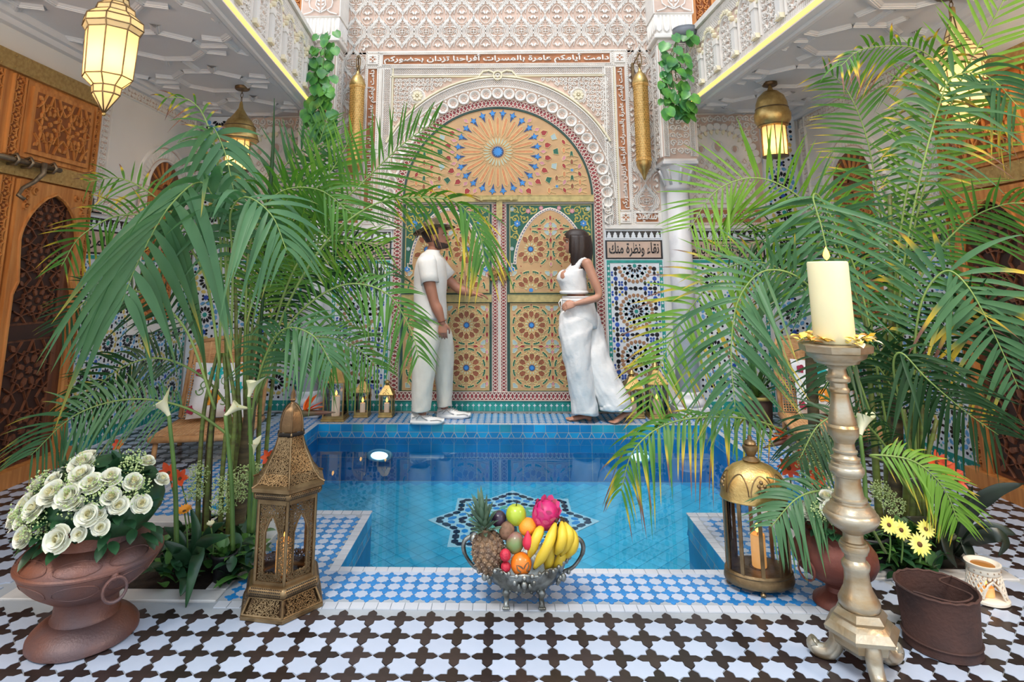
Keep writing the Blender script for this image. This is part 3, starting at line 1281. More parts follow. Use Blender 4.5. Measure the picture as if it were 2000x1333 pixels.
# ---- rectangular frame with lettering
fo = off(FB, 0)
b = MB(fo)
L0, R0, TP, BT = -1.465, 1.285, 3.63, 1.785
b.rect(L0, BT, -1.15, TP, 0, .012, 0)
b.rect(1.0, BT, R0, TP, 0, .012, 0)
b.rect(-1.15, 3.325, 1.0, TP, 0, .0118, 0)
for bb in (bline(L0, BT, L0, TP), bline(R0 - .02, BT, R0 - .02, TP)):
	pass
rp = []
rp.append((bline(L0 + .02, BT, L0 + .02, TP), .012))
rp.append((bline(R0, BT, R0, TP), .012))
rp.append((bline(L0, TP - .022, R0, TP - .022), .014))
for z in (3.612, 3.462):
	rp.append((bline(L0 + .03, z - .006, R0 - .03, z - .006), .012))
for u in (-1.322, 1.135):
	rp.append((bline(u, BT, u, 3.62), .012))
for bb, w in rp:
	rope(b, bb, w, .022, .022, 0, .012)
for (u0, v0, u1, v1) in ((-1.288, 3.476, 1.106, 3.592), (-1.441, 1.93, -1.334, 3.44), (1.150, 1.93, 1.252, 3.44), (1.30, 1.806, 1.53, 1.905), (-1.71, 1.806, -1.48, 1.905)):
	b.rect(u0, v0, u1, v1, .012, .0125, 2)
	for s_ in ((u0, v0, u1, v0), (u0, v1, u1, v1), (u0, v0, u0, v1), (u1, v0, u1, v1)):
		b.stroke([s_[:2], s_[2:]], .014, .012, .026, 0)
for u, v in ((-1.388, 3.535), (1.20, 3.535), (-1.388, 1.856), (1.20, 1.856)):
	b.poly([(u - .055, v - .055), (u + .055, v - .055), (u + .055, v + .055), (u - .055, v + .055)], .012, .03, 0)
	for q in range(4):
		b.poly(petal(u, v, .004, .042, .022, q * pi / 2), .03, .0305, 2)
	b.stroke(star(u, v, .048, .03, 4, pi / 4), .006, .03, .036, 0, True)
# flanking blocks beside the lower corners
b.rect(1.285, 1.785, 1.56, 1.925, 0, .012, 0)
b.rect(-1.76, 1.785, -1.465, 1.925, 0, .012, 0)
b.rect(L0 - .28, 1.745, -1.10, 1.785, 0, .028, 0)
b.rect(.99, 1.745, 1.56, 1.785, 0, .028, 0)
frame_o = b.build('stucco_frame', SM, wall_back, kind='structure')
b = MB(fo)
lettering(b, TXT, -1.27, 3.485, 1.09, 3.585, .0125, .026, 0, .022)
lettering(b, TXT, -1.432, 1.95, -1.343, 3.42, .0125, .026, 0, .02, rot=1)
lettering(b, TXT, 1.160, 1.95, 1.243, 3.42, .0125, .026, 0, .02, rot=1)
lettering(b, 'سعيد', 1.32, 1.815, 1.51, 1.895, .0125, .026, 0, .014)
lettering(b, 'سعيد', -1.69, 1.815, -1.50, 1.895, .0125, .026, 0, .014)
b.build('raised_lettering', SM, frame_o)

# ---- lattice band, spandrels
b = MB(fo)
for bb in (bline(-1.195, BT, -1.195, 3.35), bline(1.115, BT, 1.115, 3.35), bline(-1.195, 3.35, 1.115, 3.35)):
	pass
LI, LO, LT0, LT1 = -1.262, 1.112, 3.352, 3.432      # outer left/right, inner/outer top of lattice
LW = .066
for bb in (bline(LI + LW, BT, LI + LW, LT1), bline(LO, BT, LO, LT1), bline(LI + LW, LT1 - LW, LO - LW, LT1 - LW)):
	fillband(b, bb, 0, LW, .0128, 2)
	lattice(b, bb, LW, .022, .0075, .024, 0, .012)
	border(b, bb, -.012, .002, .012, .030, 0)
	border(b, bb, LW - .002, LW + .014, .012, .034, 0)
	border(b, bb, -.034, -.018, .012, .034, 3)
	border(b, bb, LW + .020, LW + .030, .012, .03, 0)
b.build('lattice_band', SM, frame_o, kind='structure')
SP = (LI + LW + .04, 2.25, LO - LW + .0 - .04 + .07, 3.32)


def spand(x, y):
	return SP[0] < x < LO - .045 and 2.2 < y < 3.325 and hypot(x - CX, y - CZ) > 1.335


b = MB(fo)
N = 30
for sg, ue in ((-1, SP[0] - .01), (1, LO - .035)):
	vs, fs = [], []
	arc = [(CX + sg * 1.31 * cos(t), CZ + 1.31 * sin(t)) for t in [radians(36) + radians(54) * i / N for i in range(N + 1)]]
	arc = [p for p in arc if (p[0] - ue) * sg < 0]
	poly = [(ue, arc[0][1])] + arc + [(ue, 3.335)]
	b.poly(poly, .0118, .0125, 1)
scrollwork(b, spand, SP[0], 2.25, LO - .04, 3.325, .046, .011, .026, 0, .012, True, 0, 3)
for sg in (-1, 1):
	x, y = CX + sg * .835, 3.13
	b.poly(ngon(x, y, .085, 16), .012, .022, 0)
	for q in range(8):
		b.poly(petal(x, y, .01, .06, .036, q * pi / 4), .022, .042, 3, True, .25)
	b.poly(ngon(x, y, .014, 8), .022, .05, 3, True, .3)
	b.stroke(ngon(x, y, .07, 16), .008, .022, .034, 0, True)
b.build('carved_spandrel', SM, frame_o, kind='structure')

# ---- arch bands
b = MB(fo)
aa = radians(8)
bb = barc(CX, CZ, 1.185, 0, pi)
fillband(b, bb, -.02, .125, .013, 1, 60)
bl_ = barc(CX, CZ, 1.19, radians(18), pi - radians(18))
fillband(b, bl_, 0, .064, .0135, 2, 60)
lattice(b, bl_, .064, .022, .0075, .026, 0, .012)
border(b, barc(CX, CZ, 1.175, 0, pi), -.004, .012, .012, .036, 0, 60)
border(b, barc(CX, CZ, 1.255, radians(24), pi - radians(24)), 0, .016, .012, .034, 0, 60)
border(b, barc(CX, CZ, 1.275, radians(27), pi - radians(27)), 0, .026, .012, .040, 3, 60)
# knot at the crown
b.stroke(ngon(CX, 3.345, .045, 16), .018, .012, .046, 3, True)
b.stroke(ngon(CX, 3.345, .018, 10), .01, .012, .046, 0, True)
for sg in (-1, 1):
	b.stroke([(CX + sg * a, 3.345 + c) for a, c in ((.04, .03), (.09, .055), (.15, .045), (.19, .0), (.2, -.03))], .02, .012, .044, 3)
# dots and scrolls outside the cups
for k in range(30):
	a = (k + .0) * pi / 29
	x, y = CX + cos(a) * 1.152, CZ + sin(a) * 1.152
	b.poly(ngon(x, y, .012, 8), .012, .04, 0, True, .2)
b.build('arch_mouldings', SM, frame_o, kind='structure')
# scalloped ring of cups
b = MB(fo)
fillband(b, barc(CX, CZ, 1.045, -.02, pi + .02), 0, .13, .0135, 1, 60)


def cup(R, x, y, a, r):
	rings = [(r, .012), (r * .96, .044), (r * .84, .044), (r * .74, .034), (r * .66, .036), (r * .58, .022), (r * .3, .016), (0.001, .020)]
	n = 14
	vs, fs = [], []
	for rr, h in rings:
		for i in range(n):
			t = 2 * pi * i / n
			vs.append(R.P(x + rr * cos(t), y + rr * sin(t), h))
	for k in range(len(rings) - 1):
		for i in range(n):
			j = (i + 1) % n
			fs.append((k * n + i, k * n + j, (k + 1) * n + j, (k + 1) * n + i))
	R.add(vs, fs, 0, True)


c0 = MB((Vector((0, 0, 0)), FB[1], FB[2], FB[3]))
cup(c0, 0, 0, 0, .060)
for q in range(5):
	c0.poly(petal(0, 0, .006, .03, .016, q * 2 * pi / 5 + .3), .02, .026, 1)
cm = None
for k in range(29):
	a = (k + .5) * pi / 29
	p = (CX + cos(a) * 1.098, YW, CZ + sin(a) * 1.098)
	if cm is None:
		cm = c0.build('scallop_cup', SM, frame_o, p).data
	else:
		link('scallop_cup', cm, frame_o, p)
for sg in (-1, 1):       # foot of the scalloped ring
	x0 = CX + sg * 1.10
	for k, (dz, r) in enumerate(((-.04, .055), (-.125, .035))):
		cup(b, x0 + sg * .0, CZ + dz, 0, r)
	b.stroke([(x0 + sg * a, CZ + c) for a, c in ((-.05, -.05), (-.045, -.10), (-.01, -.13), (.03, -.12), (.035, -.16), (0, -.175), (-.03, -.2), (-.03, -.235), (0, -.255))], .022, .012, .044, 0)
	b.stroke([(x0 + sg * a, CZ + c) for a, c in ((.04, -.02), (.045, -.1), (.05, -.18), (.04, -.26))], .012, .012, .036, 0)
	scrollwork(b, lambda x, y: True, x0 - .04, 1.80, x0 + .05, 1.88, .045, .008, .026, 0, .012)
b.build('scallop_ground', SM, frame_o, kind='structure')
# ---- painted inner border (red braid) round lunette and door
m_bred = mat('paint_crimson', (150, 62, 66), .55, var=.15, vscale=15)
m_bpink = mat('paint_pink', (206, 140, 148), .55, var=.1)
m_blil = mat('paint_lilac', (150, 122, 140), .55, var=.1)
m_bwh = mat('paint_ivory', (226, 210, 196), .55, var=.05)
m_dkgr = mat('paint_dark_green', (44, 78, 70), .5, var=.1)
m_gold = mat('paint_gold', (186, 168, 112), .45, metal=.25, var=.15, vscale=25, bump=.3, bscale=150)
PM = [m_bwh, m_bred, m_bpink, m_blil, m_dkgr, m_gold]
RB, BW = .962, .085
b = MB(fo)
for bb in (barc(CX, CZ, RB, 0, pi), bline(CX + RB, CZ, CX + RB, .19), bline(CX - RB, .19, CX - RB, CZ), bline(CX + RB + BW, .192, CX - RB - BW, .192)):
	fillband(b, bb, 0, BW, .0142, 1, 60)
	braid(b, bb, BW, .078, .021, 0, 2, 3, .0142)
	border(b, bb, .0, .008, .012, .022, 0, 60)
	border(b, bb, BW - .008, BW, .012, .022, 0, 60)
border(b, barc(CX, CZ, RB, 0, pi), -.022, .0, 0, .016, 4, 60)
b.build('painted_border', PM, wall_back, kind='structure')

# ================================================================ GREAT PAINTED DOOR
m_dgr = mat('door_ground', (198, 158, 112), .5, var=.08, vscale=10)
m_dline = mat('door_strapwork', (226, 212, 152), .5, var=.06)
m_dpet = mat('door_petal_brown', (146, 84, 56), .5, var=.15, vscale=30)
m_dor = mat('door_orange', (208, 140, 92), .5, var=.1, vscale=30)
m_dgreen = mat('door_green', (34, 96, 76), .5, var=.1)
m_dblue = mat('door_blue', (60, 136, 206), .45, var=.1)
m_dnavy = mat('door_navy', (36, 72, 122), .5)
m_dred = mat('door_red', (160, 50, 50), .5, var=.1)
m_dlil = mat('door_pale_blue', (168, 186, 186), .5)
m_dyel = mat('door_scroll_yellow', (186, 170, 84), .5, var=.1)
DM = [m_dgr, m_dline, m_dpet, m_dor, m_dgreen, m_dblue, m_dnavy, m_dred, m_dlil, m_dyel, m_bwh, m_gold, m_bpink, m_dkgr]
GD, LN, PT, OR, DG, DB, NV, RD, LL, YL, IV, GO, PK, DK = range(14)


class Strap(Clip):
	w = .006

	def add(s, pts, m, line=True):
		if all(s.i(*p) for p in pts):
			if m >= 0:
				s.R.poly(pts, s.h0, s.h1, m, False)
			if line:
				s.R.stroke(pts, s.w, s.h0, s.h1 + .002, LN, True)


def door_rosette(K, cx, cy, s):
	K.add(star(cx, cy, .17 * s, .125 * s, 12), NV, False)
	K.R.poly(star(cx, cy, .12 * s, .08 * s, 12), K.h1, K.h1 + .001, DB, False) if K.i(cx, cy) else None
	for k in range(12):
		a = k * pi / 6
		K.add(petal(cx, cy, .32 * s, .74 * s, .25 * s, a), PT)
		K.add(petal(cx, cy, .19 * s, .32 * s, .05 * s, a + pi / 12), LL)
		a2 = a + pi / 12
		x, y = cx + .88 * s * cos(a2), cy + .88 * s * sin(a2)
		K.add(place([(-.06 * s, -.14 * s), (.045 * s, -.17 * s), (.07 * s, 0), (.045 * s, .17 * s), (-.06 * s, .14 * s), (-.02 * s, .03 * s), (-.16 * s, 0), (-.02 * s, -.03 * s)], x, y, a2), DG)
		K.add(place(ngon(0, 0, .035 * s, 4), cx + .97 * s * cos(a), cy + .97 * s * sin(a), a), RD, False)
	for rr_, r2_ in ((.80, .66),):
		K.add(star(cx, cy, rr_ * s, r2_ * s, 12, pi / 12), -1)
	for q in range(4):
		a = q * pi / 2
		for d in (.23, -.23) if q < 2 else ():      # lozenges on the cell edges
			px_, py_ = cx + 1.0 * s * cos(a) - d * 1.9 * s * sin(a), cy + 1.0 * s * sin(a) + d * 1.9 * s * cos(a)
			K.add(place([(.17 * s, 0), (.04 * s, .075 * s), (-.15 * s, .06 * s), (-.08 * s, 0), (-.15 * s, -.06 * s), (.04 * s, -.075 * s)], px_, py_, a + pi / 2 * (1 if d > 0 else -1)), RD)
			px_, py_ = cx + 1.0 * s * cos(a) - d * 3.2 * s * sin(a), cy + 1.0 * s * sin(a) + d * 3.2 * s * cos(a)
			K.add(place([(.13 * s, 0), (.05 * s, .065 * s), (-.05 * s, .065 * s), (-.13 * s, 0), (-.05 * s, -.065 * s), (.05 * s, -.065 * s)], px_, py_, a + pi / 2), PK)
		a += pi / 4
		if q == 0:
			K.add(ngon(cx + sqrt(2) * s * cos(a), cy + sqrt(2) * s * sin(a), .09 * s, 6, a), RD)
		x, y = cx + 1.17 * s * cos(a), cy + 1.17 * s * sin(a)
		K.add(place([(.13 * s, 0), (-.02 * s, .17 * s), (-.1 * s, .1 * s), (-.1 * s, -.1 * s), (-.02 * s, -.17 * s)], x, y, a), LL)


def pointed(c, z0, hw, ht):
	return lambda x, y, g=0: (y < z0 and abs(x - c) < hw) or (y >= z0 and abs(x - c) < hw * max(0, 1 - ((y - z0) / ht) ** 1.9) ** .62)


door = tag(bpy.data.objects.new('door_1', None), None, None, None, 'structure')
COL.objects.link(door)


def door_leaf(x0, x1, braid_side):
	leaf = MB(fo)
	leaf.rect(x0, .19, x1, 2.0, 0, .006, DK)
	c = (x0 + x1) / 2
	hw = (x1 - x0) / 2
	lo = leaf.build('door_leaf', DM, door)
	# lower panel
	p = MB(fo)
	p.rect(x0 + .028, .20, x1 - .022, 1.02, .006, .012, GO)
	p.rect(x0 + .036, .208, x1 - .030, 1.012, .006, .0124, GD)
	K = Strap(p, inpoly_rect(x0 + .036, .208, x1 - .030, 1.012, 0), .0124, .015)
	s = .2
	for ix in (-1, 1):
		for iy in range(-1, 3):
			door_rosette(K, c + ix * s, .61 - s + iy * 2 * s, s)
		for iy in range(-1, 3):
			door_rosette(K, c + ix * 3 * s, .61 - s + iy * 2 * s, s)
	p.build('carved_panel', DM, lo)
	# upper panel with its pointed arch
	p = MB(fo)
	p.rect(x0 + .028, 1.118, x1 - .022, 1.99, .006, .012, GO)
	p.rect(x0 + .036, 1.126, x1 - .030, 1.982, .006, .0124, DG)
	ins_ = pointed(c, 1.40, .345, .53)
	ins = lambda x, y: y > 1.36 and ins_(x, y)
	ply = [(x0 + .036, 1.126), (x1 - .03, 1.126), (x1 - .03, 1.345), (c + .33, 1.345)]
	arch = []
	for i in range(25):
		t = -1 + 2 * i / 24
		x = .345 * abs(sin(t * pi / 2)) ** 1.0 * (1 if t > 0 else -1)
		xx = abs(x) / .345
		z = 1.40 + .53 * (1 - min(1, xx) ** (1 / .62)) ** (1 / 1.9)
		arch.append((c - x, z))
	p.poly(ply + arch + [(c - .33, 1.345), (x0 + .036, 1.345)], .012, .0135, GD, False)
	K = Strap(p, lambda x, y: (y < 1.345 and inpoly_rect(x0 + .038, 1.128, x1 - .032, 1.36)(x, y)) or ins(x, y) and abs(x - c) < .335, .0135, .016)
	for ix in (-1, 1):
		for iy in range(-1, 3):
			door_rosette(K, c + ix * s, 1.345 + (iy - .5) * 2 * s + .0, s)
			door_rosette(K, c + ix * 3 * s, 1.345 + (iy - .5) * 2 * s, s)
	# ivory lace edge of the arch
	for w_, h_, m_, sc_ in ((.034, .018, IV, 1.03), (.012, .019, NV, 1.03)):
		p.stroke([(c + (x - c) * sc_, 1.40 + (z - 1.40) * sc_) for x, z in arch], w_, .012, h_, m_)
	for i in range(46):
		t = i / 45 * 24
		k_ = min(23, int(t))
		x = arch[k_][0] + (arch[k_ + 1][0] - arch[k_][0]) * (t - k_)
		z = arch[k_][1] + (arch[k_ + 1][1] - arch[k_][1]) * (t - k_)
		p.poly(ngon(c + (x - c) * 1.03, 1.40 + (z - 1.40) * 1.03, .008, 4, i), .018, .0215, IV)
	for sg in (-1, 1):
		p.stroke([(c + sg * a, d) for a, d in ((.36, 1.42), (.375, 1.40), (.39, 1.41), (.385, 1.37), (.36, 1.36), (.36, 1.33), (.385, 1.325), (.385, 1.29), (.405, 1.285))], .012, .012, .018, IV)
	# arabesque in the spandrels
	spn = lambda x, y: inpoly_rect(x0 + .06, 1.36, x1 - .055, 1.965)(x, y) and not ins(c + (x - c) / 1.16, 1.40 + (y - 1.40) / 1.12)
	scrollwork(p, spn, x0 + .04, 1.36, x1 - .034, 1.98, .085, .011, .015, YL, .0125, True, YL, 11)
	for sg in (-1, 1):
		for (a, d, mc, r) in ((.33, 1.80, DB, .036), (.22, 1.925, PK, .026), (.38, 1.945, LL, .024), (.385, 1.55, LL, .022), (.09, 1.955, PK, .024), (.392, 1.35, DB, .03)):
			for q in range(6):
				p.poly(petal(c + sg * a, d, r * .15, r, r * .62, q * pi / 3 + pi / 6), .0125, .017, mc)
			p.poly(ngon(c + sg * a, d, r * .25, 6), .0125, .018, IV)
	p.build('arched_panel', DM, lo)
	# middle rail and stile braid
	p = MB(fo)
	p.rect(x0 + .004, 1.03, x1, 1.102, .006, .03, 0)
	p.rect(x0 + .004, 1.03, x1, 1.036, .03, .033, 0)
	p.rect(x0 + .004, 1.096, x1, 1.102, .03, .033, 0)
	p.build('middle_rail', m_gold, lo)
	p = MB(fo)
	bx = (x0 - .062, x0 - .006) if braid_side < 0 else (x1 + .006, x1 + .062)
	bb = bline(bx[1], .19, bx[1], 2.0)
	fillband(p, bb, 0, .056, .013, 1, 40)
	braid(p, bb, .056, .062, .019, 0, 2, 3, .013)
	for u in bx:
		p.stroke([(u, .19), (u, 2.0)], .010, 0, .021, 0)
	p.build('braided_stile', PM, lo)
	return lo


leaf_l = door_leaf(-1.030, -.138, 1)
leaf_r = door_leaf(.012, .885, -1)
b = MB(fo)
b.rect(CX - RB, 2.018, CX + RB, 2.085, 0, .035, 0)
b.rect(CX - RB, 2.018, CX + RB, 2.024, .035, .039, 0)
b.rect(CX - RB, 2.079, CX + RB, 2.085, .035, .039, 0)
b.box((0, 0, 0), (0, 0, 0)) if 0 else None
b.build('lintel', m_gold, door)
# bolt bar and lock
b = MB(fo)
b.rect(-.30, 2.035, .12, 2.062, .036, .06, 0)
b.rect(-.09, 1.84, -.03, 2.05, .02, .045, 0)
for u in (-.24, -.075, .06):
	b.rect(u - .012, 2.026, u + .012, 2.072, .03, .07, 0)
b.build('door_bolt', m_gold, door)
b = MB(fo)
for k in range(2):
	u = -.115 + k * .09
	b.poly(ngon(u, 1.30, .042, 10), .02, .034, 0, True, .1)
	for q in range(6):
		a = q * pi / 3
		b.poly(ngon(u + .045 * cos(a), 1.30 + .055 * sin(a), .02, 8), .02, .04, 0, True, .25)
	b.poly(ngon(u, 1.30, .016, 8), .03, .06, 0, True, .2)
	b.rect(u - .012, 1.19, u + .012, 1.27, .02, .036, 0)
b.build('door_lock', mat('aged_brass', (150, 118, 70), .45, metal=.7, var=.3, vscale=40, bump=.4), door)

# ---- lunette
b = MB(fo)
RL = RB - .022
pts = [(CX + RL * cos(pi * i / 48), 2.085 + (RL - .035) * sin(pi * i / 48)) for i in range(49)]
b.poly(pts, 0, .006, GD)
inl = lambda x, y: y > 2.095 and hypot(x - CX, y - CZ) < RL - .008
K = Strap(b, inl, .006, .010)
cy = 2.537
b.poly(star(CX, cy, .066, .05, 24), .006, .011, NV)
b.poly(star(CX, cy, .052, .035, 12), .011, .012, DB)
for k in range(24):
	a = k * pi / 12
	K.add(petal(CX, cy, .075, .155, .013, a + pi / 24), LL)
	K.add([(CX + r * cos(a + d), cy + r * sin(a + d)) for r, d in ((.155, 0), (.20, .075), (.35, .05), (.372, 0), (.35, -.05), (.20, -.075))], OR)
	a += pi / 24
	x, y = CX + .405 * cos(a), cy + .405 * sin(a)
	if inl(x, y):
		b.poly(place([(.05, 0), (.018, .012), (.012, .04), (-.006, .016), (-.075, 0), (-.006, -.016), (.012, -.04), (.018, -.012)], x, y, a), .006, .011, NV, False)
		b.poly(place(star(0, 0, .034, .016, 5), x + .004 * cos(a), y + .004 * sin(a), a), .011, .012, DB, False)
	K.add(place([(.035, 0), (0, .022), (-.035, 0), (0, -.022)], CX + .465 * cos(a - pi / 24), cy + .465 * sin(a - pi / 24), a - pi / 24), PK)
	K.add(place([(.04, 0), (0, .030), (-.03, .02), (-.03, -.02), (0, -.030)], CX + .515 * cos(a), cy + .515 * sin(a), a), RD)
	K.add(place([(.026, -.034), (.026, .034), (-.026, .022), (-.026, -.022)], CX + .592 * cos(a - pi / 24), cy + .585 * sin(a - pi / 24), a), (DG, LL)[k % 2])
for sg in (-1, 1):       # side fields: rows of lozenges, chevrons and stars joined by straps
	for i in range(0, 12):
		for j in range(0, 12):
			x, y = CX + sg * (.05 + i * .078), 2.135 + j * .083 + (.0415 if i % 2 else 0)
			if hypot(x - CX, y - 2.537) < .655:
				continue
			q = (i + 2 * j) % 6
			if q in (0, 3):
				K.add(place([(.034, 0), (.014, .017), (-.014, .017), (-.034, 0), (-.014, -.017), (.014, -.017)], x, y, pi / 2), (OR, PT)[q % 2])
			elif q == 1:
				K.add(star(x, y, .026, .012, 6), DB)
			elif q == 2:
				K.add(place(petal(0, 0, -.034, .034, .034, 0), x, y, pi / 2 + sg * .5), RD)
			elif q == 4:
				K.add(place(petal(0, 0, -.034, .034, .034, 0), x, y, pi / 2 - sg * .5), PK)
			else:
				K.add(place([(.03, -.012), (.03, .012), (-.03, .02), (-.012, 0), (-.03, -.02)], x, y, pi / 2), DG)
			for d in ((.039, .0415), (.039, -.0415)):
				pts_ = [(x + sg * .012, y + d[1] * .3), (x + sg * (d[0] * 2 - .012), y + d[1] * .7)]
				if all(inl(*p_) for p_ in pts_):
					b.stroke(pts_, .005, .006, .012, LN)
b.build('lunette_panel', DM, door)
# ================================================================ COLUMNS, BALCONIES, SIDE WALLS
m_col = mat('column_marble', (222, 220, 220), .45, rgb2=(190, 188, 192), vscale=5, ramp=(.5, .75))


def column(cx, mir):
	k = tag(bpy.data.objects.new('column', None), None, None, None, 'structure')
	COL.objects.link(k)
	k.location = (cx, YW - .13, 0)
	b = MB()
	b.box((-.15, -.15, 0), (.15, .13, .10), bev=.01)
	b.lathe([(.15, .10), (.155, .13), (.13, .16), (.115, .17), (.125, .20), (.112, .225)], 20)
	b.build('plinth', m_col, k)
	b = MB()
	b.lathe([(.108, .22), (.108, 1.2), (.102, 2.12)], 24)
	b.build('shaft', m_col, k)
	b = MB()
	b.lathe([(.102, 2.10), (.122, 2.13), (.112, 2.16), (.125, 2.22), (.16, 2.33), (.175, 2.35)], 20)
	b.box((-.17, -.17, 2.345), (.17, .13, 2.38), bev=.006)
	for q in range(8):
		a = q * pi / 4
		b.tube([(cos(a) * .11, sin(a) * .11, 2.16), (cos(a) * .15, sin(a) * .15, 2.27), (cos(a) * .17, sin(a) * .17, 2.31)], .016, 6)
	b.build('capital', m_col, k)
	# carved pilaster above
	b = MB()
	b.box((-.16, -.16, 2.38), (.16, .13, 3.62))
	b.build('pilaster', m_stucco, k)
	for fr, W in (((Vector((-.16, -.16, 2.40)), Vector((1, 0, 0)), Vector((0, 0, 1)), Vector((0, -1, 0))), .32),
				  ((Vector((.16 * mir, -.16 if mir > 0 else .13, 2.40)), Vector((0, 1 if mir > 0 else -1, 0)), Vector((0, 0, 1)), Vector((mir, 0, 0))), .29),
				  ((Vector((-.16 * mir, .13 if mir > 0 else -.16, 2.40)), Vector((0, -1 if mir > 0 else 1, 0)), Vector((0, 0, 1)), Vector((-mir, 0, 0))), .29)):
		p = MB(fr)
		H = 1.18
		p.rect(.0, 0, W, H, 0, .002, 1)
		for bb in (bline(.05, .02, .05, H - .02), bline(W - .015, .02, W - .015, H - .02), bline(.05, H - .055, W - .05, H - .055)):
			lattice(p, bb, .035, .02, .007, .014, 0)
			border(p, bb, -.008, .0, 0, .018, 0)
			border(p, bb, .036, .046, 0, .018, 0)
		p.stroke([(W / 2 + (W / 2 - .075) * sin(t), H - .25 + .15 * cos(t)) for t in [-pi / 2 + pi * i / 12 for i in range(13)]], .014, 0, .018, 0)
		scrollwork(p, lambda x, y: True, .065, .04, W - .065, H - .09, .075, .013, .016, 0, .001, True, 0, 9)
		p.build('pilaster_carving', SM, k)
	# ledge, fluted block and palmette block
	b = MB()
	b.box((-.20, -.20, 3.62), (.20, .13, 3.665), bev=.008)
	b.box((-.185, -.185, 3.665), (.185, .13, 3.88))
	b.box((-.20, -.20, 3.88), (.20, .13, 4.35))
	for s_ in range(5):
		for face in range(2):
			for (dx) in (-.026, .026):
				pass
			u = -.15 + s_ * .075
			pts = [(u - .02, 3.86), (u - .02, 3.71), (u, 3.69), (u + .02, 3.71), (u + .02, 3.86)]
			if face == 0:
				b.tube([(q[0], -.188, q[1]) for q in pts], .011, 6)
			else:
				b.tube([(-.188 * mir, q[0] - .03, q[1]) for q in pts], .011, 6)
	p = MB((Vector((0, -.20, 3.9)), Vector((1, 0, 0)), Vector((0, 0, 1)), Vector((0, -1, 0))))
	for sg in (-1, 1):
		p.stroke([(sg * a, c) for a, c in ((.0, .02), (.06, .05), (.10, .02), (.17, .0))], .016, 0, .016, 0)
		p.stroke([(sg * a, c) for a, c in spiral(.14, .18, .035, 0, 1.2, sg, 14, .2)], .012, 0, .016, 0)
		p.stroke([(sg * a, c) for a, c in ((.0, .03), (.05, .10), (.04, .16), (.0, .21))], .014, 0, .018, 0)
		p.stroke([(sg * a, c) for a, c in ((.06, .04), (.11, .08), (.12, .13), (.105, .2))], .014, 0, .016, 0)
		for q in range(3):
			p.poly(petal(0, .05 + q * .04, .01, .045, .018, pi / 2 - sg * .9), 0, .014, 0)
	p.rect(-.19, -.01, .19, .22, 0, .003, 1)
	b.build('fluted_block', m_stucco, k)
	p.build('palmette', SM, k)


column(1.695, 1)
column(-1.865, -1)

# ---- balcony fronts: carved blind arcade, pierced edge, light strip under it
m_led = mat('light_strip', (255, 196, 84), emit=1.6, ecol=(255, 200, 92))
BZ0, BZ1 = 2.985, 3.60
for side, XE, sg in (('left', XEL, 1), ('right', XER, -1)):
	y0, y1 = 2.2, YW - .30
	p0, p1 = Vector((XE(y0), y0, 0)), Vector((XE(y1), y1, 0))
	d = (p1 - p0).normalized()
	n = Vector((d.y, -d.x, 0)) * sg
	U = d * sg
	O = p0 if sg > 0 else p1
	L = (p1 - p0).length
	k = tag(bpy.data.objects.new('balcony', None), None, None, None, 'structure')
	COL.objects.link(k)
	fr = (O, U, Vector((0, 0, 1)), n)
	b = MB(fr)
	b.rect(0, ZC - .0, L, BZ1, -.10, 0, 4)
	b.rect(0, BZ1, L, BZ1 + .05, -.12, .04, 0)
	b.rect(0, 2.955, L, BZ0, 0, .035, 0)
	b.build('balcony_front', SM, k)
	b = MB(fr)
	b.rect(0, BZ0, L, BZ1, 0, .003, 1)
	bb = bline(0, BZ0 + .005, L, BZ0 + .005)
	rope(b, bb, .04, .022, .02, 0)
	rope(b, bline(0, BZ1 - .06, L, BZ1 - .06), .05, .016, .016, 0)
	na = round(L / .36)
	aw = L / na
	zs = BZ0 + .30
	for q in range(na):
		c = (q + .5) * aw
		hw = aw * .33
		inner = [(c - hw, BZ0 + .05), (c - hw, zs)] + [(c + hw * sin(t), zs + .17 * cos(t)) for t in [-pi / 2 + pi * i / 10 for i in range(11)]] + [(c + hw, zs), (c + hw, BZ0 + .05)]
		b.stroke(inner, .016, 0, .026, 0)
		lob = []
		for i in range(9):
			t = -pi / 2 + pi * (i + .5) / 9
			b.poly(ngon(c + hw * 1.16 * sin(t), zs + .20 * cos(t), .026, 8), 0, .034, 3, True, .25)
		scrollwork(b, lambda x, y: (y < zs or hypot((x - c) / hw, (y - zs) / .17) < .95), c - hw + .01, BZ0 + .05, c + hw - .01, zs + .17, .062, .012, .018, 0, .003, True, 0, q)
		lattice(b, bline(c - aw / 2, BZ1 - .15, c + aw / 2, BZ1 - .15), .09, .03, .009, .014, 0)
		# colonnette
		e = q * aw
		b.rect(e - .03, BZ0 + .07, e + .03, zs - .02, 0, .045, 4)
		b.rect(e - .04, zs - .02, e + .04, zs + .03, 0, .05, 0)
		b.poly([(e - .04, BZ0 + .045), (e + .04, BZ0 + .045), (e + .03, BZ0 + .085), (e - .03, BZ0 + .085)], 0, .05, 3)
		for sx in (-1, 1):
			b.poly(petal(e + sx * .018, BZ0 + .05, 0, .045, .02, pi / 2), .05, .056, 0)
	b.build('blind_arcade', SM, k)
	b = MB(fr)
	b.rect(0, ZC + .001, L, ZC + .034, .002, .040, 0)
	b.build('light_strip', m_led, k)
	b = MB(fr)
	b.rect(0, ZC - .012, L, ZC - .0005, -.03, .034, 0)
	b.build('edge_moulding', m_ceil, k)
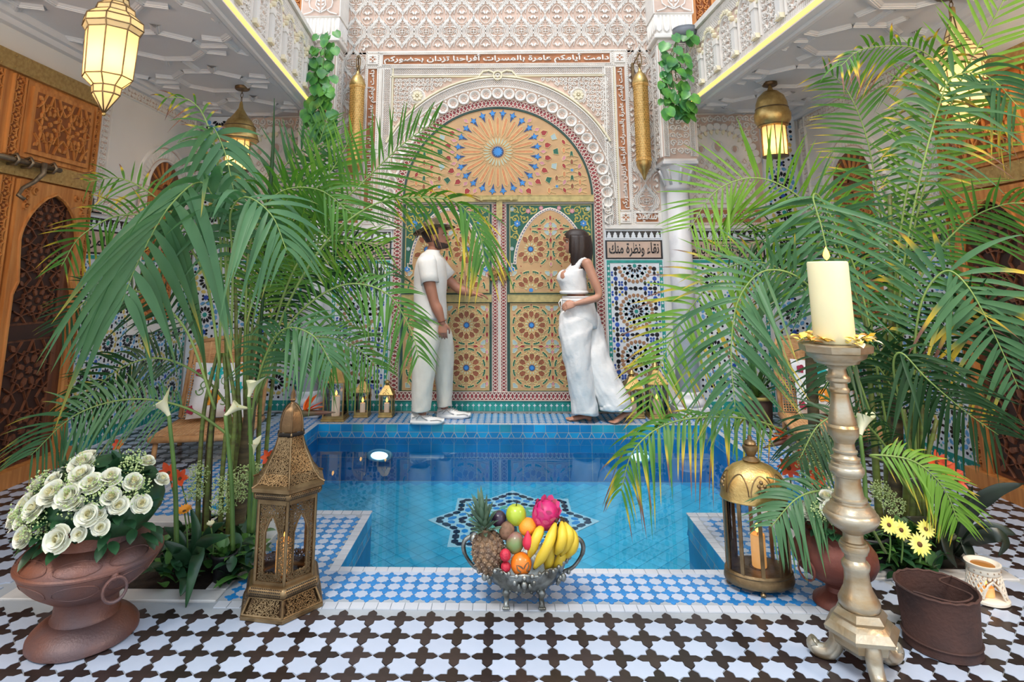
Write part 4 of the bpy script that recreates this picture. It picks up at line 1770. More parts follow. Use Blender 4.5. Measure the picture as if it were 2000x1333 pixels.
# upper storey of carved wood set back behind the balconies
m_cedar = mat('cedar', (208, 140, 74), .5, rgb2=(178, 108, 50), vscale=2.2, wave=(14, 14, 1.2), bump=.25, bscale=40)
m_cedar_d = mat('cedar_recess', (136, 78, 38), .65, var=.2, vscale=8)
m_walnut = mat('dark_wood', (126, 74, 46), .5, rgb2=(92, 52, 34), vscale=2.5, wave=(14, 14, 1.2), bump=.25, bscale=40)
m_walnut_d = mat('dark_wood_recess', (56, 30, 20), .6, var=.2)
WM = [m_cedar, m_cedar_d, m_walnut, m_walnut_d]
for u0, u1 in ((-3.1, -2.07), (1.90, 2.9)):
	b = MB(off(FB, .12))
	b.rect(u0, 3.0, u1, 5.2, -.12, 0, 1)
	for q in range(5):
		u = u0 + .02 + q * (u1 - u0 - .1) / 4
		b.rect(u, 3.0, u + .06, 5.2, 0, .03, 0)
	for q in range(4):
		ua = u0 + .08 + q * (u1 - u0 - .1) / 4
		scrollwork(b, lambda x, y: True, ua + .01, 3.4, ua + (u1 - u0 - .1) / 4 - .07, 4.8, .06, .014, .018, 0, 0, True)
	b.build('carved_wood_screen', WM, wall_back, kind='structure')

# ---- carved niches of the side bays
for u0, u1, c in ((1.84, 2.59, 2.16), (-2.79, -2.02, -2.36)):
	b = MB(FB)
	b.rect(u0, 1.745, u1, 2.915, 0, .008, 1)
	R_ = .335
	ins = lambda x, y: hypot(x - c, y - 2.40) < R_ if y > 2.40 else abs(x - c) < R_ and y > 2.0
	outer = lambda x, y: hypot(x - c, y - 2.40) > .42 if y > 2.40 else abs(x - c) > .42
	scrollwork(b, outer, u0 + .02, 1.98, u1 - .02, 2.90, .07, .015, .024, 0, .008, True, 0, 4)
	arc = [(c + .38 * cos(t), 2.40 + .38 * sin(t)) for t in [pi * i / 24 for i in range(25)]]
	for q in range(17):
		t = pi * (q + .5) / 17
		b.poly(ngon(c + .385 * cos(t), 2.40 + .385 * sin(t), .042, 10), .008, .034, 0, True, .15)
		b.poly(petal(c, 2.40, .30, .36, .03, t), .008, .036, 3)
	lowpts = [(c + .345 * cos(t), 2.40 + .345 * sin(t)) for t in [pi * i / 24 for i in range(25)]]
	b.poly(lowpts + [(c - .345, 2.0), (c + .345, 2.0)], .008, .012, 0)
	for bx, by, bw in ((c, 2.58, .04), (c - .17, 2.55, .025), (c + .17, 2.55, .025)):
		b.poly(petal(bx, by, -bw * 1.6, bw * 1.6, bw * 1.5, pi / 2), .012, .02, 1)
		b.stroke(ngon(bx, by, bw * 1.5, 10), .008, .012, .024, 0, True)
	for i in range(8):
		for j in range(8):
			x, y = c - .30 + i * .086 + (.043 if j % 2 else 0), 1.985 + j * .062
			if ins(x, y) and y < 2.46:
				b.stroke([(x + a * .042, y + d * .05) for a, d in ((-1, 0), (-.5, .5), (0, 1), (.5, .5), (1, 0), (.5, -.4), (0, -.1), (-.5, -.4))], .010, .012, .02, 0, True)
				b.stroke([(x + a * .02, y + d * .03) for a, d in ((-1, 0), (0, 1), (1, 0), (0, -.6))], .008, .012, .02, 1, True)
	b.rect(u0, 1.95, u1, 1.985, .008, .026, 0)
	b.rect(u0, 1.745, u1, 1.775, .008, .03, 0)
	b.rect(u0 + .04, 1.81, u1 - .05, 1.93, .008, .012, 2)
	rope(b, bline(u0 + .02, 1.785, u1 - .02, 1.785), .012, .022, .02, 0, .008)
	scrollwork(b, lambda x, y: abs(y - 1.87) < .05, u0 + .05, 1.835, u1 - .06, 1.905, .05, .011, .022, 0, .012, True)
	lettering(b, 'تزدان بحضوركم', u0 + .1, 1.825, u1 - .1, 1.915, .012, .028, 0, .016)
	b.build('carved_niche', SM, wall_back, kind='structure')
	b = MB(FB)
	e = .02
	b.rect(u0, 1.745, u0 + .03, 2.915, .008, .03, 0)
	b.build('niche_border', SM, wall_back, kind='structure')


# ---- side walls: stucco framed white panel with an arched shuttered window
def side_wall(fr, parent, ua, ub, wc, hw, sgn, zt):
	"""ua nearer the camera, ub at the corner; u already runs along the frame"""
	lo, hi = min(ua, ub), max(ua, ub)
	b = MB(fr)
	W = .105
	ins_rects = [(lo + .03, 1.76, lo + .03 + W, zt), (hi - .03 - W, 1.76, hi - .03, zt), (lo + .03, zt - W, hi - .03, zt), (lo + .03, 1.76, wc - hw - .12, 1.76 + W), (wc + hw + .12, 1.76, hi - .03, 1.76 + W)]
	for q, (a, c, d, e) in enumerate(ins_rects):
		h = .006 + q * .0006
		b.rect(a, c, d, e, 0, h, 1)
		scrollwork(b, lambda x, y: True, a + .014, c + .014, d - .014, e - .014, .045, .010, .016, 0, h, True, 0, q)
		b.stroke([(a, c), (a, e)], .014, 0, .022, 0)
		b.stroke([(d, c), (d, e)], .014, 0, .022, 0)
		b.stroke([(a, c), (d, c)], .014, 0, .0225, 0)
		b.stroke([(a, e), (d, e)], .014, 0, .0225, 0)
	b.build('stucco_border', SM, parent, kind='structure')
	# window: wooden shutters under a carved arch
	zs, ht = 2.06, .28
	win = tag(bpy.data.objects.new('window_1', None), None, None, None, 'structure')
	COL.objects.link(win)
	b = MB(fr)
	bb = barc(wc, zs, hw + .01, 0, pi)
	fillband(b, bb, 0, .13, .008, 1, 30)
	f, L = bb
	for q in range(26):
		s_ = L * (q + .5) / 26
		b.poly([f(s_ - .012, .02), f(s_ + .012, .02), f(s_ + .02, .11), f(s_ - .02, .11)], .008, .02, 0, True, .3)
	border(b, bb, -.012, .012, 0, .03, 0, 30)
	border(b, bb, .12, .145, 0, .026, 0, 30)
	for sg in (-1, 1):
		b.rect(wc + sg * (hw + .05) - .05, .86, wc + sg * (hw + .05) + .05, zs, 0, .02, 4)
		b.rect(wc + sg * (hw + .07) - .06, 1.76, wc + sg * (hw + .07) + .06, zs, .02, .024, 1)
		scrollwork(b, lambda x, y: True, wc + sg * (hw + .07) - .055, 1.77, wc + sg * (hw + .07) + .055, zs, .05, .012, .034, 0, .024)
	b.rect(wc - hw - .1, .80, wc + hw + .1, .86, 0, .06, 4)
	b.build('window_surround', SM, win)
	b = MB(fr)
	top = [(wc + hw * cos(t), zs + ht * sin(t)) for t in [pi * i / 20 for i in range(21)]]
	b.poly(top + [(wc - hw, .86), (wc + hw, .86)], 0, .006, 2)
	for sg in (-1, 1):
		for (za, zb) in ((.90, 1.36), (1.42, 1.98)):
			a, c = sorted((wc + sg * .02, wc + sg * (hw - .02)))
			b.rect(a, za, c, zb, .006, .016, 0)
			b.rect(a + .03, za + .03, c - .03, zb - .03, .016, .0165, 1)
			scrollwork(b, lambda x, y: True, a + .03, za + .03, c - .03, zb - .03, .06, .014, .026, 0, .0165)
	b.rect(wc - hw + .01, 1.985, wc + hw - .01, 2.05, .006, .02, 0)
	for q in range(9):
		t = pi * (q + .5) / 9
		b.stroke([(wc + .05 * cos(t), zs + .01 + .05 * sin(t)), (wc + hw * .93 * cos(t), zs + ht * .93 * sin(t))], .02, .006, .02, 0)
	b.build('shutter', WM, win)


side_wall(FL, wall_left, 4.40, 5.93, 5.37, .265, 1, 2.86)
side_wall(FR, wall_right, -4.03, -5.93, -5.10, .30, -1, 2.84)


# ---- great carved cedar doors in the side walls
def girih(R, u0, v0, u1, v1, h, w, m, mg, n=2):
	"""interlaced star strapwork with carved kernels"""
	R.rect(u0, v0, u1, v1, 0, h, mg)
	W, H = u1 - u0, v1 - v0
	nx = max(1, round(W / .30))
	ny = max(1, round(H / .30))
	cw, ch = W / nx, H / ny
	K = Clip(R, inpoly_rect(u0, v0, u1, v1, .001), h, h + .014)
	for i in range(nx):
		for j in range(ny):
			x, y = u0 + (i + .5) * cw, v0 + (j + .5) * ch
			s = min(cw, ch)
			for a0, r, r2 in ((0, .5, .27), (pi / 8, .36, .30)):
				pts = [(x + (px_ - x) * cw / s, y + (py_ - y) * ch / s) for px_, py_ in star(x, y, r * s, r2 * s, 8, a0)]
				R.stroke(pts, w, h, h + .016, m, True)
			for q in range(8):
				a = q * pi / 4 + pi / 8
				K.add(place([(.10 * s, 0), (.03 * s, .05 * s), (-.07 * s, .035 * s), (-.07 * s, -.035 * s), (.03 * s, -.05 * s)], x + .2 * cw * cos(a), y + .2 * ch * sin(a), a), m)
				a -= pi / 8
				R.stroke([(x + .27 * cw * cos(a - .39), y + .27 * ch * sin(a - .39)), (x + .5 * cw * cos(a), y + .5 * ch * sin(a))], w * .7, h, h + .014, m) if 0 else None
			K.add(star(x, y, .075 * s, .05 * s, 8), m)
			for sx in (-1, 1):
				for sy in (-1, 1):
					K.add(place(petal(0, 0, -.09 * s, .09 * s, .09 * s, 0), x + sx * .40 * cw, y + sy * .40 * ch, atan2(sy, sx)), m)
					R.stroke([(x + sx * .5 * cw, y + sy * .22 * ch), (x + sx * .33 * cw, y + sy * .33 * ch), (x + sx * .22 * cw, y + sy * .5 * ch)], w, h, h + .015, m)


def cedar_door(fr, name, parent, e, dir_, zt, zm, lab):
	"""e: jamb edge nearest the back wall; dir_: direction of u towards the camera"""
	d = tag(bpy.data.objects.new(name, None), None, None, None, 'structure')
	COL.objects.link(d)
	fo_ = off(fr, 0)
	U = lambda t: e + dir_ * t

	def rc(b, t0, z0, t1, z1, h0, h1, m):
		a, c = sorted((U(t0), U(t1)))
		b.rect(a, z0, c, z1, h0, h1, m)

	b = MB(fo_)
	rc(b, 0, 0, 2.6, zt, 0, .045, 0)
	b.build('door_frame', WM, d)
	# brass covered rails
	for za, zb in ((zt - .115, zt), (zm, zm + .115)):
		b = MB(fo_)
		rc(b, -.005, za, 2.6, zb, .045, .075, 0)
		for q in range(26):
			for z in (za + .02, zb - .02):
				b.poly(ngon(U(.05 + q * .1), z, .006, 6), .075, .082, 0, True, .3)
		b.build('brass_rail', m_rail, d)
	# chain carved strips
	for t0 in (.01, .73, .90, 1.62):
		for za, zb in ((zm + .125, zt - .125), (.12, zm - .01)):
			b = MB(fo_)
			w = .055 if t0 == .01 else .09
			rc(b, t0, za, t0 + w, zb, .045, .048, 1)
			n = max(1, round((zb - za) / .075))
			for q in range(n):
				z = za + (q + .5) * (zb - za) / n
				b.stroke([(U(t0 + w / 2) + p[0], z + p[1]) for p in star(0, 0, .036 * w / .09 + .004, .026 * w / .09, 6)], .010, .048, .062, 0, True)
				b.poly(ngon(U(t0 + w / 2), z, .010, 6), .048, .06, 0)
			for t in (t0, t0 + w):
				b.stroke([(U(t), za), (U(t), zb)], .012, .045, .066, 0)
			b.build('chain_strip', WM, d)
	for t0 in (.075, .985 + .03):
		t1 = t0 + .63
		# square panel above the rail
		b = MB(fo_)
		za, zb = zm + .13, zt - .13
		a, c = sorted((U(t0), U(t1)))
		b.rect(a, za, c, zb, .045, .055, 0)
		b.rect(a + .03, za + .03, c - .03, zb - .03, .055, .075, 0)
		o = off(fr, .06)
		g = MB(o)
		g2 = b.fr
		b.fr = off(fr, .05)
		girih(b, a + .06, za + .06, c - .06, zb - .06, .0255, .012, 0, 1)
		b.build('square_panel', WM, d)
		# arched panel below with the dark inner door
		b = MB(fo_)
		m_ = (a + c) / 2
		hw = (c - a) / 2 - .045
		zs, zap = zm - .40, zm - .075
		# opening outline: horseshoe narrowing at the springing
		op = [(m_ + hw, .10), (m_ + hw, zs - .34), (m_ + hw * .87, zs - .26), (m_ + hw * .9, zs - .2), (m_ + hw * .98, zs)]
		for i in range(1, 9):
			t = i / 9
			op.append((m_ + hw * .98 * (1 - t ** 1.8) ** .72, zs + (zap - zs) * t))
		op2 = op + [(m_, zap)] + [(2 * m_ - x, z) for x, z in op[::-1]]
		z1 = zm - .015
		# face board built as strips left and right of the opening
		for sgn_ in (-1, 1):
			edge = m_ + sgn_ * (c - a) / 2
			half = [(m_ + sgn_ * (x - m_), z) for x, z in op] + [(m_, zap)]
			for (p, q) in zip(half[:-1], half[1:]):
				b.poly([p, q, (edge, q[1]), (edge, p[1])], .045, .085, 0)
			b.poly([(m_, zap), (m_, z1), (edge, z1), (edge, zap)], .045, .085, 0)
			scrollwork(b, lambda x, y: (x - m_) * sgn_ > 0.03 and y > zap - .28 and hypot((x - m_) / hw, (y - zs) / (zap - zs)) > 1.12, m_ - (c - a) / 2 + .03, zs + .02, m_ + (c - a) / 2 - .03, z1 - .03, .06, .013, .098, 0, .085, True, 0, 6)
		b.stroke(op2, .02, .08, .096, 0)
		b.build('arched_board', WM, d)
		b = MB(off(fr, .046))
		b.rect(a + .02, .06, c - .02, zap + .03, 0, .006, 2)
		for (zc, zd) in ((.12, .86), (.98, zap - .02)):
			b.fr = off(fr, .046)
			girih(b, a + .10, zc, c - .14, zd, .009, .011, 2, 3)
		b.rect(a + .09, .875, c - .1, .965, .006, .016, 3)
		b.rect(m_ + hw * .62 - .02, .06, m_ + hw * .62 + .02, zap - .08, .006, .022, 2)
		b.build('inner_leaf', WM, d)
	b = MB(fo_)
	rc(b, -.03, 0, 2.6, .10, .045, .12, 0)
	b.build('door_sill', WM, d)
	return d


m_rail = mat('hammered_brass', (172, 140, 84), .42, metal=.6, rgb2=(196, 166, 108), vscale=40, bump=.9, bscale=160)
dl = cedar_door(FL, 'door_2', wall_left, 4.36, -1, 2.665, 1.90, '')
dr = cedar_door(FR, 'door_3', wall_right, -4.00, 1, 2.56, 1.80, '')
# sliding bolt and hook on the left door
m_iron = mat('worn_iron', (128, 112, 92), .45, metal=.8, var=.25, vscale=30, bump=.3)
b = MB()
b.tube([(XL + .12, 3.2, 1.985), (XL + .12, 3.93, 1.985)], .018, 8)
for y in (3.55, 3.66, 3.86):
	b.tube([(XL + .075, y, 2.0), (XL + .13, y, 2.02), (XL + .15, y, 1.985), (XL + .13, y, 1.955), (XL + .075, y, 1.96)], .010, 6)
b.build('door_bolt', m_iron, dl)
b = MB()
b.tube([(XL + .14, 3.76, 2.0), (XL + .15, 3.75, 1.93), (XL + .13, 3.71, 1.87), (XL + .12, 3.64, 1.82), (XL + .13, 3.60, 1.77), (XL + .15, 3.63, 1.745)], [.02, .017, .014, .013, .013, .012], 8)
b.build('door_hook', m_iron, dl)
# ================================================================ LAMPS, LANTERNS, CANDLES
m_brass = mat('aged_brass_plate', (150, 126, 92), .42, metal=.8, rgb2=(112, 90, 62), vscale=14, bump=.25, bscale=90)
m_brass_b = mat('bright_brass', (208, 178, 116), .36, metal=.85, rgb2=(178, 146, 88), vscale=18, bump=.35, bscale=120)
m_bronze = mat('dark_bronze', (124, 98, 68), .42, metal=.8, rgb2=(84, 64, 46), vscale=10, bump=.3, bscale=80)
m_wax = mat('candle_wax', (232, 222, 178), .55, sss=.25, var=.04, bump=.1, bscale=20)
m_waxw = mat('white_candle_wax', (236, 222, 208), .55, sss=.25, emit=.22, ecol=(255, 206, 170))  # faint emission stands in for flame light inside the wax
m_waxo = mat('glowing_candle_wax', (240, 190, 130), .5, sss=.3, emit=.35, ecol=(255, 170, 80))  # warm emission put into the wax in place of candlelight
m_wick = mat('wick', (30, 24, 20), .9)
m_flame = mat('flame', (255, 190, 90), emit=5, ecol=(255, 170, 64))


def glass_mat(name, tint=(1, 1, 1), gloss=.12):
	m = bpy.data.materials.new(name)
	m.use_nodes = True
	nt = m.node_tree
	for n_ in list(nt.nodes):
		nt.nodes.remove(n_)
	o = nt.nodes.new('ShaderNodeOutputMaterial')
	mx = nt.nodes.new('ShaderNodeMixShader')
	t = nt.nodes.new('ShaderNodeBsdfTransparent')
	t.inputs[0].default_value = (*tint, 1)
	g = nt.nodes.new('ShaderNodeBsdfGlossy')
	g.inputs['Roughness'].default_value = .03
	f = nt.nodes.new('ShaderNodeFresnel')
	f.inputs[0].default_value = 1.45
	nt.links.new(f.outputs[0], mx.inputs[0])
	nt.links.new(t.outputs[0], mx.inputs[1])
	nt.links.new(g.outputs[0], mx.inputs[2])
	nt.links.new(mx.outputs[0], o.inputs[0])
	return m


m_glass = glass_mat('clear_glass', (.95, .98, .98))


def frosted_mat():
	m = bpy.data.materials.new('frosted_lamp_glass')
	m.use_nodes = True
	nt = m.node_tree
	for n_ in list(nt.nodes):
		nt.nodes.remove(n_)
	o = nt.nodes.new('ShaderNodeOutputMaterial')
	mx = nt.nodes.new('ShaderNodeMixShader')
	mx.inputs[0].default_value = .5
	d = nt.nodes.new('ShaderNodeBsdfDiffuse')
	d.inputs[0].default_value = srgb(232, 220, 184)
	t = nt.nodes.new('ShaderNodeBsdfTranslucent')
	t.inputs[0].default_value = srgb(132, 108, 66)
	nt.links.new(d.outputs[0], mx.inputs[1])
	nt.links.new(t.outputs[0], mx.inputs[2])
	ad = nt.nodes.new('ShaderNodeAddShader')
	e = nt.nodes.new('ShaderNodeEmission')
	e.inputs[0].default_value = srgb(255, 226, 150)
	e.inputs[1].default_value = .12
	nt.links.new(mx.outputs[0], ad.inputs[0])
	nt.links.new(e.outputs[0], ad.inputs[1])
	nt.links.new(ad.outputs[0], o.inputs[0])
	return m


m_frost = frosted_mat()


class QB(MB):
	"""flat work on a four-cornered face; u and v run 0..1"""

	def quad(s, c00, c10, c11, c01):
		s.c = [Vector(q) for q in (c00, c10, c11, c01)]
		s.n = (s.c[1] - s.c[0]).cross(s.c[3] - s.c[0]).normalized()
		s.fr = (s.c[0], (s.c[1] - s.c[0]).normalized(), (s.c[3] - s.c[0]).normalized(), s.n)
		s.W = (s.c[1] - s.c[0]).length
		s.H = (s.c[3] - s.c[0]).length
		return s

	def P(s, u, v, h):
		c = s.c
		return (c[0] * (1 - u) + c[1] * u) * (1 - v) + (c[3] * (1 - u) + c[2] * u) * v + s.n * h

	def stroke(s, pts, w, h0, h1, m=0, closed=False, taper=None):
		# width given in metres; u, v normalised
		n = len(pts)
		W, H = s.W, s.H
		vs = []
		for i in range(n):
			a, b = (pts[(i - 1) % n], pts[(i + 1) % n]) if closed else (pts[max(i - 1, 0)], pts[min(i + 1, n - 1)])
			tx, ty = (b[0] - a[0]) * W, (b[1] - a[1]) * H
			l = hypot(tx, ty) or 1e-9
			nx, ny = -ty / l * w / 2 / W, tx / l * w / 2 / H
			x, y = pts[i]
			vs += [s.P(x + nx, y + ny, h0), s.P(x + nx * .6, y + ny * .6, h1), s.P(x - nx * .6, y - ny * .6, h1), s.P(x - nx, y - ny, h0)]
		fs = []
		for i in range(n if closed else n - 1):
			j = (i + 1) % n
			for k in range(4):
				fs.append((i * 4 + k, i * 4 + (k + 1) % 4, j * 4 + (k + 1) % 4, j * 4 + k))
		s.add(vs, fs, m)


def filigree(q, inside, nu, nv, w, h, m=0, seed=1, net=True):
	"""pierced metal: spirals and petals touching each other, open between"""
	rn = random.Random(seed)
	for i in range(nu):
		for j in range(nv):
			x, y = (i + .5) / nu, (j + .5) / nv
			if not inside(x, y):
				continue
			sg = 1 if (i + j) % 2 else -1
			a0 = rn.random() * 6.28
			pts = spiral(0, 0, .62, a0, 1.1, sg, 9, .15)
			q.stroke([(x + p[0] / nu, y + p[1] / nv) for p in pts], w, -h, h, m)
			for k in range(2):
				a = a0 + 1.2 + k * 2.6
				q.stroke([(x + .15 * cos(a) / nu, y + .15 * sin(a) / nv), (x + .8 * cos(a + .3) / nu, y + .8 * sin(a + .3) / nv)], w * 1.3, -h, h, m)


def candle(label, loc, r, h, wax, group=None, flame=.03, glow=None):
	t = thing('candle', label, 'candle', loc, 0, group)
	b = MB()
	b.lathe([(r * .97, 0), (r, .004), (r, h - .006), (r * .96, h), (r * .8, h - .002), (r * .25, h - .006), (0, h - .007)], 24)
	b.build('wax', wax, t)
	b = MB()
	b.tube([(0, 0, h - .008), (.001, 0, h + .004), (.002, 0, h + .008)], .0015, 5)
	b.build('wick', m_wick, t)
	b = MB()
	f = flame
	b.lathe([(.0, h + .004), (f * .16, h + .006 + f * .12), (f * .24, h + .006 + f * .3), (f * .18, h + .006 + f * .6), (f * .07, h + .006 + f * .85), (0, h + .006 + f)], 10)
	b.build('flame', m_flame, t)
	return t


def lamp_light(parent, z, e, col=(1, .78, .5), r=.03):
	l = bpy.data.lights.new('bulb', 'POINT')
	l.energy = e
	l.color = col
	l.shadow_soft_size = r
	o = bpy.data.objects.new('bulb', l)
	COL.objects.link(o)
	o.parent = parent
	o.location = (0, 0, z)
	return o


def chain_links(b, z0, z1, step=.034, m=0):
	n = max(1, round((z1 - z0) / step))
	s_ = (z1 - z0) / n
	for k in range(n):
		z = z0 + (k + .5) * s_
		ring = []
		for i in range(9):
			a = 2 * pi * i / 8
			d = (cos(a) * .010, 0) if k % 2 else (0, cos(a) * .010)
			ring.append((d[0], d[1], z + sin(a) * s_ * .62))
		b.tube(ring, .0028, 5, m, caps=False)


# ---- faceted star lanterns of frosted glass (front of each gallery)
def facet_lantern(loc, label, group, S=1.):
	t = thing('glass_lantern', label, 'lantern', loc, .35, group)
	prof = [(.004, 0), (.070, .105), (.074, .15), (.125, .20), (.135, .47), (.155, .50), (.150, .545), (.105, .585), (.098, .62), (.068, .645), (.062, .68), (.012, .83)]
	n = 8
	g = MB()
	g.lathe([(r * S, z * S) for r, z in prof], n, 0, smooth=False, close=False)
	g.build('glass_pane_body', m_frost, t)
	f = MB()
	for k, (r, z) in enumerate(prof):
		ring = [(r * S * cos(2 * pi * i / n), r * S * sin(2 * pi * i / n), z * S) for i in range(n + 1)]
		if r > .02:
			f.tube(ring, .0035, 5, caps=False)
	for i in range(n):
		a = 2 * pi * i / n
		f.tube([(r * S * cos(a), r * S * sin(a), z * S) for r, z in prof], .0035, 5)
	f.build('lead_frame', m_brass, t)
	c = MB()
	top = prof[-1][1] * S
	c.lathe([(.012, top - .01), (.017, top), (.017, top + .05), (.012, top + .055), (.0, top + .06)], 10)
	c.build('cap', m_brass_b, t)
	c = MB()
	c.ball((0, 0, -.008), .010, 0, 8, 6)
	c.build('bottom_bead', m_brass_b, t)
	c = MB()
	chain_links(c, top + .055, max(top + .1, ZC - loc[2] - .03))
	c.build('chain', m_bronze, t)
	c = MB()
	c.lathe([(.07, ZC - loc[2] - .03), (.08, ZC - loc[2] - .02), (.08, ZC - loc[2] - .001)], 20)
	c.build('ceiling_rose', m_brass, t)
	lamp_light(t, .30 * S, 11)
	return t


def mul(v, y):
	return Vector((v[0], y, v[2]))


p = AY(203, 220, 2.75)
facet_lantern((p.x, 2.75, p.z), 'faceted frosted glass lantern glowing above the left carved cedar door', 'faceted glass lanterns', .86)
p = AY(1893, 262, 3.35)
facet_lantern((p.x, 3.35, p.z), 'faceted frosted glass lantern half hidden behind the right palm top', 'faceted glass lanterns', .86)


# ---- brass dome pendants over the back of each gallery
def dome_pendant(loc, label, onion):
	t = thing('dome_pendant', label, 'lamp', loc, 0, 'brass dome pendant lamps')
	b = MB()
	if onion:
		pr = [(.098, .26), (.120, .275), (.145, .32), (.148, .37), (.13, .42), (.128, .425), (.126, .47), (.105, .53), (.06, .575), (.025, .59), (.014, .62), (.010, .64)]
	else:
		pr = [(.15, .26), (.162, .275), (.162, .29), (.150, .33), (.142, .34), (.13, .39), (.10, .45), (.09, .455), (.05, .51), (.02, .56), (.010, .62)]
	b.lathe(pr, 28)
	b.build('brass_dome', m_brass_b, t)
	b = MB()
	for k, (r, z) in enumerate(pr):
		if k in (1, 4, 5):
			b.tube([(r * 1.01 * cos(2 * pi * i / 24), r * 1.01 * sin(2 * pi * i / 24), z) for i in range(25)], .004, 5, caps=False)
	rr = .10
	for i in range(10):
		a = 2 * pi * i / 10
		b.tube([(rr * cos(a), rr * sin(a), .005), (rr * cos(a), rr * sin(a), .27)], .004, 5)
	for z in (.005, .27):
		b.tube([(rr * cos(2 * pi * i / 24), rr * sin(2 * pi * i / 24), z) for i in range(25)], .006, 6, caps=False)
	b.lathe([(.0, -.02), (.02, -.012), (.10, .0), (.10, .006), (0, .006)], 20)
	b.build('brass_cage', m_brass, t)
	b = MB()
	b.lathe([(.094, .008), (.094, .262)], 20, close=False)
	b.build('frosted_shade', m_frost, t)
	b = MB()
	chain_links(b, .62, ZC - loc[2] - .02)
	b.lathe([(.055, ZC - loc[2] - .03), (.062, ZC - loc[2] - .022), (.062, ZC - loc[2] - .001)], 20)
	b.build('chain', m_bronze, t)
	lamp_light(t, .10, 10)
	return t


p = AY(1515, 307, 5.0)
dome_pendant((p.x, 5.0, p.z), 'onion shaped brass dome lamp hanging by the right carved niche', True)
p = AY(462, 330, 5.0)
dome_pendant((p.x, 5.0, p.z - .02), 'conical brass dome lamp hanging behind the left palm', False)


# ---- tall pierced brass tube lamps on the back wall
def tube_lamp(x, label):
	t = thing('wall_tube_lamp', label, 'wall lamp', (x, YW - .20, 2.30), 0, 'pierced brass tube wall lamps')
	b = MB()
	b.lathe([(.0, -.10), (.012, -.085), (.018, -.06), (.03, -.03), (.062, .03), (.072, .06), (.074, .09)], 20)
	b.build('bottom_cone', m_brass_b, t)
	b = MB()
	b.lathe([(.072, .09), (.078, .095), (.078, .115), (.070, .12), (.070, .86), (.078, .865), (.078, .885), (.070, .89)], 24)
	b.build('tube_core', m_tubeglow, t)
	# pierced sleeve: raised rings of small diamonds
	q = MB()
	n = 20
	for j in range(30):
		for i in range(n):
			a = 2 * pi * (i + .5 * (j % 2)) / n
			z = .135 + j * .0245
			r = .0735
			vs = [(r * cos(a - .10), r * sin(a - .10), z), (r * cos(a), r * sin(a), z - .010), (r * cos(a + .10), r * sin(a + .10), z), (r * cos(a), r * sin(a), z + .010)]
			q.add(vs + [(v_[0] * .95, v_[1] * .95, v_[2]) for v_ in vs], [(0, 1, 2, 3), (0, 4, 5, 1), (1, 5, 6, 2), (2, 6, 7, 3), (3, 7, 4, 0)])
	q.build('pierced_sleeve', m_brass_b, t)
	b = MB()
	b.lathe([(.080, .885), (.082, .90), (.068, .94), (.05, .985), (.03, 1.0), (.014, 1.03), (.008, 1.06)], 20)
	b.build('top_cap', m_brass_b, t)
	b = MB()
	b.tube([(.022 * cos(2 * pi * i / 12), 0, 1.14 + .075 * sin(2 * pi * i / 12)) for i in range(13)], .006, 6, caps=False)
	b.tube([(0, .022 * cos(2 * pi * i / 12), 1.075 + .03 * sin(2 * pi * i / 12)) for i in range(13)], .005, 6, caps=False)
	b.build('hanging_ring', m_brass, t)
	b = MB()
	b.box((-.05, .13, .92), (-.025, .198, 1.16), bev=.003)
	b.tube([(-.037, .17, 1.12), (-.02, .08, 1.17), (0, .0, 1.20)], .007, 6)
	b.build('wall_bracket', m_brass, t)


m_tubeglow = mat('glowing_brass_core', (184, 148, 92), .35, metal=.6, emit=.12, ecol=(255, 190, 90), var=.3, vscale=60)
tube_lamp(1.362, 'pierced brass tube lamp on the wall right of the great arch')
tube_lamp(-1.495, 'pierced brass tube lamp on the wall left of the great arch')


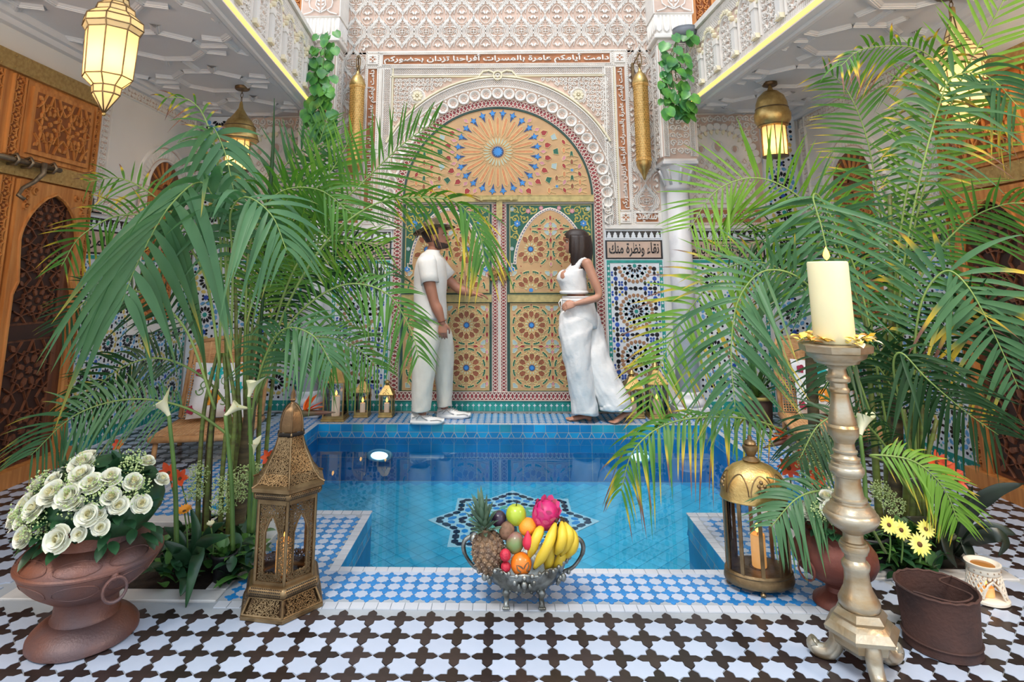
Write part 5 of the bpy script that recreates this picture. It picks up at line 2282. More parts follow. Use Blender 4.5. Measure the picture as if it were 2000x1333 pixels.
# ---- small glass and brass lanterns by the back wall
def small_lantern(x, y, w, h, ch, label, glabel, rz=0.):
	t = thing('candle_lantern', label, 'lantern', (x, y, 0), rz, 'small brass candle lanterns')
	g = h * .62
	a = w / 2
	b = MB()
	b.box((-a * 1.08, -a * 1.08, .0), (a * 1.08, a * 1.08, .018), bev=.003)
	b.box((-a, -a, .018), (a, a, .034), bev=.002)
	b.build('base', m_brass_b, t)
	b = MB()
	for sx in (-1, 1):
		for sy in (-1, 1):
			b.box((sx * a * .9 - .006, sy * a * .9 - .006, .034), (sx * a * .9 + .006, sy * a * .9 + .006, g))
	for z in (.04, g - .006):
		for sg in (-1, 1):
			b.box((-a * .9, sg * a * .9 - .005, z - .005), (a * .9, sg * a * .9 + .005, z + .005))
			b.box((sg * a * .9 - .005, -a * .9, z - .005), (sg * a * .9 + .005, a * .9, z + .005))
	b.build('frame', m_brass_b, t)
	for k in range(4):
		M = Matrix.Rotation(k * pi / 2, 4, 'Z')
		b = MB()
		b.box((-a * .86, -a * .9 - .001, .04), (a * .86, -a * .9 + .001, g - .01), M=M)
		b.build('glass_pane', m_glass, t)
	b = MB()
	r2 = a * .30
	c0 = [(-a, -a), (a, -a), (a, a), (-a, a)]
	zt = g + (h - g) * .62
	vs = [(p_[0] * 1.06, p_[1] * 1.06, g) for p_ in c0] + [(p_[0] * .32, p_[1] * .32, zt) for p_ in c0]
	b.add(vs, [(0, 1, 5, 4), (1, 2, 6, 5), (2, 3, 7, 6), (3, 0, 4, 7), (3, 2, 1, 0), (4, 5, 6, 7)])
	b.build('pyramid_roof', m_brass_b, t)
	b = MB()
	for k in range(4):
		M = Matrix.Rotation(k * pi / 2, 4, 'Z')
		for (u, v) in ((0, .3), (-.18, .22), (.18, .22), (-.1, .42), (.1, .42), (0, .55), (-.25, .12), (.25, .12), (0, .12)):
			zz = g + (zt - g) * v
			yy = -a * (1.06 - .74 * v) - .0006
			b.lathe([(.0045, 0), (0, .0005)], 6, 0, M=M @ Matrix.Translation((u * a * 1.6 * (1 - v * .6), yy, zz)) @ Matrix.Rotation(radians(70), 4, 'X'))
	b.build('pierced_holes', m_wick, t, kind='stuff')
	b = MB()
	b.lathe([(a * .32, zt), (a * .26, zt + .012), (a * .45, zt + .022), (a * .48, zt + .03), (a * .3, zt + .036), (a * .2, h - .01), (a * .12, h)], 14)
	b.build('cap', m_brass_b, t)
	c = candle(glabel, (x, y, .034), w * .19, ch, m_waxw, 'candles in the small lanterns', .045)


small_lantern(-1.55, 5.66, .195, .545, .17, 'largest brass glass lantern of the three left of the man', 'white candle burning in the largest lantern left of the man')
small_lantern(-1.335, 5.79, .128, .365, .085, 'middle brass glass lantern of the three left of the man', 'white candle burning in the middle lantern left of the man')
small_lantern(-1.11, 5.79, .125, .325, .085, 'smallest brass glass lantern, nearest the man and the door', 'white candle burning in the smallest lantern nearest the man')
small_lantern(1.17, 5.80, .17, .42, .10, 'brass glass lantern just behind the barefoot woman', 'white candle in the lantern behind the barefoot woman')
small_lantern(1.385, 5.78, .18, .49, .12, 'brass glass lantern beside the right column foot', 'white candle in the lantern beside the right column foot')

# ---- pool lamps
for x, lab in ((AY(741, 887, PYF - .01).x, 'round white pool lamp in the far pool wall, left one'), (AY(1250, 887, PYF - .01).x, 'round white pool lamp in the far pool wall, right one')):
	z = -.255
	t = thing('pool_lamp', lab, 'pool light', (x, PYF, z), 0, 'pool lamps')
	b = MB()
	M = Matrix.Rotation(pi / 2, 4, 'X')
	b.lathe([(.085, 0), (.085, .012), (.078, .02), (.058, .022), (.055, .010), (.054, 0)], 28, sx=1.35, sy=.62, M=M, close=False)
	b.build('rim', mat('pool_lamp_rim', (150, 190, 205), .4), t)
	b = MB()
	b.lathe([(.055, .008), (.045, .018), (0, .022)], 24, sx=1.35, sy=.62, M=M)
	b.build('lens', mat('pool_lamp_lens', (235, 240, 240), .3, emit=1.6, ecol=(225, 240, 255)), t)

# added fill lights behind the viewer, brightening the galleries; no lamp stands there
for x in (-2.5, 2.5):
	l = bpy.data.lights.new('gallery_fill', 'POINT')
	l.energy = 26 if x < 0 else 60
	l.color = (1, .84, .64)
	l.shadow_soft_size = .12
	o = bpy.data.objects.new('gallery_fill', l)
	COL.objects.link(o)
	o.location = (x, 1.5, 2.35)
# ================================================================ FOREGROUND OBJECTS
# ---- tall Moroccan lantern
LX, LY = -.885, 2.575
t = thing('floor_lantern', 'tall six-sided pierced brass lantern standing on the deck left of the pool', 'lantern', (LX, LY, 0))
HA = [radians(50 + 60 * k) for k in range(6)]


def hexring(r, z):
	return [Vector((r * cos(a), r * sin(a), z)) for a in HA]


def hexfaces(zs):
	"""yield corner quads of a six-sided tapering band"""
	(r0, z0), (r1, z1) = zs
	A, B = hexring(r0, z0), hexring(r1, z1)
	for k in range(6):
		j = (k + 1) % 6
		yield k, (A[k], A[j], B[j], B[k])


q = QB()
for band in (((.172, .0), (.172, .016)),):
	q.lathe([(r, z) for r, z in ((.165, 0), (.172, .002), (.172, .014), (.165, .018))], 6, 0, a0=HA[0], smooth=False)
cur = [(.165, .018), (.152, .028), (.143, .045), (.138, .068)]
for a, c in zip(cur[:-1], cur[1:]):
	pass
q.build('base_plate', m_brass, t)
q = QB()
for k, c in hexfaces((cur[0], cur[-1])):
	q.quad(*c)
	# concave flare: bars and filigree
	filigree(q, lambda x, y: .06 < x < .94 and .05 < y < .95, 9, 4, .0042, .0016, 0, k)
	for u in (0, 1):
		q.stroke([(u, 0), (u, 1)], .010, -.002, .003)
	for v in (0, 1):
		q.stroke([(0, v), (1, v)], .008, -.002, .003)
q.lathe([(.150, .018), (.128, .066)], 6, 1, a0=HA[0], smooth=False, close=False)
q.build('flared_base', [m_brass, m_bronze], t)


def hexroll(z, r, rr, name):
	q = MB()
	R = hexring(r, z)
	pts = []
	for k in range(6):
		a, c = R[k], R[(k + 1) % 6]
		q.tube([a, c], rr, 12, 0)
		q.ball(a, rr * 1.02, 0, 10, 6)
	# pierced look: rows of small dark beads
	for k in range(6):
		a, c = R[k], R[(k + 1) % 6]
		nrm = Vector((cos(HA[k] + pi / 6), sin(HA[k] + pi / 6), 0))
		for i in range(17):
			for j, el in enumerate((-.5, -.05, .4, .85)):
				d = nrm * cos(el) + Vector((0, 0, 1)) * sin(el)
				pp = a + (c - a) * ((i + .5 + .5 * (j % 2)) / 17.5) + d * rr * 1.0
				u = (c - a).normalized()
				w_ = d.cross(u)
				s_ = .0032
				q.add([pp + d * .0006 + u * s_, pp + d * .0006 + w_ * s_, pp + d * .0006 - u * s_, pp + d * .0006 - w_ * s_], [(0, 1, 2, 3)], 1)
	q.build(name, [m_brass, m_wick], t)


hexroll(.088, .132, .020, 'base_roll')
# body: six filigree panels round arched windows
bt0, bt1, br = .108, .405, .122
q = MB()
for k in range(6):
	a = HA[k]
	q.tube([(br * cos(a), br * sin(a), bt0), (br * cos(a), br * sin(a), bt1)], .007, 8)
q.lathe([(.128, bt0 - .004), (.128, bt0 + .012), (.12, bt0 + .012)], 6, 0, a0=HA[0], smooth=False, close=False)
q.lathe([(.12, bt1 - .012), (.128, bt1 - .012), (.128, bt1 + .004)], 6, 0, a0=HA[0], smooth=False, close=False)
q.build('corner_posts', m_brass, t)
for k, c in hexfaces(((br, bt0 + .01), (br, bt1 - .01))):
	q = QB().quad(*c)
	win = lambda x, y: abs(x - .5) < .24 * (1 if y < .62 else max(0, 1 - ((y - .62) / .22) ** 1.6)) and y > .10 and y < .84
	filigree(q, lambda x, y: not win(x, y) and .05 < x < .95, 11, 26, .0036, .0012, 0, k + 20)
	ol = [(.74, .10), (.74, .62)] + [(.5 + .24 * (1 - i / 8) ** .7, .62 + .22 * (i / 8)) for i in range(1, 9)] 
	ol = ol + [(1 - x, y) for x, y in ol[::-1]]
	q.stroke(ol, .007, -.002, .004, 0, True)
	q.stroke([(.02, 0), (.02, 1)], .006, -.001, .002)
	q.stroke([(.98, 0), (.98, 1)], .006, -.001, .002)
	q.build('filigree_panel', m_brass, t)
	g = QB().quad(*c)
	g.add([g.P(.27, .1, -.003), g.P(.73, .1, -.003), g.P(.73, .82, -.003), g.P(.27, .82, -.003)], [(0, 1, 2, 3)])
	g.build('glass_pane', m_glass, t)
hexroll(.425, .130, .016, 'roof_roll')
rf = [(.158, .441), (.158, .455), (.135, .464), (.108, .495), (.085, .540), (.066, .575), (.055, .610), (.052, .622)]
q = MB()
q.lathe([(r * .985, z) for r, z in rf[:3]], 6, 0, a0=HA[0], smooth=False, close=False)
for k in range(6):
	a = HA[k]
	q.tube([(r * cos(a), r * sin(a), z) for r, z in rf[1:]], .004, 6)
q.lathe([(r * .93, z) for r, z in rf[2:]], 6, 1, a0=HA[0], smooth=False, close=False)
q.build('roof_ribs', [m_brass, m_bronze], t)
q = QB()
for s0, s1 in zip(rf[2:-1], rf[3:]):
	for k, c in hexfaces((s0, s1)):
		q.quad(*c)
		n_ = max(3, round(q.W / .012))
		filigree(q, lambda x, y: .04 < x < .96, n_, max(2, round(q.H / .013)), .0036, .0012, 0, k + int(s0[1] * 1000))
q.build('pierced_roof', m_brass, t)
hexroll(.632, .052, .007, 'neck_roll')
q = MB()
dm = [(.049, .640), (.050, .66), (.046, .69), (.038, .715), (.024, .735), (.012, .745), (.008, .752), (.013, .76), (.009, .768), (.012, .778), (.004, .80), (0, .825)]
q.lathe(dm, 6, 0, a0=HA[0], smooth=False)
for k in range(6):
	q.tube([(r * 1.03 * cos(HA[k]), r * 1.03 * sin(HA[k]), z) for r, z in dm[:6]], .003, 5)
q.build('dome_finial', m_bronze, t)
candle('candle glowing inside the tall pierced brass lantern', (LX, LY, .110), .034, .115, m_waxo, None, .035)
b = MB()
b.lathe([(.05, .02), (.055, .022), (.055, .1), (.0, .1001)], 16)
b.build('candle_stand', m_bronze, t)

# ---- copper urn of white roses
m_copper = mat('copper_patina', (128, 78, 58), .46, metal=.35, rgb2=(104, 84, 84), vscale=3.2, ramp=(.35, .62), bump=.35, bscale=120)
UX, UY = -1.515, 2.345
t = thing('copper_urn', 'wide reddish copper urn filled with white roses, left foreground', 'urn', (UX, UY, 0))
t.scale = (.84, .84, .97)
b = MB()
b.lathe([(.198, 0), (.206, .006), (.205, .022), (.196, .034), (.175, .052), (.150, .066), (.130, .074)], 40)
b.build('foot', m_copper, t)
b = MB()
b.lathe([(.130, .074), (.122, .082), (.118, .12), (.124, .142), (.132, .150)], 40)
b.build('stem', m_copper, t)
b = MB()
prf = [(.124, .148), (.15, .155), (.20, .186), (.245, .225), (.268, .262), (.272, .275), (.268, .288), (.25, .308), (.215, .327), (.188, .334), (.176, .336)]
b.lathe(prf, 48)
b.lathe([(.270, .268), (.277, .272), (.277, .278), (.270, .283)], 48, close=False)
b.lathe([(.176, .175), (.181, .178), (.190, .180)], 48, close=False)
b.build('belly', m_copper, t)
b = MB()

for q_ in range(8):      # engraved ovals above and below the seam
	for (zc, dz, rs) in ((.305, .018, 1), (.225, .030, 0)):
		pts = []
		for i in range(17):
			th = 2 * pi * i / 16
			a = (q_ + .5) * pi / 4 + .34 * cos(th)
			z = zc + dz * sin(th)
			# radius on the belly at this height
			r = 0
			for (r0, z0_), (r1, z1_) in zip(prf[:-1], prf[1:]):
				if z0_ <= z <= z1_:
					r = r0 + (r1 - r0) * (z - z0_) / (z1_ - z0_)
			pts.append((r * 1.004 * cos(a), r * 1.004 * sin(a), z + .001))
		b.tube(pts, .0022, 5, caps=False)
b.build('engraved_ovals', m_copper, t)
b = MB()
b.lathe([(.176, .334), (.172, .345), (.178, .385), (.190, .398), (.197, .402), (.197, .410), (.188, .412), (.168, .396), (.150, .36), (0, .355)], 44)
b.build('collar', m_copper, t)
for a in (radians(-38), radians(142)):
	b = MB()
	cx, cy = cos(a), sin(a)
	b.ball((.264 * cx, .264 * cy, .262), .018, 0, 10, 8)
	b.tube([((.28 + .006 * sin(th)) * cx - sin(th) * .04 * cy, (.28) * cy + sin(th) * .04 * cx, .222 + .04 * cos(th)) for th in [2 * pi * i / 16 for i in range(17)]], .006, 7, caps=False)
	b.build('ring_handle', m_copper, t)

# ---- flowers
m_rose_w = mat('white_petal', (238, 238, 226), .6, rgb2=(226, 226, 200), vscale=30, sss=.15)
m_rose_c = mat('cream_petal', (232, 226, 186), .6, sss=.15)
m_leaf_d = mat('dark_leaf', (44, 84, 50), .38, rgb2=(30, 62, 40), vscale=12, objvar=.15)
m_leaf_m = mat('mid_leaf', (86, 132, 58), .42, rgb2=(60, 104, 48), vscale=12, objvar=.15)
m_stem = mat('green_stem', (92, 124, 60), .5, var=.2)
m_sprig = mat('green_white_sprig', (196, 210, 150), .6, rgb2=(150, 176, 104), vscale=60)


def petal_cup(b, M, r, h, w, curl, m):
	"""one cupped petal leaning out from the axis"""
	vs, fs = [], []
	nu, nv = 4, 4
	for j in range(nv + 1):
		v = j / nv
		rr = r * (.35 + .65 * sin(v * pi * .5)) + curl * max(0, v - .6) * 1.8
		z = h * (v - .0) - curl * .5 * max(0, v - .75)
		ww = w * (.35 + .9 * sin(min(1, v * 1.15) * pi * .62)) * (1 if v < .9 else .82)
		for i in range(nu + 1):
			u = (i / nu - .5) * ww
			vs.append((rr * cos(u), rr * sin(u), z - .06 * h * abs(u) ** 2))
	for j in range(nv):
		for i in range(nu):
			a = j * (nu + 1) + i
			fs.append((a, a + 1, a + nu + 2, a + nu + 1))
	b.add(vs, fs, m, True, M)


def rose_mesh(seed):
	rn = random.Random(seed)
	b = MB()
	b.lathe([(.006, -.02), (.02, -.012), (.028, .0), (.012, .02)], 10, 1)
	for ring, (n, r, h, w, curl) in enumerate(((3, .007, .046, 2.5, 0), (4, .013, .047, 2.1, .001), (5, .020, .046, 1.8, .005), (5, .027, .043, 1.7, .010), (6, .034, .037, 1.5, .015), (6, .040, .028, 1.45, .020))):
		for i in range(n):
			a = 2 * pi * i / n + ring * .7 + rn.uniform(-.15, .15)
			petal_cup(b, Matrix.Rotation(a, 4, 'Z') @ Matrix.Rotation(rn.uniform(-.12, .16), 4, 'Y') @ Matrix.Rotation(rn.uniform(-.1, .1), 4, 'X'), r, h * rn.uniform(.86, 1.1), w, curl * rn.uniform(.5, 1.5), 0 if ring > 1 else 1)
	return b


ROSES = []


def rose(label, loc, nrm, s, group, k):
	t_ = None
	key = k % 3
	q = Vector(nrm).normalized()
	rot = q.to_track_quat('Z', 'Y').to_euler()
	if len(ROSES) <= key:
		o = rose_mesh(key).build('rose', [m_rose_w, m_rose_c], None, loc)
		ROSES.append(o.data)
	else:
		o = link('rose', ROSES[key], None, loc)
	o.rotation_euler = rot
	o.scale = (s, s, s)
	tag(o, label, 'flower', group)
	return o


def leaf_into(b, p, d, L, w, m=0, droop=.3, fold=.25, n=5):
	"""one pointed leaf blade growing from p along d"""
	d = Vector(d).normalized()
	side = d.cross(Vector((0, 0, 1)))
	if side.length < .05:
		side = Vector((1, 0, 0))
	side.normalize()
	up = side.cross(d).normalized()
	vs, fs = [], []
	p = Vector(p)
	for i in range(n + 1):
		t_ = i / n
		c = p + d * (L * t_) + Vector((0, 0, -1)) * (droop * L * t_ * t_)
		ww = w * .5 * (sin(pi * min(1, t_ * .92 + .06)) ** .8) if i < n else 0
		vs += [c - side * ww + up * ww * fold, c, c + side * ww + up * ww * fold]
	for i in range(n):
		for k in range(2):
			a = i * 3 + k
			fs.append((a, a + 1, a + 4, a + 3))
	b.add(vs, fs, m, True)


def sprig_ball(b, c, r, n, rn, m=0, size=.0035, flat=1.):
	for i in range(n):
		d = Vector((rn.gauss(0, 1), rn.gauss(0, 1), rn.gauss(0, 1))).normalized() * r * rn.random() ** .4
		d.z *= flat
		s_ = size * rn.uniform(.7, 1.4)
		p = Vector(c) + d
		b.add([(p.x + s_, p.y, p.z), (p.x - s_, p.y, p.z), (p.x, p.y + s_, p.z), (p.x, p.y - s_, p.z), (p.x, p.y, p.z + s_), (p.x, p.y, p.z - s_)],
			  [(0, 2, 4), (2, 1, 4), (1, 3, 4), (3, 0, 4), (2, 0, 5), (1, 2, 5), (3, 1, 5), (0, 3, 5)], m)


# roses in the urn, placed over a dome; centre of the dome
DC = Vector((UX + .005, UY + .02, .385))
DR = Vector((.25, .22, .225))
rn = random.Random(12)
UR = []
# directions picked to follow the photograph: (x, height, scale)
RS = [(-.22, .62, 1.2), (.03, .60, 1.15), (-.42, .42, 1.1), (.52, .55, .85), (.22, .75, 1.0), (.02, .86, 1.0), (-.25, .93, 1.15), (.40, .80, .95), (.62, .42, .8), (.66, .68, .9), (.34, .35, .95),
	  (.82, .36, .85), (-.66, .42, 1.0), (-.55, .70, .95), (-.86, .16, 1.15), (-.5, .02, .95), (.05, .05, 1.1), (.5, .16, .7), (-.74, .62, .8), (.86, .60, .7), (.12, .38, 1.0), (-.08, .97, 1.1), (.62, .9, .7), (-.38, .78, .7), (.15, .52, .7), (-.62, .2, .8), (.28, .1, .6), (-.15, .22, .8), (.46, .34, .6), (-.95, .34, .9), (-.3, .6, .7)]
for k, (sx, sz, s_) in enumerate(RS):
	e = max(0, 1 - sx * sx - (sz * .92) ** 2)
	d = Vector((sx, -sqrt(e) if k % 7 != 6 else -.25 * sqrt(e), sz * .92))
	loc = DC + Vector((d.x * DR.x, d.y * DR.y, d.z * DR.z))
	UR.append((rose('white rose in the bouquet of the copper urn', loc, (d.x * .9, d.y - .25, d.z + .35), s_ * .74, 'white roses in the copper urn', k), loc))
ORD = 'first second third fourth fifth sixth seventh eighth ninth tenth eleventh'.split()
def rank_labels(lst, rows, what, where):
	lst = sorted(lst, key=lambda q: -q[1].z)
	n = -(-len(lst) // len(rows))
	for r_, nm in enumerate(rows):
		part = sorted(lst[r_ * n:(r_ + 1) * n], key=lambda q: q[1].x)
		for i, (o_, _l) in enumerate(part):
			o_['label'] = '%s %s from the left in the %s row of the %s' % (ORD[i], what, nm, where)


rank_labels(UR, ('top', 'upper', 'lower', 'bottom'), 'white rose', 'copper urn bouquet')
b = MB()
for i in range(150):
	th, ph = rn.uniform(pi, 2 * pi), rn.uniform(-.25, 1.3)
	d = Vector((cos(th) * cos(ph), sin(th) * cos(ph), sin(ph)))
	p = DC + Vector((d.x * DR.x, d.y * DR.y, d.z * DR.z)) * .82
	leaf_into(b, p, d + Vector((rn.uniform(-.6, .6), rn.uniform(-.4, .2), rn.uniform(-.5, .3))), rn.uniform(.05, .085), .036, 0, .2)
lf = b.build('rose_foliage', m_leaf_d)
tag(lf, 'dark green leaves between the white roses of the copper urn', 'foliage', None, 'stuff')
b = MB()
for (sx, sz) in ((-.62, .62), (-.1, .88), (.28, .62), (.45, .62), (-.55, .28), (.72, .55), (.1, .5), (-.05, .66), (.52, .88), (-.36, .2), (-.72, .3)):
	e = max(.05, 1 - sx * sx - sz * sz)
	sprig_ball(b, DC + Vector((sx * DR.x, -sqrt(e) * DR.y, sz * DR.z)) * 1.0, .052, 170, rn, 0, .0036)
sp = b.build('sprig_flowers', m_sprig)
tag(sp, 'tiny green-white filler blossoms among the urn roses', 'blossom', None, 'stuff')
b = MB()
b.ball((DC.x, DC.y, DC.z + .06), .2, 0, 14, 10, (1.05, 1, .75))
tag(b.build('moss_core', m_leaf_d), 'dense green stems under the urn roses', 'foliage', None, 'stuff')

# ---- silver fruit bowl
m_silver = mat('tarnished_silver', (166, 170, 166), .34, metal=.85, rgb2=(96, 96, 90), vscale=16, bump=.4, bscale=110)
BX, BY = .065, 2.60
t = thing('silver_bowl', 'ornate tarnished silver footed bowl of fruit by the pool edge', 'bowl', (BX, BY, 0))
b = MB()
NB = 64


def rimw(a, k):
	return 1 + (.018 * cos(a * 12) + .012 * cos(a * 24)) * (k / 9.) ** 2


prof = [(.03, .052), (.06, .054), (.085, .060), (.112, .075), (.138, .10), (.155, .125), (.166, .147), (.172, .158), (.164, .160), (.150, .140), (.12, .10), (.06, .072), (0, .07)]
vs, fs = [], []
for k, (r, z) in enumerate(prof):
	for i in range(NB):
		a = 2 * pi * i / NB
		w_ = 1 + .03 * (cos(a * 16)) * (1 if 2 <= k <= 7 else .3)
		lift = .018 * cos(2 * a) * (1 if 5 <= k <= 9 else 0) + .006 * cos(a * 12) * (1 if 6 <= k <= 8 else 0)
		vs.append((r * w_ * 1.06 * cos(a), r * w_ * .78 * sin(a), z + lift + (.008 if 6 <= k <= 8 else 0)))
for k in range(len(prof) - 1):
	for i in range(NB):
		j = (i + 1) % NB
		fs.append((k * NB + i, k * NB + j, (k + 1) * NB + j, (k + 1) * NB + i))
b.add(vs, fs, 0, True)
b.build('fluted_body', m_silver, t)
b = MB()
for i in range(40):
	a = 2 * pi * i / 40
	b.ball((.178 * 1.06 * cos(a), .178 * .78 * sin(a), .166 + .018 * cos(2 * a) + .004 * cos(a * 10)), .0085, 0, 7, 5)
b.build('beaded_rim', m_silver, t)
b = MB()
for i in range(20):
	a = 2 * pi * i / 20
	b.ball((.088 * 1.06 * cos(a), .088 * .78 * sin(a), .062), .007, 0, 7, 5)
b.build('lower_beads', m_silver, t)
for q_ in range(6):
	a = pi / 6 + q_ * pi / 3
	b = MB()
	for da, dz, s_ in ((0, .115, .017), (-.12, .108, .012), (.12, .108, .012), (0, .092, .011), (-.2, .125, .01), (.2, .125, .01)):
		r = .1 + (dz - .075) * .75
		b.ball((r * 1.5 * .9 * cos(a + da), r * 1.12 * .9 * sin(a + da), dz), s_ * .62, 0, 8, 6, (1.2, 1, 1.5))
	b.build('shell_ornament', m_silver, t)
for sx in (-1, 1):
	for sy in (-1, 1):
		b = MB()
		x, y = sx * .068, sy * .05
		b.tube([(x * .9, y * .9, .064), (x * 1.05, y * 1.1, .05), (x * .98, y * 1.0, .034), (x * 1.02, y * 1.05, .016), (x * 1.0, y * 1.25, .006)], [.017, .015, .010, .010, .013], 9)
		for dx in (-.009, -.003, .003, .009):
			b.ball((x * 1.02 + dx, y * 1.05 + sy * .016, .0065), .0062, 0, 7, 5, (1, 1.3, 1))
		b.build('paw_foot', m_silver, t)
	b = MB()
	b.tube(spline([(sx * .155, 0, .105), (sx * .20, 0, .125), (sx * .236, 0, .175), (sx * .235, 0, .215), (sx * .205, 0, .232), (sx * .182, 0, .218), (sx * .18, 0, .19)], 5), [.007] * 10 + [.009] * 15 + [.014, .015, .013, .011, .009, .008], 9)
	b.ball((sx * .195, -.004, .228), .021, 0, 9, 7)
	b.ball((sx * .176, 0, .105), .008, 0, 8, 6)
	b.build('handle', m_silver, t)

# fruit
m_pine = mat('pineapple_rind', (142, 112, 82), .6, rgb2=(104, 84, 70), vscale=40, bump=.5, bscale=90)
m_pine2 = mat('pineapple_tip', (176, 158, 136), .6)
m_pcrown = mat('pineapple_leaf', (110, 134, 112), .5, rgb2=(84, 112, 88), vscale=20)


def bowlpt(u, v, dy):
	return AY(u, v, BY + dy)


p = bowlpt(954, 1078, -.05)
t = thing('pineapple', 'pineapple with grey-green crown lying against the left rim of the silver bowl', 'pineapple', p)
t.rotation_euler = (radians(8), radians(-9), 0)
b = MB()
b.ball((0, 0, 0), .060, 0, 20, 14, (1, 1, 1.32))
b.build('rind', m_pine, t)
b = MB()
for j in range(9):
	zz = -.066 + j * .0165
	rr = .060 * sqrt(max(.05, 1 - (zz / .080) ** 2))
	n = max(6, round(rr * 2 * pi / .026))
	for i in range(n):
		a = 2 * pi * (i + .5 * (j % 2)) / n
		nr = Vector((cos(a), sin(a), zz / .0799 * .6)).normalized()
		M = Matrix.Translation((rr * cos(a), rr * sin(a), zz)) @ nr.to_track_quat('Z', 'Y').to_matrix().to_4x4()
		b.lathe([(.0125, -.003), (.0115, .003), (.006, .006), (.0, .0065)], 6, 0, M=M, smooth=False)
		b.lathe([(.003, .006), (.0006, .012)], 4, 1, M=M)
b.build('rind_eyes', [m_pine, m_pine2], t)
b = MB()
for k in range(46):
	f_ = k / 46
	a = k * 2.4
	el = .25 + 1.25 * f_
	d = Vector((cos(a) * cos(el), sin(a) * cos(el), sin(el)))
	leaf_into(b, (cos(a) * .012, sin(a) * .012, .075 + .05 * f_), d, .045 + .06 * f_ + (.02 if k % 5 == 0 else 0), .017, 0, .12 * (1 - f_) - .02, .5)
b.build('leaf_crown', m_pcrown, t)


def round_fruit(name, label, u, v, dy, r, m, sc=(1, 1, 1), stem=True, dimple=.14, rot=(0, 0, 0), calyx=None):
	p = bowlpt(u, v, dy)
	t = thing(name, label, name, p)
	t.rotation_euler = rot
	b = MB()
	n, kk = 24, 16
	prof = []
	for i in range(kk + 1):
		th = pi * i / kk
		rr = r * sin(th)
		z = -r * cos(th)
		if i > kk * .7:
			z -= r * dimple * (max(0, 1 - rr / (r * .75))) ** 1.5 * 1.6
		if i < kk * .3:
			z += r * dimple * .6 * (max(0, 1 - rr / (r * .6))) ** 1.5
		prof.append((max(rr, 0.00001), z))
	b.lathe([(a * sc[0], z * sc[2]) for a, z in prof], n, 0)
	b.build('skin', m, t)
	if stem:
		b = MB()
		b.tube([(0, 0, r * .72 * sc[2]), (.002, 0, r * 1.0 * sc[2]), (.006, 0, r * 1.22 * sc[2])], [.002, .0018, .0022], 6)
		b.build('stem', m_wick, t)
	if calyx:
		b = MB()
		for q in range(4):
			a = q * pi / 2 + .3
			leaf_into(b, (cos(a) * .004, sin(a) * .004, r * .88), (cos(a), sin(a), .1), r * .75, r * .6, 0, .5, .1)
		b.build('calyx', calyx, t)
	return t


m_apple = mat('green_apple_skin', (190, 200, 62), .3, rgb2=(160, 182, 46), vscale=14, coat=.3)
m_plum = mat('plum_skin', (44, 30, 52), .35, rgb2=(62, 40, 58), vscale=10, coat=.2)
m_kiwi = mat('kiwi_skin', (140, 104, 82), .8, rgb2=(112, 84, 62), vscale=60, bump=.4)
m_orange = mat('orange_peel', (240, 152, 44), .4, var=.06, bump=.5, bscale=260)
m_mango = mat('mango_skin', (150, 96, 98), .35, rgb2=(118, 140, 84), vscale=7, ramp=(.42, .6), coat=.2)
m_pers = mat('persimmon_skin', (240, 124, 30), .3, var=.06, coat=.3)
m_calyx = mat('dry_calyx', (112, 92, 66), .8)
m_dragon = mat('dragonfruit_skin', (206, 40, 116), .42, rgb2=(176, 34, 92), vscale=14)
m_dscale = mat('dragonfruit_scale', (220, 84, 140), .45, rgb2=(196, 150, 110), vscale=30, ramp=(.55, .8))
m_red = mat('lychee_skin', (206, 44, 66), .5, rgb2=(170, 30, 56), vscale=60, bump=.9, bscale=140)
m_ban = mat('banana_skin', (232, 200, 60), .45, rgb2=(206, 176, 50), vscale=9)
m_bant = mat('banana_tip', (64, 50, 30), .7)
m_pink = mat('prickly_red', (206, 40, 70), .4)

round_fruit('apple', 'yellow-green apple on top of the fruit pile in the silver bowl', 1008, 1006, -.03, .041, m_apple)
round_fruit('plum', 'dark purple plum beside the pineapple crown', 974, 1014, -.02, .031, m_plum, stem=False, dimple=.05)
round_fruit('kiwi', 'fuzzy brown kiwi under the dark plum', 990, 1037, -.05, .031, m_kiwi, (.95, .95, 1.12), False, .02, (0, .5, 0))
round_fruit('orange', 'small orange mandarin below the green apple', 1031, 1030, -.05, .036, m_orange, (1.03, 1.03, .95), False, .05)
round_fruit('mango', 'red and green mango in the middle of the fruit pile', 1006, 1061, -.07, .036, m_mango, (.97, .97, 1.1), False, .02, (0, .4, 0))
round_fruit('persimmon', 'bright orange persimmon at the front rim of the silver bowl', 1018, 1102, -.095, .040, m_pers, (1.03, 1.03, .97), False, .05, (radians(115), radians(-35), 0), m_calyx)
round_fruit('lychee', 'upper of the two small red lychees beside the pineapple', 987, 1085, -.11, .021, m_red, (1, 1, 1.05), False, .02)
round_fruit('lychee', 'lower of the two small red lychees beside the pineapple', 988, 1108, -.105, .019, m_red, (1, 1, 1), False, .02)
p = bowlpt(1031, 1060, -.105)
t = thing('prickly_pear', 'pointed crimson fruit leaning on the bananas', 'fruit', p)
b = MB()
b.lathe([(0, -.026), (.014, -.022), (.021, -.008), (.021, .004), (.015, .018), (.008, .03), (.003, .04), (0, .042)], 16)
b.build('skin', m_pink, t)
p = bowlpt(1065, 1007, -.04)
t = thing('dragon_fruit', 'magenta dragon fruit on top of the bananas', 'dragon fruit', p)
t.rotation_euler = (.5, .35, 0)
b = MB()
b.ball((0, 0, 0), .053, 0, 20, 14, (1, 1, 1.1))
b.build('skin', m_dragon, t)
b = MB()
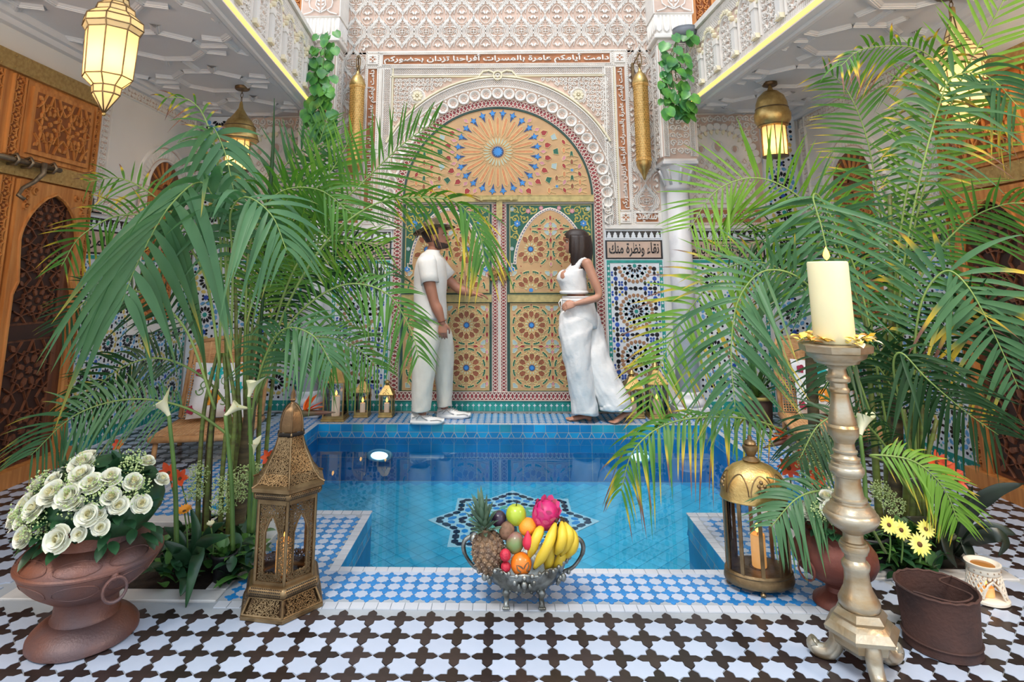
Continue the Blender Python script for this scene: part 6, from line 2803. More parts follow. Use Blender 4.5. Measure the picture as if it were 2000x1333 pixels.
for j in range(6):
	zz = -.042 + j * .017
	rr = .053 * sqrt(max(.05, 1 - (zz / .0583) ** 2))
	for i in range(6):
		a = 2 * pi * (i + .5 * (j % 2)) / 6
		leaf_into(b, (rr * .99 * cos(a), rr * .99 * sin(a), zz), (cos(a) * .16, sin(a) * .16, 1), .027, .026, 0, -.05, .15)
b.build('scales', m_dscale, t)
bn = [((1061, 1025), (1046, 1055), (1033, 1090)), ((1085, 1022), (1068, 1070), (1044, 1110)), ((1097, 1020), (1098, 1055), (1086, 1083)), ((1110, 1028), (1121, 1060), (1107, 1090)),
	  ((1095, 1060), (1098, 1085), (1080, 1115)), ((1090, 1030), (1075, 1080), (1068, 1118)), ((1103, 1022), (1112, 1050), (1096, 1085))]
blab = ['outermost left banana of the hand in the bowl', 'long second banana from the left, reaching the rim', 'short curved banana near the top right of the hand', 'rightmost yellow banana of the hand',
		'lower banana tucked under the right ones', 'banana half hidden behind the long one', 'spotted banana between the two right ones']
for k, pts in enumerate(bn):
	dy = (-.095, -.115, -.10, -.075, -.06, -.07, -.085)[k]
	P = [bowlpt(u, v, dy + (.03, -.012, .0)[i]) for i, (u, v) in enumerate(pts)]
	o = P[1]
	t = thing('banana', blab[k], 'banana', o, 0, 'bananas in the silver bowl')
	sp_ = [q - o for q in spline(P, 7)]
	n = len(sp_)
	b = MB()
	b.tube(sp_, [.0195 * min(1, .35 + 2.6 * min(i / (n - 1), 1 - i / (n - 1))) for i in range(n)], 7, 0)
	b.build('peel', m_ban, t)
	b = MB()
	d = (sp_[-1] - sp_[-2]).normalized()
	b.tube([sp_[-1] - d * .002, sp_[-1] + d * .006], [.0065, .004], 6)
	d0 = (sp_[0] - sp_[1]).normalized()
	b.tube([sp_[0], sp_[0] + d0 * .018], [.006, .005], 6)
	b.build('tip', m_bant, t)

# ---- oval dome lantern
OX, OY = 1.045, 2.735
t = thing('dome_lantern', 'oval brass and glass lantern with embossed dome, right of the pool step', 'lantern', (OX, OY, 0))
ex, ey = 1.0, .78
R0 = .138
b = MB()
b.lathe([(R0 * .96, .022), (R0, .026), (R0 * 1.02, .034), (R0, .05), (R0 * .97, .058), (R0 * .99, .064), (R0 * .95, .072), (0, .073)], 36, sx=ex, sy=ey)
b.build('oval_base', m_brass, t)
for q_ in range(4):
	a = q_ * pi / 2 - pi / 2 - .2
	b = MB()
	b.lathe([(.006, .024), (.005, .016), (.011, .010), (.010, .003), (.004, 0)], 10, c=(R0 * .88 * ex * cos(a), R0 * .88 * ey * sin(a), 0))
	b.build('ball_foot', m_brass, t)
for i in range(10):
	a = 2 * pi * (i + .25) / 10
	b = MB()
	x, y = R0 * .93 * ex * cos(a), R0 * .93 * ey * sin(a)
	M = Matrix.Translation((x, y, 0)) @ Matrix.Rotation(a, 4, 'Z')
	b.box((-.003, -.0075, .07), (.003, .0075, .345), M=M)
	b.build('upright', m_brass, t)
b = MB()
b.lathe([(R0 * .91, .073), (R0 * .91, .345)], 40, sx=ex, sy=ey, close=False)
b.build('glass_wall', m_glass, t)
b = MB()
dmp = [(R0 * .98, .338), (R0 * 1.0, .342), (R0 * .98, .350), (R0 * .97, .372), (R0 * .92, .405), (R0 * .80, .440), (R0 * .6, .465), (R0 * .34, .480), (.03, .486)]
b.lathe(dmp, 40, sx=ex, sy=ey)
b.build('dome', m_brass_b, t)
b = MB()
for q_ in range(8):
	a0 = q_ * pi / 4
	pts = []
	for i in range(15):
		th = pi * i / 14
		el = .372 + .075 * sin(th)
		r = 0
		for (r0, z0_), (r1, z1_) in zip(dmp[2:-1], dmp[3:]):
			if z0_ <= el <= z1_:
				r = r0 + (r1 - r0) * (el - z0_) / (z1_ - z0_)
		a = a0 + .36 * cos(th)
		pts.append((r * 1.005 * ex * cos(a), r * 1.005 * ey * sin(a), el))
	b.tube(pts, .0028, 5, caps=False)
	for (da, dz, s_) in ((0, .40, .012), (-.1, .412, .008), (.1, .412, .008), (0, .425, .009), (-.13, .39, .007), (.13, .39, .007)):
		el = dz
		for (r0, z0_), (r1, z1_) in zip(dmp[2:-1], dmp[3:]):
			if z0_ <= el <= z1_:
				r = r0 + (r1 - r0) * (el - z0_) / (z1_ - z0_)
		if q_ % 2 == 0:
			b.ball((r * .985 * ex * cos(a0 + da), r * .985 * ey * sin(a0 + da), el), s_, 0, 8, 6)
b.build('embossed_ribs', m_brass, t)
b = MB()
b.lathe([(.03, .484), (.036, .49), (.022, .50), (.016, .505), (.027, .525), (.032, .535), (.032, .545), (.022, .55), (.026, .556), (.02, .566), (.01, .57), (.008, .585), (0, .59)], 18)
b.build('finial', m_brass, t)
candle('candle burning inside the oval dome lantern', (OX + .005, OY, .074), .029, .125, m_waxo, None, .04)
b = MB()
b.lathe([(.036, .0732), (.036, .0745), (.0, .0746)], 16)
b.build('candle_dish', m_bronze, t)

# ---- altar candlestick with pillar candle
m_stick = mat('silvered_gilt_wood', (182, 174, 156), .36, metal=.72, rgb2=(160, 128, 80), vscale=7, wave=(1, 1, 3), ramp=(.36, .74), bump=.3, bscale=60)
KX, KY = 1.155, 2.185
t = thing('altar_candlestick', 'tall turned gilt and silver candlestick in the right foreground', 'candlestick', (KX, KY, 0))
t.scale = (.92, .92, 1)
STICK = t
a3 = radians(-98)


def tri(r, z, k=3, a0=a3, bulge=.0):
	return [Vector((r * cos(a0 + 2 * pi * i / k), r * sin(a0 + 2 * pi * i / k), z)) for i in range(k)]


for i in range(3):
	a = a3 + 2 * pi * i / 3
	b = MB()
	d = Vector((cos(a), sin(a), 0))
	P = spline([d * .045 + Vector((0, 0, .125)), d * .075 + Vector((0, 0, .10)), d * .085 + Vector((0, 0, .06)), d * .11 + Vector((0, 0, .028)), d * .145 + Vector((0, 0, .02)), d * .165 + Vector((0, 0, .032)), d * .155 + Vector((0, 0, .046))], 5)
	b.tube(P, [.030 - .010 * (k / len(P)) for k in range(len(P))], 10)
	b.ball(d * .158 + Vector((0, 0, .034)), .017, 0, 10, 8)
	b.ball(d * .13 + Vector((0, 0, .018)), .0175, 0, 10, 8)
	b.build('scroll_foot', m_stick, t)
b = MB()
for (r0, z0_, r1, z1_) in ((.092, .085, .098, .115), (.098, .115, .122, .120), (.122, .120, .125, .132), (.125, .132, .105, .150), (.105, .150, .086, .163), (.086, .163, .090, .172), (.090, .172, .074, .190)):
	b.lathe([(r0, z0_), (r1, z1_)], 6, 0, a0=a3 + pi / 6, smooth=False, close=False)
b.lathe([(.06, .06), (.092, .085)], 6, 0, a0=a3 + pi / 6, smooth=False)
b.lathe([(.074, .190), (.0, .192)], 6, 0, a0=a3 + pi / 6, smooth=False, close=False)
b.build('six_sided_plinth', m_stick, t)
b = MB()
b.lathe([(.06, .190), (.066, .198), (.067, .212), (.056, .232), (.046, .250), (.041, .275), (.040, .300), (.045, .310), (.046, .322), (.040, .330), (.034, .336)], 28)
b.build('lower_bulb', m_stick, t)
b = MB()
b.lathe([(.034, .336), (.034, .352), (.041, .354), (.043, .360), (.043, .364), (.047, .366), (.049, .374), (.047, .382), (.043, .384), (.042, .390), (.036, .392), (.033, .400), (.033, .416), (.040, .420), (.042, .424), (.055, .430), (.074, .442), (.088, .458), (.092, .470), (.088, .480), (.082, .484), (.080, .492), (.066, .502), (.064, .510), (.056, .512), (.055, .518), (.058, .520), (.058, .526), (.049, .530), (.046, .550)], 36)
b.build('main_knop', m_stick, t)
b = MB()
b.lathe([(.046, .550), (.042, .575), (.043, .592), (.051, .596), (.053, .602), (.057, .606), (.059, .614), (.057, .622), (.052, .626), (.051, .634), (.045, .638), (.045, .644), (.048, .646), (.048, .652), (.040, .656), (.036, .666), (.041, .670), (.042, .676), (.036, .680), (.034, .70)], 32)
b.build('middle_rings', m_stick, t)
b = MB()
b.lathe([(.034, .70), (.040, .712), (.052, .726), (.053, .752), (.046, .760), (.048, .768), (.042, .790), (.034, .83), (.030, .862), (.036, .868), (.036, .876), (.030, .882), (.030, .896), (.042, .904), (.042, .914), (.034, .922), (.030, .94), (.034, .95), (.048, .958)], 28)
b.build('upper_baluster', m_stick, t)
b = MB()
b.lathe([(.04, .955), (.075, .962), (.08, .972), (.10, .982), (.106, .996), (.124, 1.002), (.128, 1.024), (.122, 1.028), (.0, 1.026)], 8, 0, a0=.2, smooth=False)
b.build('drip_pan', m_stick, t)
candle('thick ivory pillar candle burning on the tall candlestick', (KX, KY, 1.028), .066, .285, m_wax, None, .048)
m_pyel = mat('yellow_petal', (244, 206, 60), .5, rgb2=(250, 226, 120), vscale=40)
m_porn = mat('orange_petal', (240, 150, 66), .5, rgb2=(244, 186, 110), vscale=40)
rn = random.Random(4)
for k in range(96):
	b = MB()
	a, r = rn.uniform(0, 2 * pi), rn.uniform(.070, .119)
	d = Vector((rn.uniform(-1, 1), rn.uniform(-1, 1), rn.uniform(0, .7)))
	leaf_into(b, (0, 0, 0), d, rn.uniform(.026, .042), rn.uniform(.018, .028), 0, .3, .35, 4)
	o = b.build('flower_petal', (m_pyel, m_pyel, m_porn, m_rose_c)[k % 4], None, (KX + r * cos(a), KY + r * sin(a), 1.032 + rn.uniform(0, .022)))
	tag(o, 'loose flower petal strewn round the foot of the pillar candle', 'petal', 'petals on the candlestick pan')

# ---- rusty bucket
m_rust = mat('rusty_iron', (84, 56, 48), .8, metal=.15, rgb2=(58, 42, 40), vscale=7, bump=.6, bscale=70)
QX, QY = 1.505, 2.335
t = thing('rusty_bucket', 'empty rusty iron bucket standing on the floor right of the candlestick', 'bucket', (QX, QY, 0))
t.scale = (1, 1, .9)
b = MB()
b.lathe([(.112, 0), (.116, .004), (.113, .03), (.114, .034), (.112, .04), (.117, .12), (.122, .205), (.124, .208), (.120, .208), (.114, .12), (.106, .012), (0, .011)], 40)
b.build('body', m_rust, t)
b = MB()
b.tube([(.123 * cos(2 * pi * i / 40), .123 * sin(2 * pi * i / 40), .207 + .002 * sin(3 * i)) for i in range(41)], .0045, 6, caps=False)
b.build('rolled_rim', m_rust, t)
b = MB()
b.tube([(.115 * cos(2 * pi * i / 40), .115 * sin(2 * pi * i / 40), .036) for i in range(41)], .004, 6, caps=False)
b.build('foot_ring', m_rust, t)
b = MB()
b.tube(spline([(-.11, -.05, .214), (-.02, -.118, .214), (.06, -.09, .222), (.03, .02, .216), (.1, .06, .214)], 6), .003, 6)
b.build('wire_handle', m_rust, t)

# ---- ceramic oil burner
m_cer = mat('glazed_ceramic', (224, 214, 196), .3, var=.06, coat=.3)
m_cerd = mat('ceramic_band', (150, 128, 104), .4)
RX, RY = 1.90, 2.645
t = thing('oil_burner', 'white latticed ceramic oil burner with a lit tealight, far right floor', 'oil burner', (RX, RY, 0))
b = MB()
b.lathe([(.070, 0), (.075, .004), (.074, .012), (.066, .018), (.0, .019)], 32)
b.build('saucer', m_cer, t)
b = MB()


def burner_r(z):
	return .066 - (z - .018) * .16


for i in range(22):
	for sg in (-1, 1):
		pts = []
		for j in range(9):
			z = .022 + j * .0095
			a = 2 * pi * i / 22 + sg * j * .10
			r = burner_r(z)
			if abs(((a + 1.75 + pi) % (2 * pi)) - pi) < .62 - (z - .02) * 5 and z < .085:
				if len(pts) > 1:
					b.tube(pts, .0032, 5)
				pts = []
				continue
			pts.append((r * cos(a), r * sin(a), z))
		if len(pts) > 1:
			b.tube(pts, .0032, 5)
ar = [(burner_r(z) * 1.01 * cos(-1.75 + d), burner_r(z) * 1.01 * sin(-1.75 + d), z) for d, z in ((-.62, .022), (-.5, .045), (-.3, .07), (0, .084), (.3, .07), (.5, .045), (.62, .022))]
b.tube(ar, .004, 6)
b.build('lattice_wall', m_cer, t)
b = MB()
b.lathe([(.054, .100), (.056, .104), (.054, .122), (.060, .130), (.061, .135), (.054, .136), (.042, .126), (.0, .122)], 32)
b.build('oil_dish', m_cer, t)
b = MB()
for i in range(16):
	a = 2 * pi * i / 16
	b.ball((.0555 * cos(a), .0555 * sin(a), .113), .003, 0, 6, 4)
b.build('painted_dots', m_cerd, t)
b = MB()
b.lathe([(.04, .1262), (.0, .1272)], 20)
b.build('amber_oil', mat('amber_oil', (168, 112, 52), .15), t)
candle('tealight flame inside the white ceramic oil burner', (RX - .005, RY - .01, .019), .026, .034, m_waxo, None, .022)

# ---- red pot of white flowers behind the candlestick
m_redpot = mat('red_copper_pot', (116, 62, 50), .5, metal=.25, rgb2=(92, 52, 46), vscale=6, bump=.4, bscale=60)
PX, PY = 1.295, 2.60
t = thing('red_pot', 'reddish footed metal pot of white flowers behind the candlestick', 'pot', (PX, PY, 0))
b = MB()
b.lathe([(.085, 0), (.092, .004), (.088, .02), (.066, .036), (.044, .05), (.040, .066), (.05, .082)], 32)
b.build('foot', m_redpot, t)
b = MB()
b.lathe([(.05, .082), (.09, .098), (.135, .13), (.152, .165), (.148, .20), (.125, .232), (.10, .247), (.094, .258), (.102, .268), (.096, .268), (.086, .25), (0, .24)], 36)
b.build('body', m_redpot, t)
for a in (radians(205), radians(25)):
	b = MB()
	cx, cy = cos(a), sin(a)
	b.ball((.150 * cx, .150 * cy, .185), .012, 0, 8, 6)
	b.tube([(.160 * cx - sin(th) * .036 * cy, .160 * cy + sin(th) * .036 * cx, .150 + .036 * cos(th)) for th in [2 * pi * i / 14 for i in range(15)]], .004, 6, caps=False)
	b.build('ring_handle', m_redpot, t)
rn = random.Random(2)
RPB = []
for k in range(13):
	a = k * 2.4
	e = .25 + 1.1 * (k / 13)
	d = Vector((cos(a) * cos(e), sin(a) * cos(e) - .2, sin(e)))
	l_ = Vector((PX + d.x * .11, PY + d.y * .10, .29 + d.z * .10))
	RPB.append((rose('white bloom of the bunch in the red pot behind the candlestick', Vector((PX, PY, .29)) + Vector((d.x * .11, d.y * .10, d.z * .10)), d, .72, 'white blooms in the red pot', k), l_))
rank_labels(RPB, ('top', 'bottom'), 'white bloom', 'red pot bouquet')
b = MB()
for i in range(60):
	a, e = rn.uniform(0, 6.28), rn.uniform(-.1, 1.2)
	d = Vector((cos(a) * cos(e), sin(a) * cos(e), sin(e)))
	leaf_into(b, Vector((PX, PY, .27)) + d * .075, d, .06, .034, 0, .3)
tag(b.build('pot_foliage', m_leaf_d), 'dark leaves round the white blooms in the red pot', 'foliage', None, 'stuff')
b = MB()
for (x, z) in ((-.02, .06), (.08, .08), (.0, .12), (-.08, .07)):
	sprig_ball(b, (PX + x, PY - .08, .29 + z), .04, 110, rn, 0, .0034)
tag(b.build('sprig_flowers', m_sprig), 'tiny filler blossoms in the red pot bouquet', 'blossom', None, 'stuff')
for o_ in bpy.data.objects:      # crisp edges on turned and cast metal
	if o_.type == 'MESH' and o_.parent and o_.parent.name.split('.')[0] in ('altar_candlestick', 'dome_lantern', 'copper_urn', 'floor_lantern', 'rusty_bucket', 'red_pot', 'dome_pendant', 'wall_tube_lamp', 'oil_burner'):
		o_.data.set_sharp_from_angle(angle=radians(42))
# ================================================================ PEOPLE
m_skin_m = mat('man_skin', (172, 118, 94), .5, var=.08, vscale=8, sss=.12)
m_skin_w = mat('woman_skin', (196, 142, 116), .5, var=.06, vscale=8, sss=.12)
m_hair = mat('dark_hair', (36, 26, 24), .42, rgb2=(60, 44, 38), vscale=8, wave=(60, 60, 4), bump=.5, bscale=180)
m_beard = mat('dark_beard', (72, 54, 48), .8, var=.3, vscale=90, bump=.8, bscale=300)
m_eyew = mat('eye_white', (226, 220, 214), .3)
m_eyed = mat('eye_dark', (34, 24, 20), .2)
m_lip = mat('lips', (170, 92, 84), .45)
m_tee = mat('cream_knit', (236, 232, 224), .85, var=.04, vscale=10, bump=.35, bscale=220)
m_trou = mat('cream_trouser', (226, 220, 206), .85, var=.04, vscale=10, bump=.25, bscale=160)
m_linen = mat('white_linen', (238, 236, 234), .85, var=.05, vscale=7, bump=1, bscale=26)
m_shoe = mat('white_sneaker', (236, 234, 230), .55, var=.04)
m_shoe2 = mat('sneaker_grey', (176, 172, 168), .6)
m_hat = mat('camouflage_felt', (150, 128, 98), .9, rgb2=(92, 78, 60), vscale=14, ramp=(.47, .53))
m_hatb = mat('hat_band', (86, 70, 54), .8)
m_bead = mat('bead_bracelet', (120, 64, 44), .5)


def body_from(b, V, torso, limbs):
	"""overlapping tapered shapes, welded later: elliptical trunk, round limbs and joints"""
	secs = resample([V[i] for i in torso], 4)
	loft(b, secs, 24, caps=True)
	for ch in limbs:
		c = spline([V[i][0] for i in ch], 5)
		r = spline([Vector(((V[i][1] + V[i][2]) / 2, 0, 0)) for i in ch], 5)
		b.tube(c, [q.x for q in r], 14)
		for i in (ch[0], ch[-1]):
			b.ball(V[i][0], (V[i][1] + V[i][2]) / 2, 0, 14, 10)


def remesh_build(b, name, m, parent, vox=.006):
	"""weld overlapping shapes of a builder into one continuous surface"""
	me = bpy.data.meshes.new('tmp')
	me.from_pydata(b.v, [], b.f)
	o = bpy.data.objects.new('tmp', me)
	COL.objects.link(o)
	r = o.modifiers.new('r', 'REMESH')
	r.mode = 'VOXEL'
	r.voxel_size = vox
	s_ = o.modifiers.new('sm', 'SMOOTH')
	s_.iterations = 3
	s_.factor = .5
	m_ = bpy.data.meshes.new_from_object(o.evaluated_get(bpy.context.evaluated_depsgraph_get()))
	bpy.data.objects.remove(o)
	m_.name = name
	m_.materials.clear()
	m_.materials.append(m)
	m_.polygons.foreach_set('use_smooth', [True] * len(m_.polygons))
	return link(name, m_, parent)


def head_loft(b, C, s, yaw, pitch, man, off=0., region=None):
	"""profiled head: C = centre between the ears, looking along +x before yaw"""
	# height (head heights from chin), front, back, half width
	if man:
		L = [(-.00, .62, .10, .22), (.05, .72, .22, .34), (.12, .74, .36, .44), (.20, .73, .48, .50), (.28, .70, .58, .53), (.36, .70, .66, .56), (.44, .69, .74, .59), (.50, .67, .80, .61), (.57, .70, .84, .62), (.66, .72, .86, .62), (.76, .68, .84, .60), (.86, .58, .76, .54), (.94, .42, .60, .42), (.99, .2, .34, .22), (1.0, .02, .04, .03)]
	else:
		L = [(-.00, .56, .08, .16), (.05, .64, .20, .28), (.12, .67, .34, .38), (.20, .68, .46, .45), (.28, .67, .56, .50), (.36, .68, .64, .53), (.44, .67, .72, .56), (.50, .65, .78, .58), (.57, .69, .82, .59), (.66, .71, .84, .59), (.76, .68, .82, .57), (.86, .58, .74, .51), (.94, .42, .58, .40), (.99, .2, .34, .22), (1.0, .02, .04, .03)]
	H = .232 * s
	hw = H * .62
	n = 60
	R = Matrix.Translation(C) @ Matrix.Rotation(yaw, 4, 'Z') @ Matrix.Rotation(pitch, 4, 'Y')
	zs = [i / 58 for i in range(59)]
	vs, fs = [], []
	keep = []
	for k, z in enumerate(zs):
		for (z0, f0, b0, w0), (z1, f1, b1, w1) in zip(L[:-1], L[1:]):
			if z0 <= z <= z1:
				t = (z - z0) / (z1 - z0)
				f, bk, w = f0 + (f1 - f0) * t, b0 + (b1 - b0) * t, w0 + (w1 - w0) * t
		for i in range(n):
			a = 2 * pi * i / n
			if a > pi:
				a -= 2 * pi
			ca, sa = cos(a), sin(a)
			x = (f if ca > 0 else bk) * (abs(ca) ** .85) * (1 if ca > 0 else -1)
			y = w * (abs(sa) ** .9) * (1 if sa > 0 else -1)
			# features, in half-width units
			if ca > 0:
				g = lambda c, wd, za, zb: math.exp(-(a - c) ** 2 / wd ** 2) * math.exp(-((z - za) / zb) ** 2)
				nose = .24 if man else .20
				t = max(0, min(1, (.53 - z) / .20))
				if z > .30:
					x += nose * t ** 1.2 * math.exp(-(a / (.16 + .10 * t)) ** 2)
				else:
					x += nose * math.exp(-((z - .31) / .025) ** 2) * math.exp(-(a / .24) ** 2)
				x += .07 * g(0, .38, .235, .022) + .06 * g(0, .36, .185, .026)     # lips
				x -= .03 * g(0, .4, .145, .025)
				x += .06 * g(0, .5, .055, .05)                                       # chin
				x -= .07 * (g(.55, .22, .485, .035) + g(-.55, .22, .485, .035))      # eye sockets
				x += .05 * g(0, .75, .565, .03)                                      # brow
			p = Vector(((x) * hw, y * hw, (z - .45) * H))
			if off:
				d = Vector((p.x, p.y, p.z * .7))
				if d.length:
					p += d.normalized() * off
			vs.append(R @ p)
			keep.append(region(a, z) if region else True)
	for k in range(len(zs) - 1):
		for i in range(n):
			j = (i + 1) % n
			q = (k * n + i, k * n + j, (k + 1) * n + j, (k + 1) * n + i)
			if not region or all(keep[t] for t in q):
				fs.append(q)
	if not region:
		fs.append(tuple(range(n - 1, -1, -1)))
		fs.append(tuple((len(zs) - 1) * n + i for i in range(n)))
	b.add(vs, fs, 0, True)
	return R, H, hw


def face_parts(R, H, hw, parent, m_skin):
	for sg in (-1, 1):
		b = MB()
		b.ball((.575 * hw, sg * .33 * hw, .035 * H), .0125, 0, 10, 8, (.7, 1.1, .6), M=R)
		b.build('eye', m_eyew, parent)
		b = MB()
		b.ball((.615 * hw, sg * .35 * hw, .035 * H), .0078, 0, 8, 6, (.9, 1.1, .85), M=R)
		b.build('iris', m_eyed, parent)
		b = MB()
		b.tube([R @ Vector((q[0] * hw, sg * q[1] * hw, q[2] * H)) for q in ((.73, .10, .105), (.72, .27, .125), (.62, .42, .115), (.54, .50, .09))], [.003, .0045, .004, .002], 6)
		b.build('eyebrow', m_hair, parent)


def hand(b, P, d, up, side, s, curl, spread=.16, thumb=1):
	"""palm and five fingers; d along the hand, up = back of the hand, side = towards the thumb"""
	P, d, up, side = Vector(P), Vector(d).normalized(), Vector(up).normalized(), Vector(side).normalized()
	pal = [P, P + d * .045 * s, P + d * .088 * s]
	v = []
	# palm as a flattened tube
	M = Matrix((side, up, d)).transposed()
	prof = [(.024, .0), (.033, .02), (.041, .05), (.042, .078), (.034, .095)]
	vs, fs = [], []
	n = 12
	for r, z in prof:
		for i in range(n):
			a = 2 * pi * i / n
			vs.append(P + side * (r * s * cos(a)) + up * (.0145 * s * sin(a) * (1.15 if z < .03 else 1)) + d * (z * s))
	for k in range(len(prof) - 1):
		for i in range(n):
			j = (i + 1) % n
			fs.append((k * n + i, k * n + j, (k + 1) * n + j, (k + 1) * n + i))
	fs += [tuple(range(n - 1, -1, -1)), tuple((len(prof) - 1) * n + i for i in range(n))]
	b.add(vs, fs, 0, True)
	for q, (o, L) in enumerate(((.031, .072), (.0105, .082), (-.0105, .077), (-.031, .060))):
		base = P + side * o * s + d * .080 * s
		dirv = (d + side * o * spread * 10).normalized()
		pts = [base]
		ang = 0
		for seg, f in enumerate((.45, .32, .26)):
			ang += curl * (.6, 1.0, .8)[seg]
			dd = (dirv * cos(ang) - up * sin(ang))
			pts.append(pts[-1] + dd * L * f * s)
		b.tube(pts, [.0098 * s, .0092 * s, .0084 * s, .0068 * s], 8)
		b.ball(pts[-1], .0068 * s, 0, 8, 6)
	base = P + side * .026 * s + d * .022 * s
	pts = [base, base + (side * .8 + d * .75 - up * .25).normalized() * .036 * s, base + (side * .95 + d * 1.5 - up * .5).normalized() * .066 * s, base + (side * .75 + d * 2.0 - up * .75).normalized() * .088 * s]
	b.tube(pts, [.0135 * s, .0115 * s, .010 * s, .0075 * s], 8)
	b.ball(pts[-1], .0075 * s, 0, 8, 6)


def loft(b, secs, n=28, m=0, wr=.0, seed=0, caps=False, wf=3.):
	"""garment tube through (centre, rx, ry, normal tilt axis) rings with soft folds"""
	rn = random.Random(seed)
	ph = [rn.uniform(0, 6.28) for _ in range(8)]
	vs, fs = [], []
	N = len(secs)
	for k, sc in enumerate(secs):
		c, rx, ry = Vector(sc[0]), sc[1], sc[2]
		ax = Vector(sc[3]) if len(sc) > 3 else Vector((1, 0, 0))
		ay = Vector(sc[4]) if len(sc) > 4 else Vector((0, 1, 0))
		for i in range(n):
			a = 2 * pi * i / n
			f = 1 + wr * (sin(3 * a + ph[0] + k * .35 * wf / 3) * .5 + sin(5 * a + ph[1] - k * .5) * .35 + sin(8 * a + ph[2] + k * .8) * .25 + sin(14 * a + ph[4] - k * .55) * .22)
			vs.append(c + ax * (rx * f * cos(a)) + ay * (ry * f * sin(a)) + Vector((0, 0, wr * .2 * sin(2 * a + ph[3] + k))))
	for k in range(N - 1):
		for i in range(n):
			j = (i + 1) % n
			fs.append((k * n + i, k * n + j, (k + 1) * n + j, (k + 1) * n + i))
	if caps:
		fs += [tuple(range(n - 1, -1, -1)), tuple((N - 1) * n + i for i in range(n))]
	b.add(vs, fs, m, True)


def resample(secs, k):
	"""smooth sections by spline interpolation of centre and radii"""
	c = spline([s_[0] for s_ in secs], k)
	r = spline([Vector((s_[1], s_[2], 0)) for s_ in secs], k)
	return [(c[i], r[i].x, r[i].y) for i in range(len(c))]


def thicken(o, t=.006):
	s_ = o.modifiers.new('thickness', 'SOLIDIFY')
	s_.thickness = t
	s_.offset = -1
	return o


# ---------------------------------------------------------------- the man
MY = 5.60


def pm(u, v, dy=0):
	return AY(u, v, MY + dy) - MO


MO = Vector((0, 0, 0))
MO = Vector((AY(842, 800, MY).x, MY, 0))
man = thing('person', 'man in cream t-shirt and trousers and a patterned hat, leaning on the painted door', 'person', MO)
b = MB()
sh_n, sh_f = pm(832, 514, -.185), pm(848, 512, .185)
pel = pm(843, 622)
V = [(pel, .115, .15), (pm(841, 590), .105, .15), (pm(842, 555), .115, .165), (pm(841, 520), .11, .165), (pm(842, 497), .065, .075), (pm(847, 484), .058, .058), (pm(851, 470), .055, .055),
	 (sh_n, .062, .062), (pm(838, 550, -.215), .056, .056), (pm(848, 590, -.215), .045, .045), (pm(855, 606, -.215), .048, .046), (pm(864, 631, -.215), .028, .026),
	 (sh_f, .062, .062), (pm(872, 542, .22), .052, .052), (pm(893, 563, .20), .043, .043), (pm(905, 568, .18), .044, .043), (pm(924, 574, .17), .028, .026),
	 (pm(840, 640, -.095), .095, .095), (pm(836, 716, -.10), .062, .062), (pm(832, 745, -.10), .056, .056), (pm(824, 806, -.10), .04, .04),
	 (pm(852, 640, .095), .095, .095), (pm(866, 712, .10), .062, .062), (pm(867, 740, .10), .056, .056), (pm(867, 792, .11), .04, .04)]
body_from(b, V, (0, 1, 2, 3, 4, 5, 6), ((7, 8, 9, 10, 11), (12, 13, 14, 15, 16), (17, 18, 19, 20), (21, 22, 23, 24)))
b.tube([sh_n, sh_f], [.062, .062], 14)
HC = pm(851, 464)
R, H, hw = head_loft(b, HC, 1.04, .0, -.10, True)
b.ball((-.02 * hw, .60 * hw, -.02 * H), .030, 0, 10, 8, (.7, .3, 1.1), M=R)
b.ball((-.02 * hw, -.60 * hw, -.02 * H), .030, 0, 10, 8, (.7, .3, 1.1), M=R)
hand(b, pm(864, 630, -.215), (.05, 0, -1), (0, -1, 0), (1, 0, 0), 1.0, .42)
hand(b, pm(923, 573.5, .17), (1, .12, -.12), (.1, -.1, 1), (0, -1, 0), 1.0, .35)
remesh_build(b, 'body', m_skin_m, man)
face_parts(R, H, hw, man, m_skin_m)
b = MB()
head_loft(b, HC, 1.04, 0, -.10, True, .006, lambda a, z: (z < .13 + .10 * abs(a) ** 1.3 and abs(a) < 1.75 and z < .36) or (abs(a) < .55 and .255 < z < .295) or (.42 < abs(a) < .58 and z < .29) or (1.3 < abs(a) < 1.7 and .05 < z < .5))
b.build('beard', m_beard, man)
b = MB()
head_loft(b, HC, 1.04, 0, -.10, True, .005, lambda a, z: (abs(a) > 1.75 and z > .26) or (abs(a) > 1.25 and z > .52) or z > .8)
b.build('hair', m_hair, man)
# hat
HM = R @ Matrix.Translation((-.06 * hw, 0, .275 * H)) @ Matrix.Rotation(-.12, 4, 'Y') @ Matrix.Rotation(-.12, 4, 'X')
b = MB()
n = 40
rings = []
for k, (r, z) in enumerate(((.175, -.002), (.178, .001), (.150, -.002), (.118, .0), (.094, .004), (.092, .03), (.088, .06), (.080, .092), (.066, .108), (.03, .112), (0.001, .108))):
	ring = []
	for i in range(n):
		a = 2 * pi * i / n
		zz = z
		if r > .1:
			zz += .020 * abs(sin(a)) ** 2 * ((r - .09) / .08) - .012 * max(0, cos(a)) * ((r - .09) / .08)
		if r < .085:
			zz -= .016 * math.exp(-(sin(a) * r / .02) ** 2) * (1 if r > .01 else 1)
		px_ = 1.0 + (-.18 * math.exp(-((a if a < pi else 2 * pi - a) / .5) ** 2) if z > .05 else 0)
		ring.append((r * 1.14 * cos(a) * px_, r * .92 * sin(a) * (px_ ** .5), zz))
	rings.append(ring)
vs = [p for r_ in rings for p in r_]
fs = []
for k in range(len(rings) - 1):
	for i in range(n):
		j = (i + 1) % n
		fs.append((k * n + i, k * n + j, (k + 1) * n + j, (k + 1) * n + i))
b.add(vs, fs, 0, True, HM)
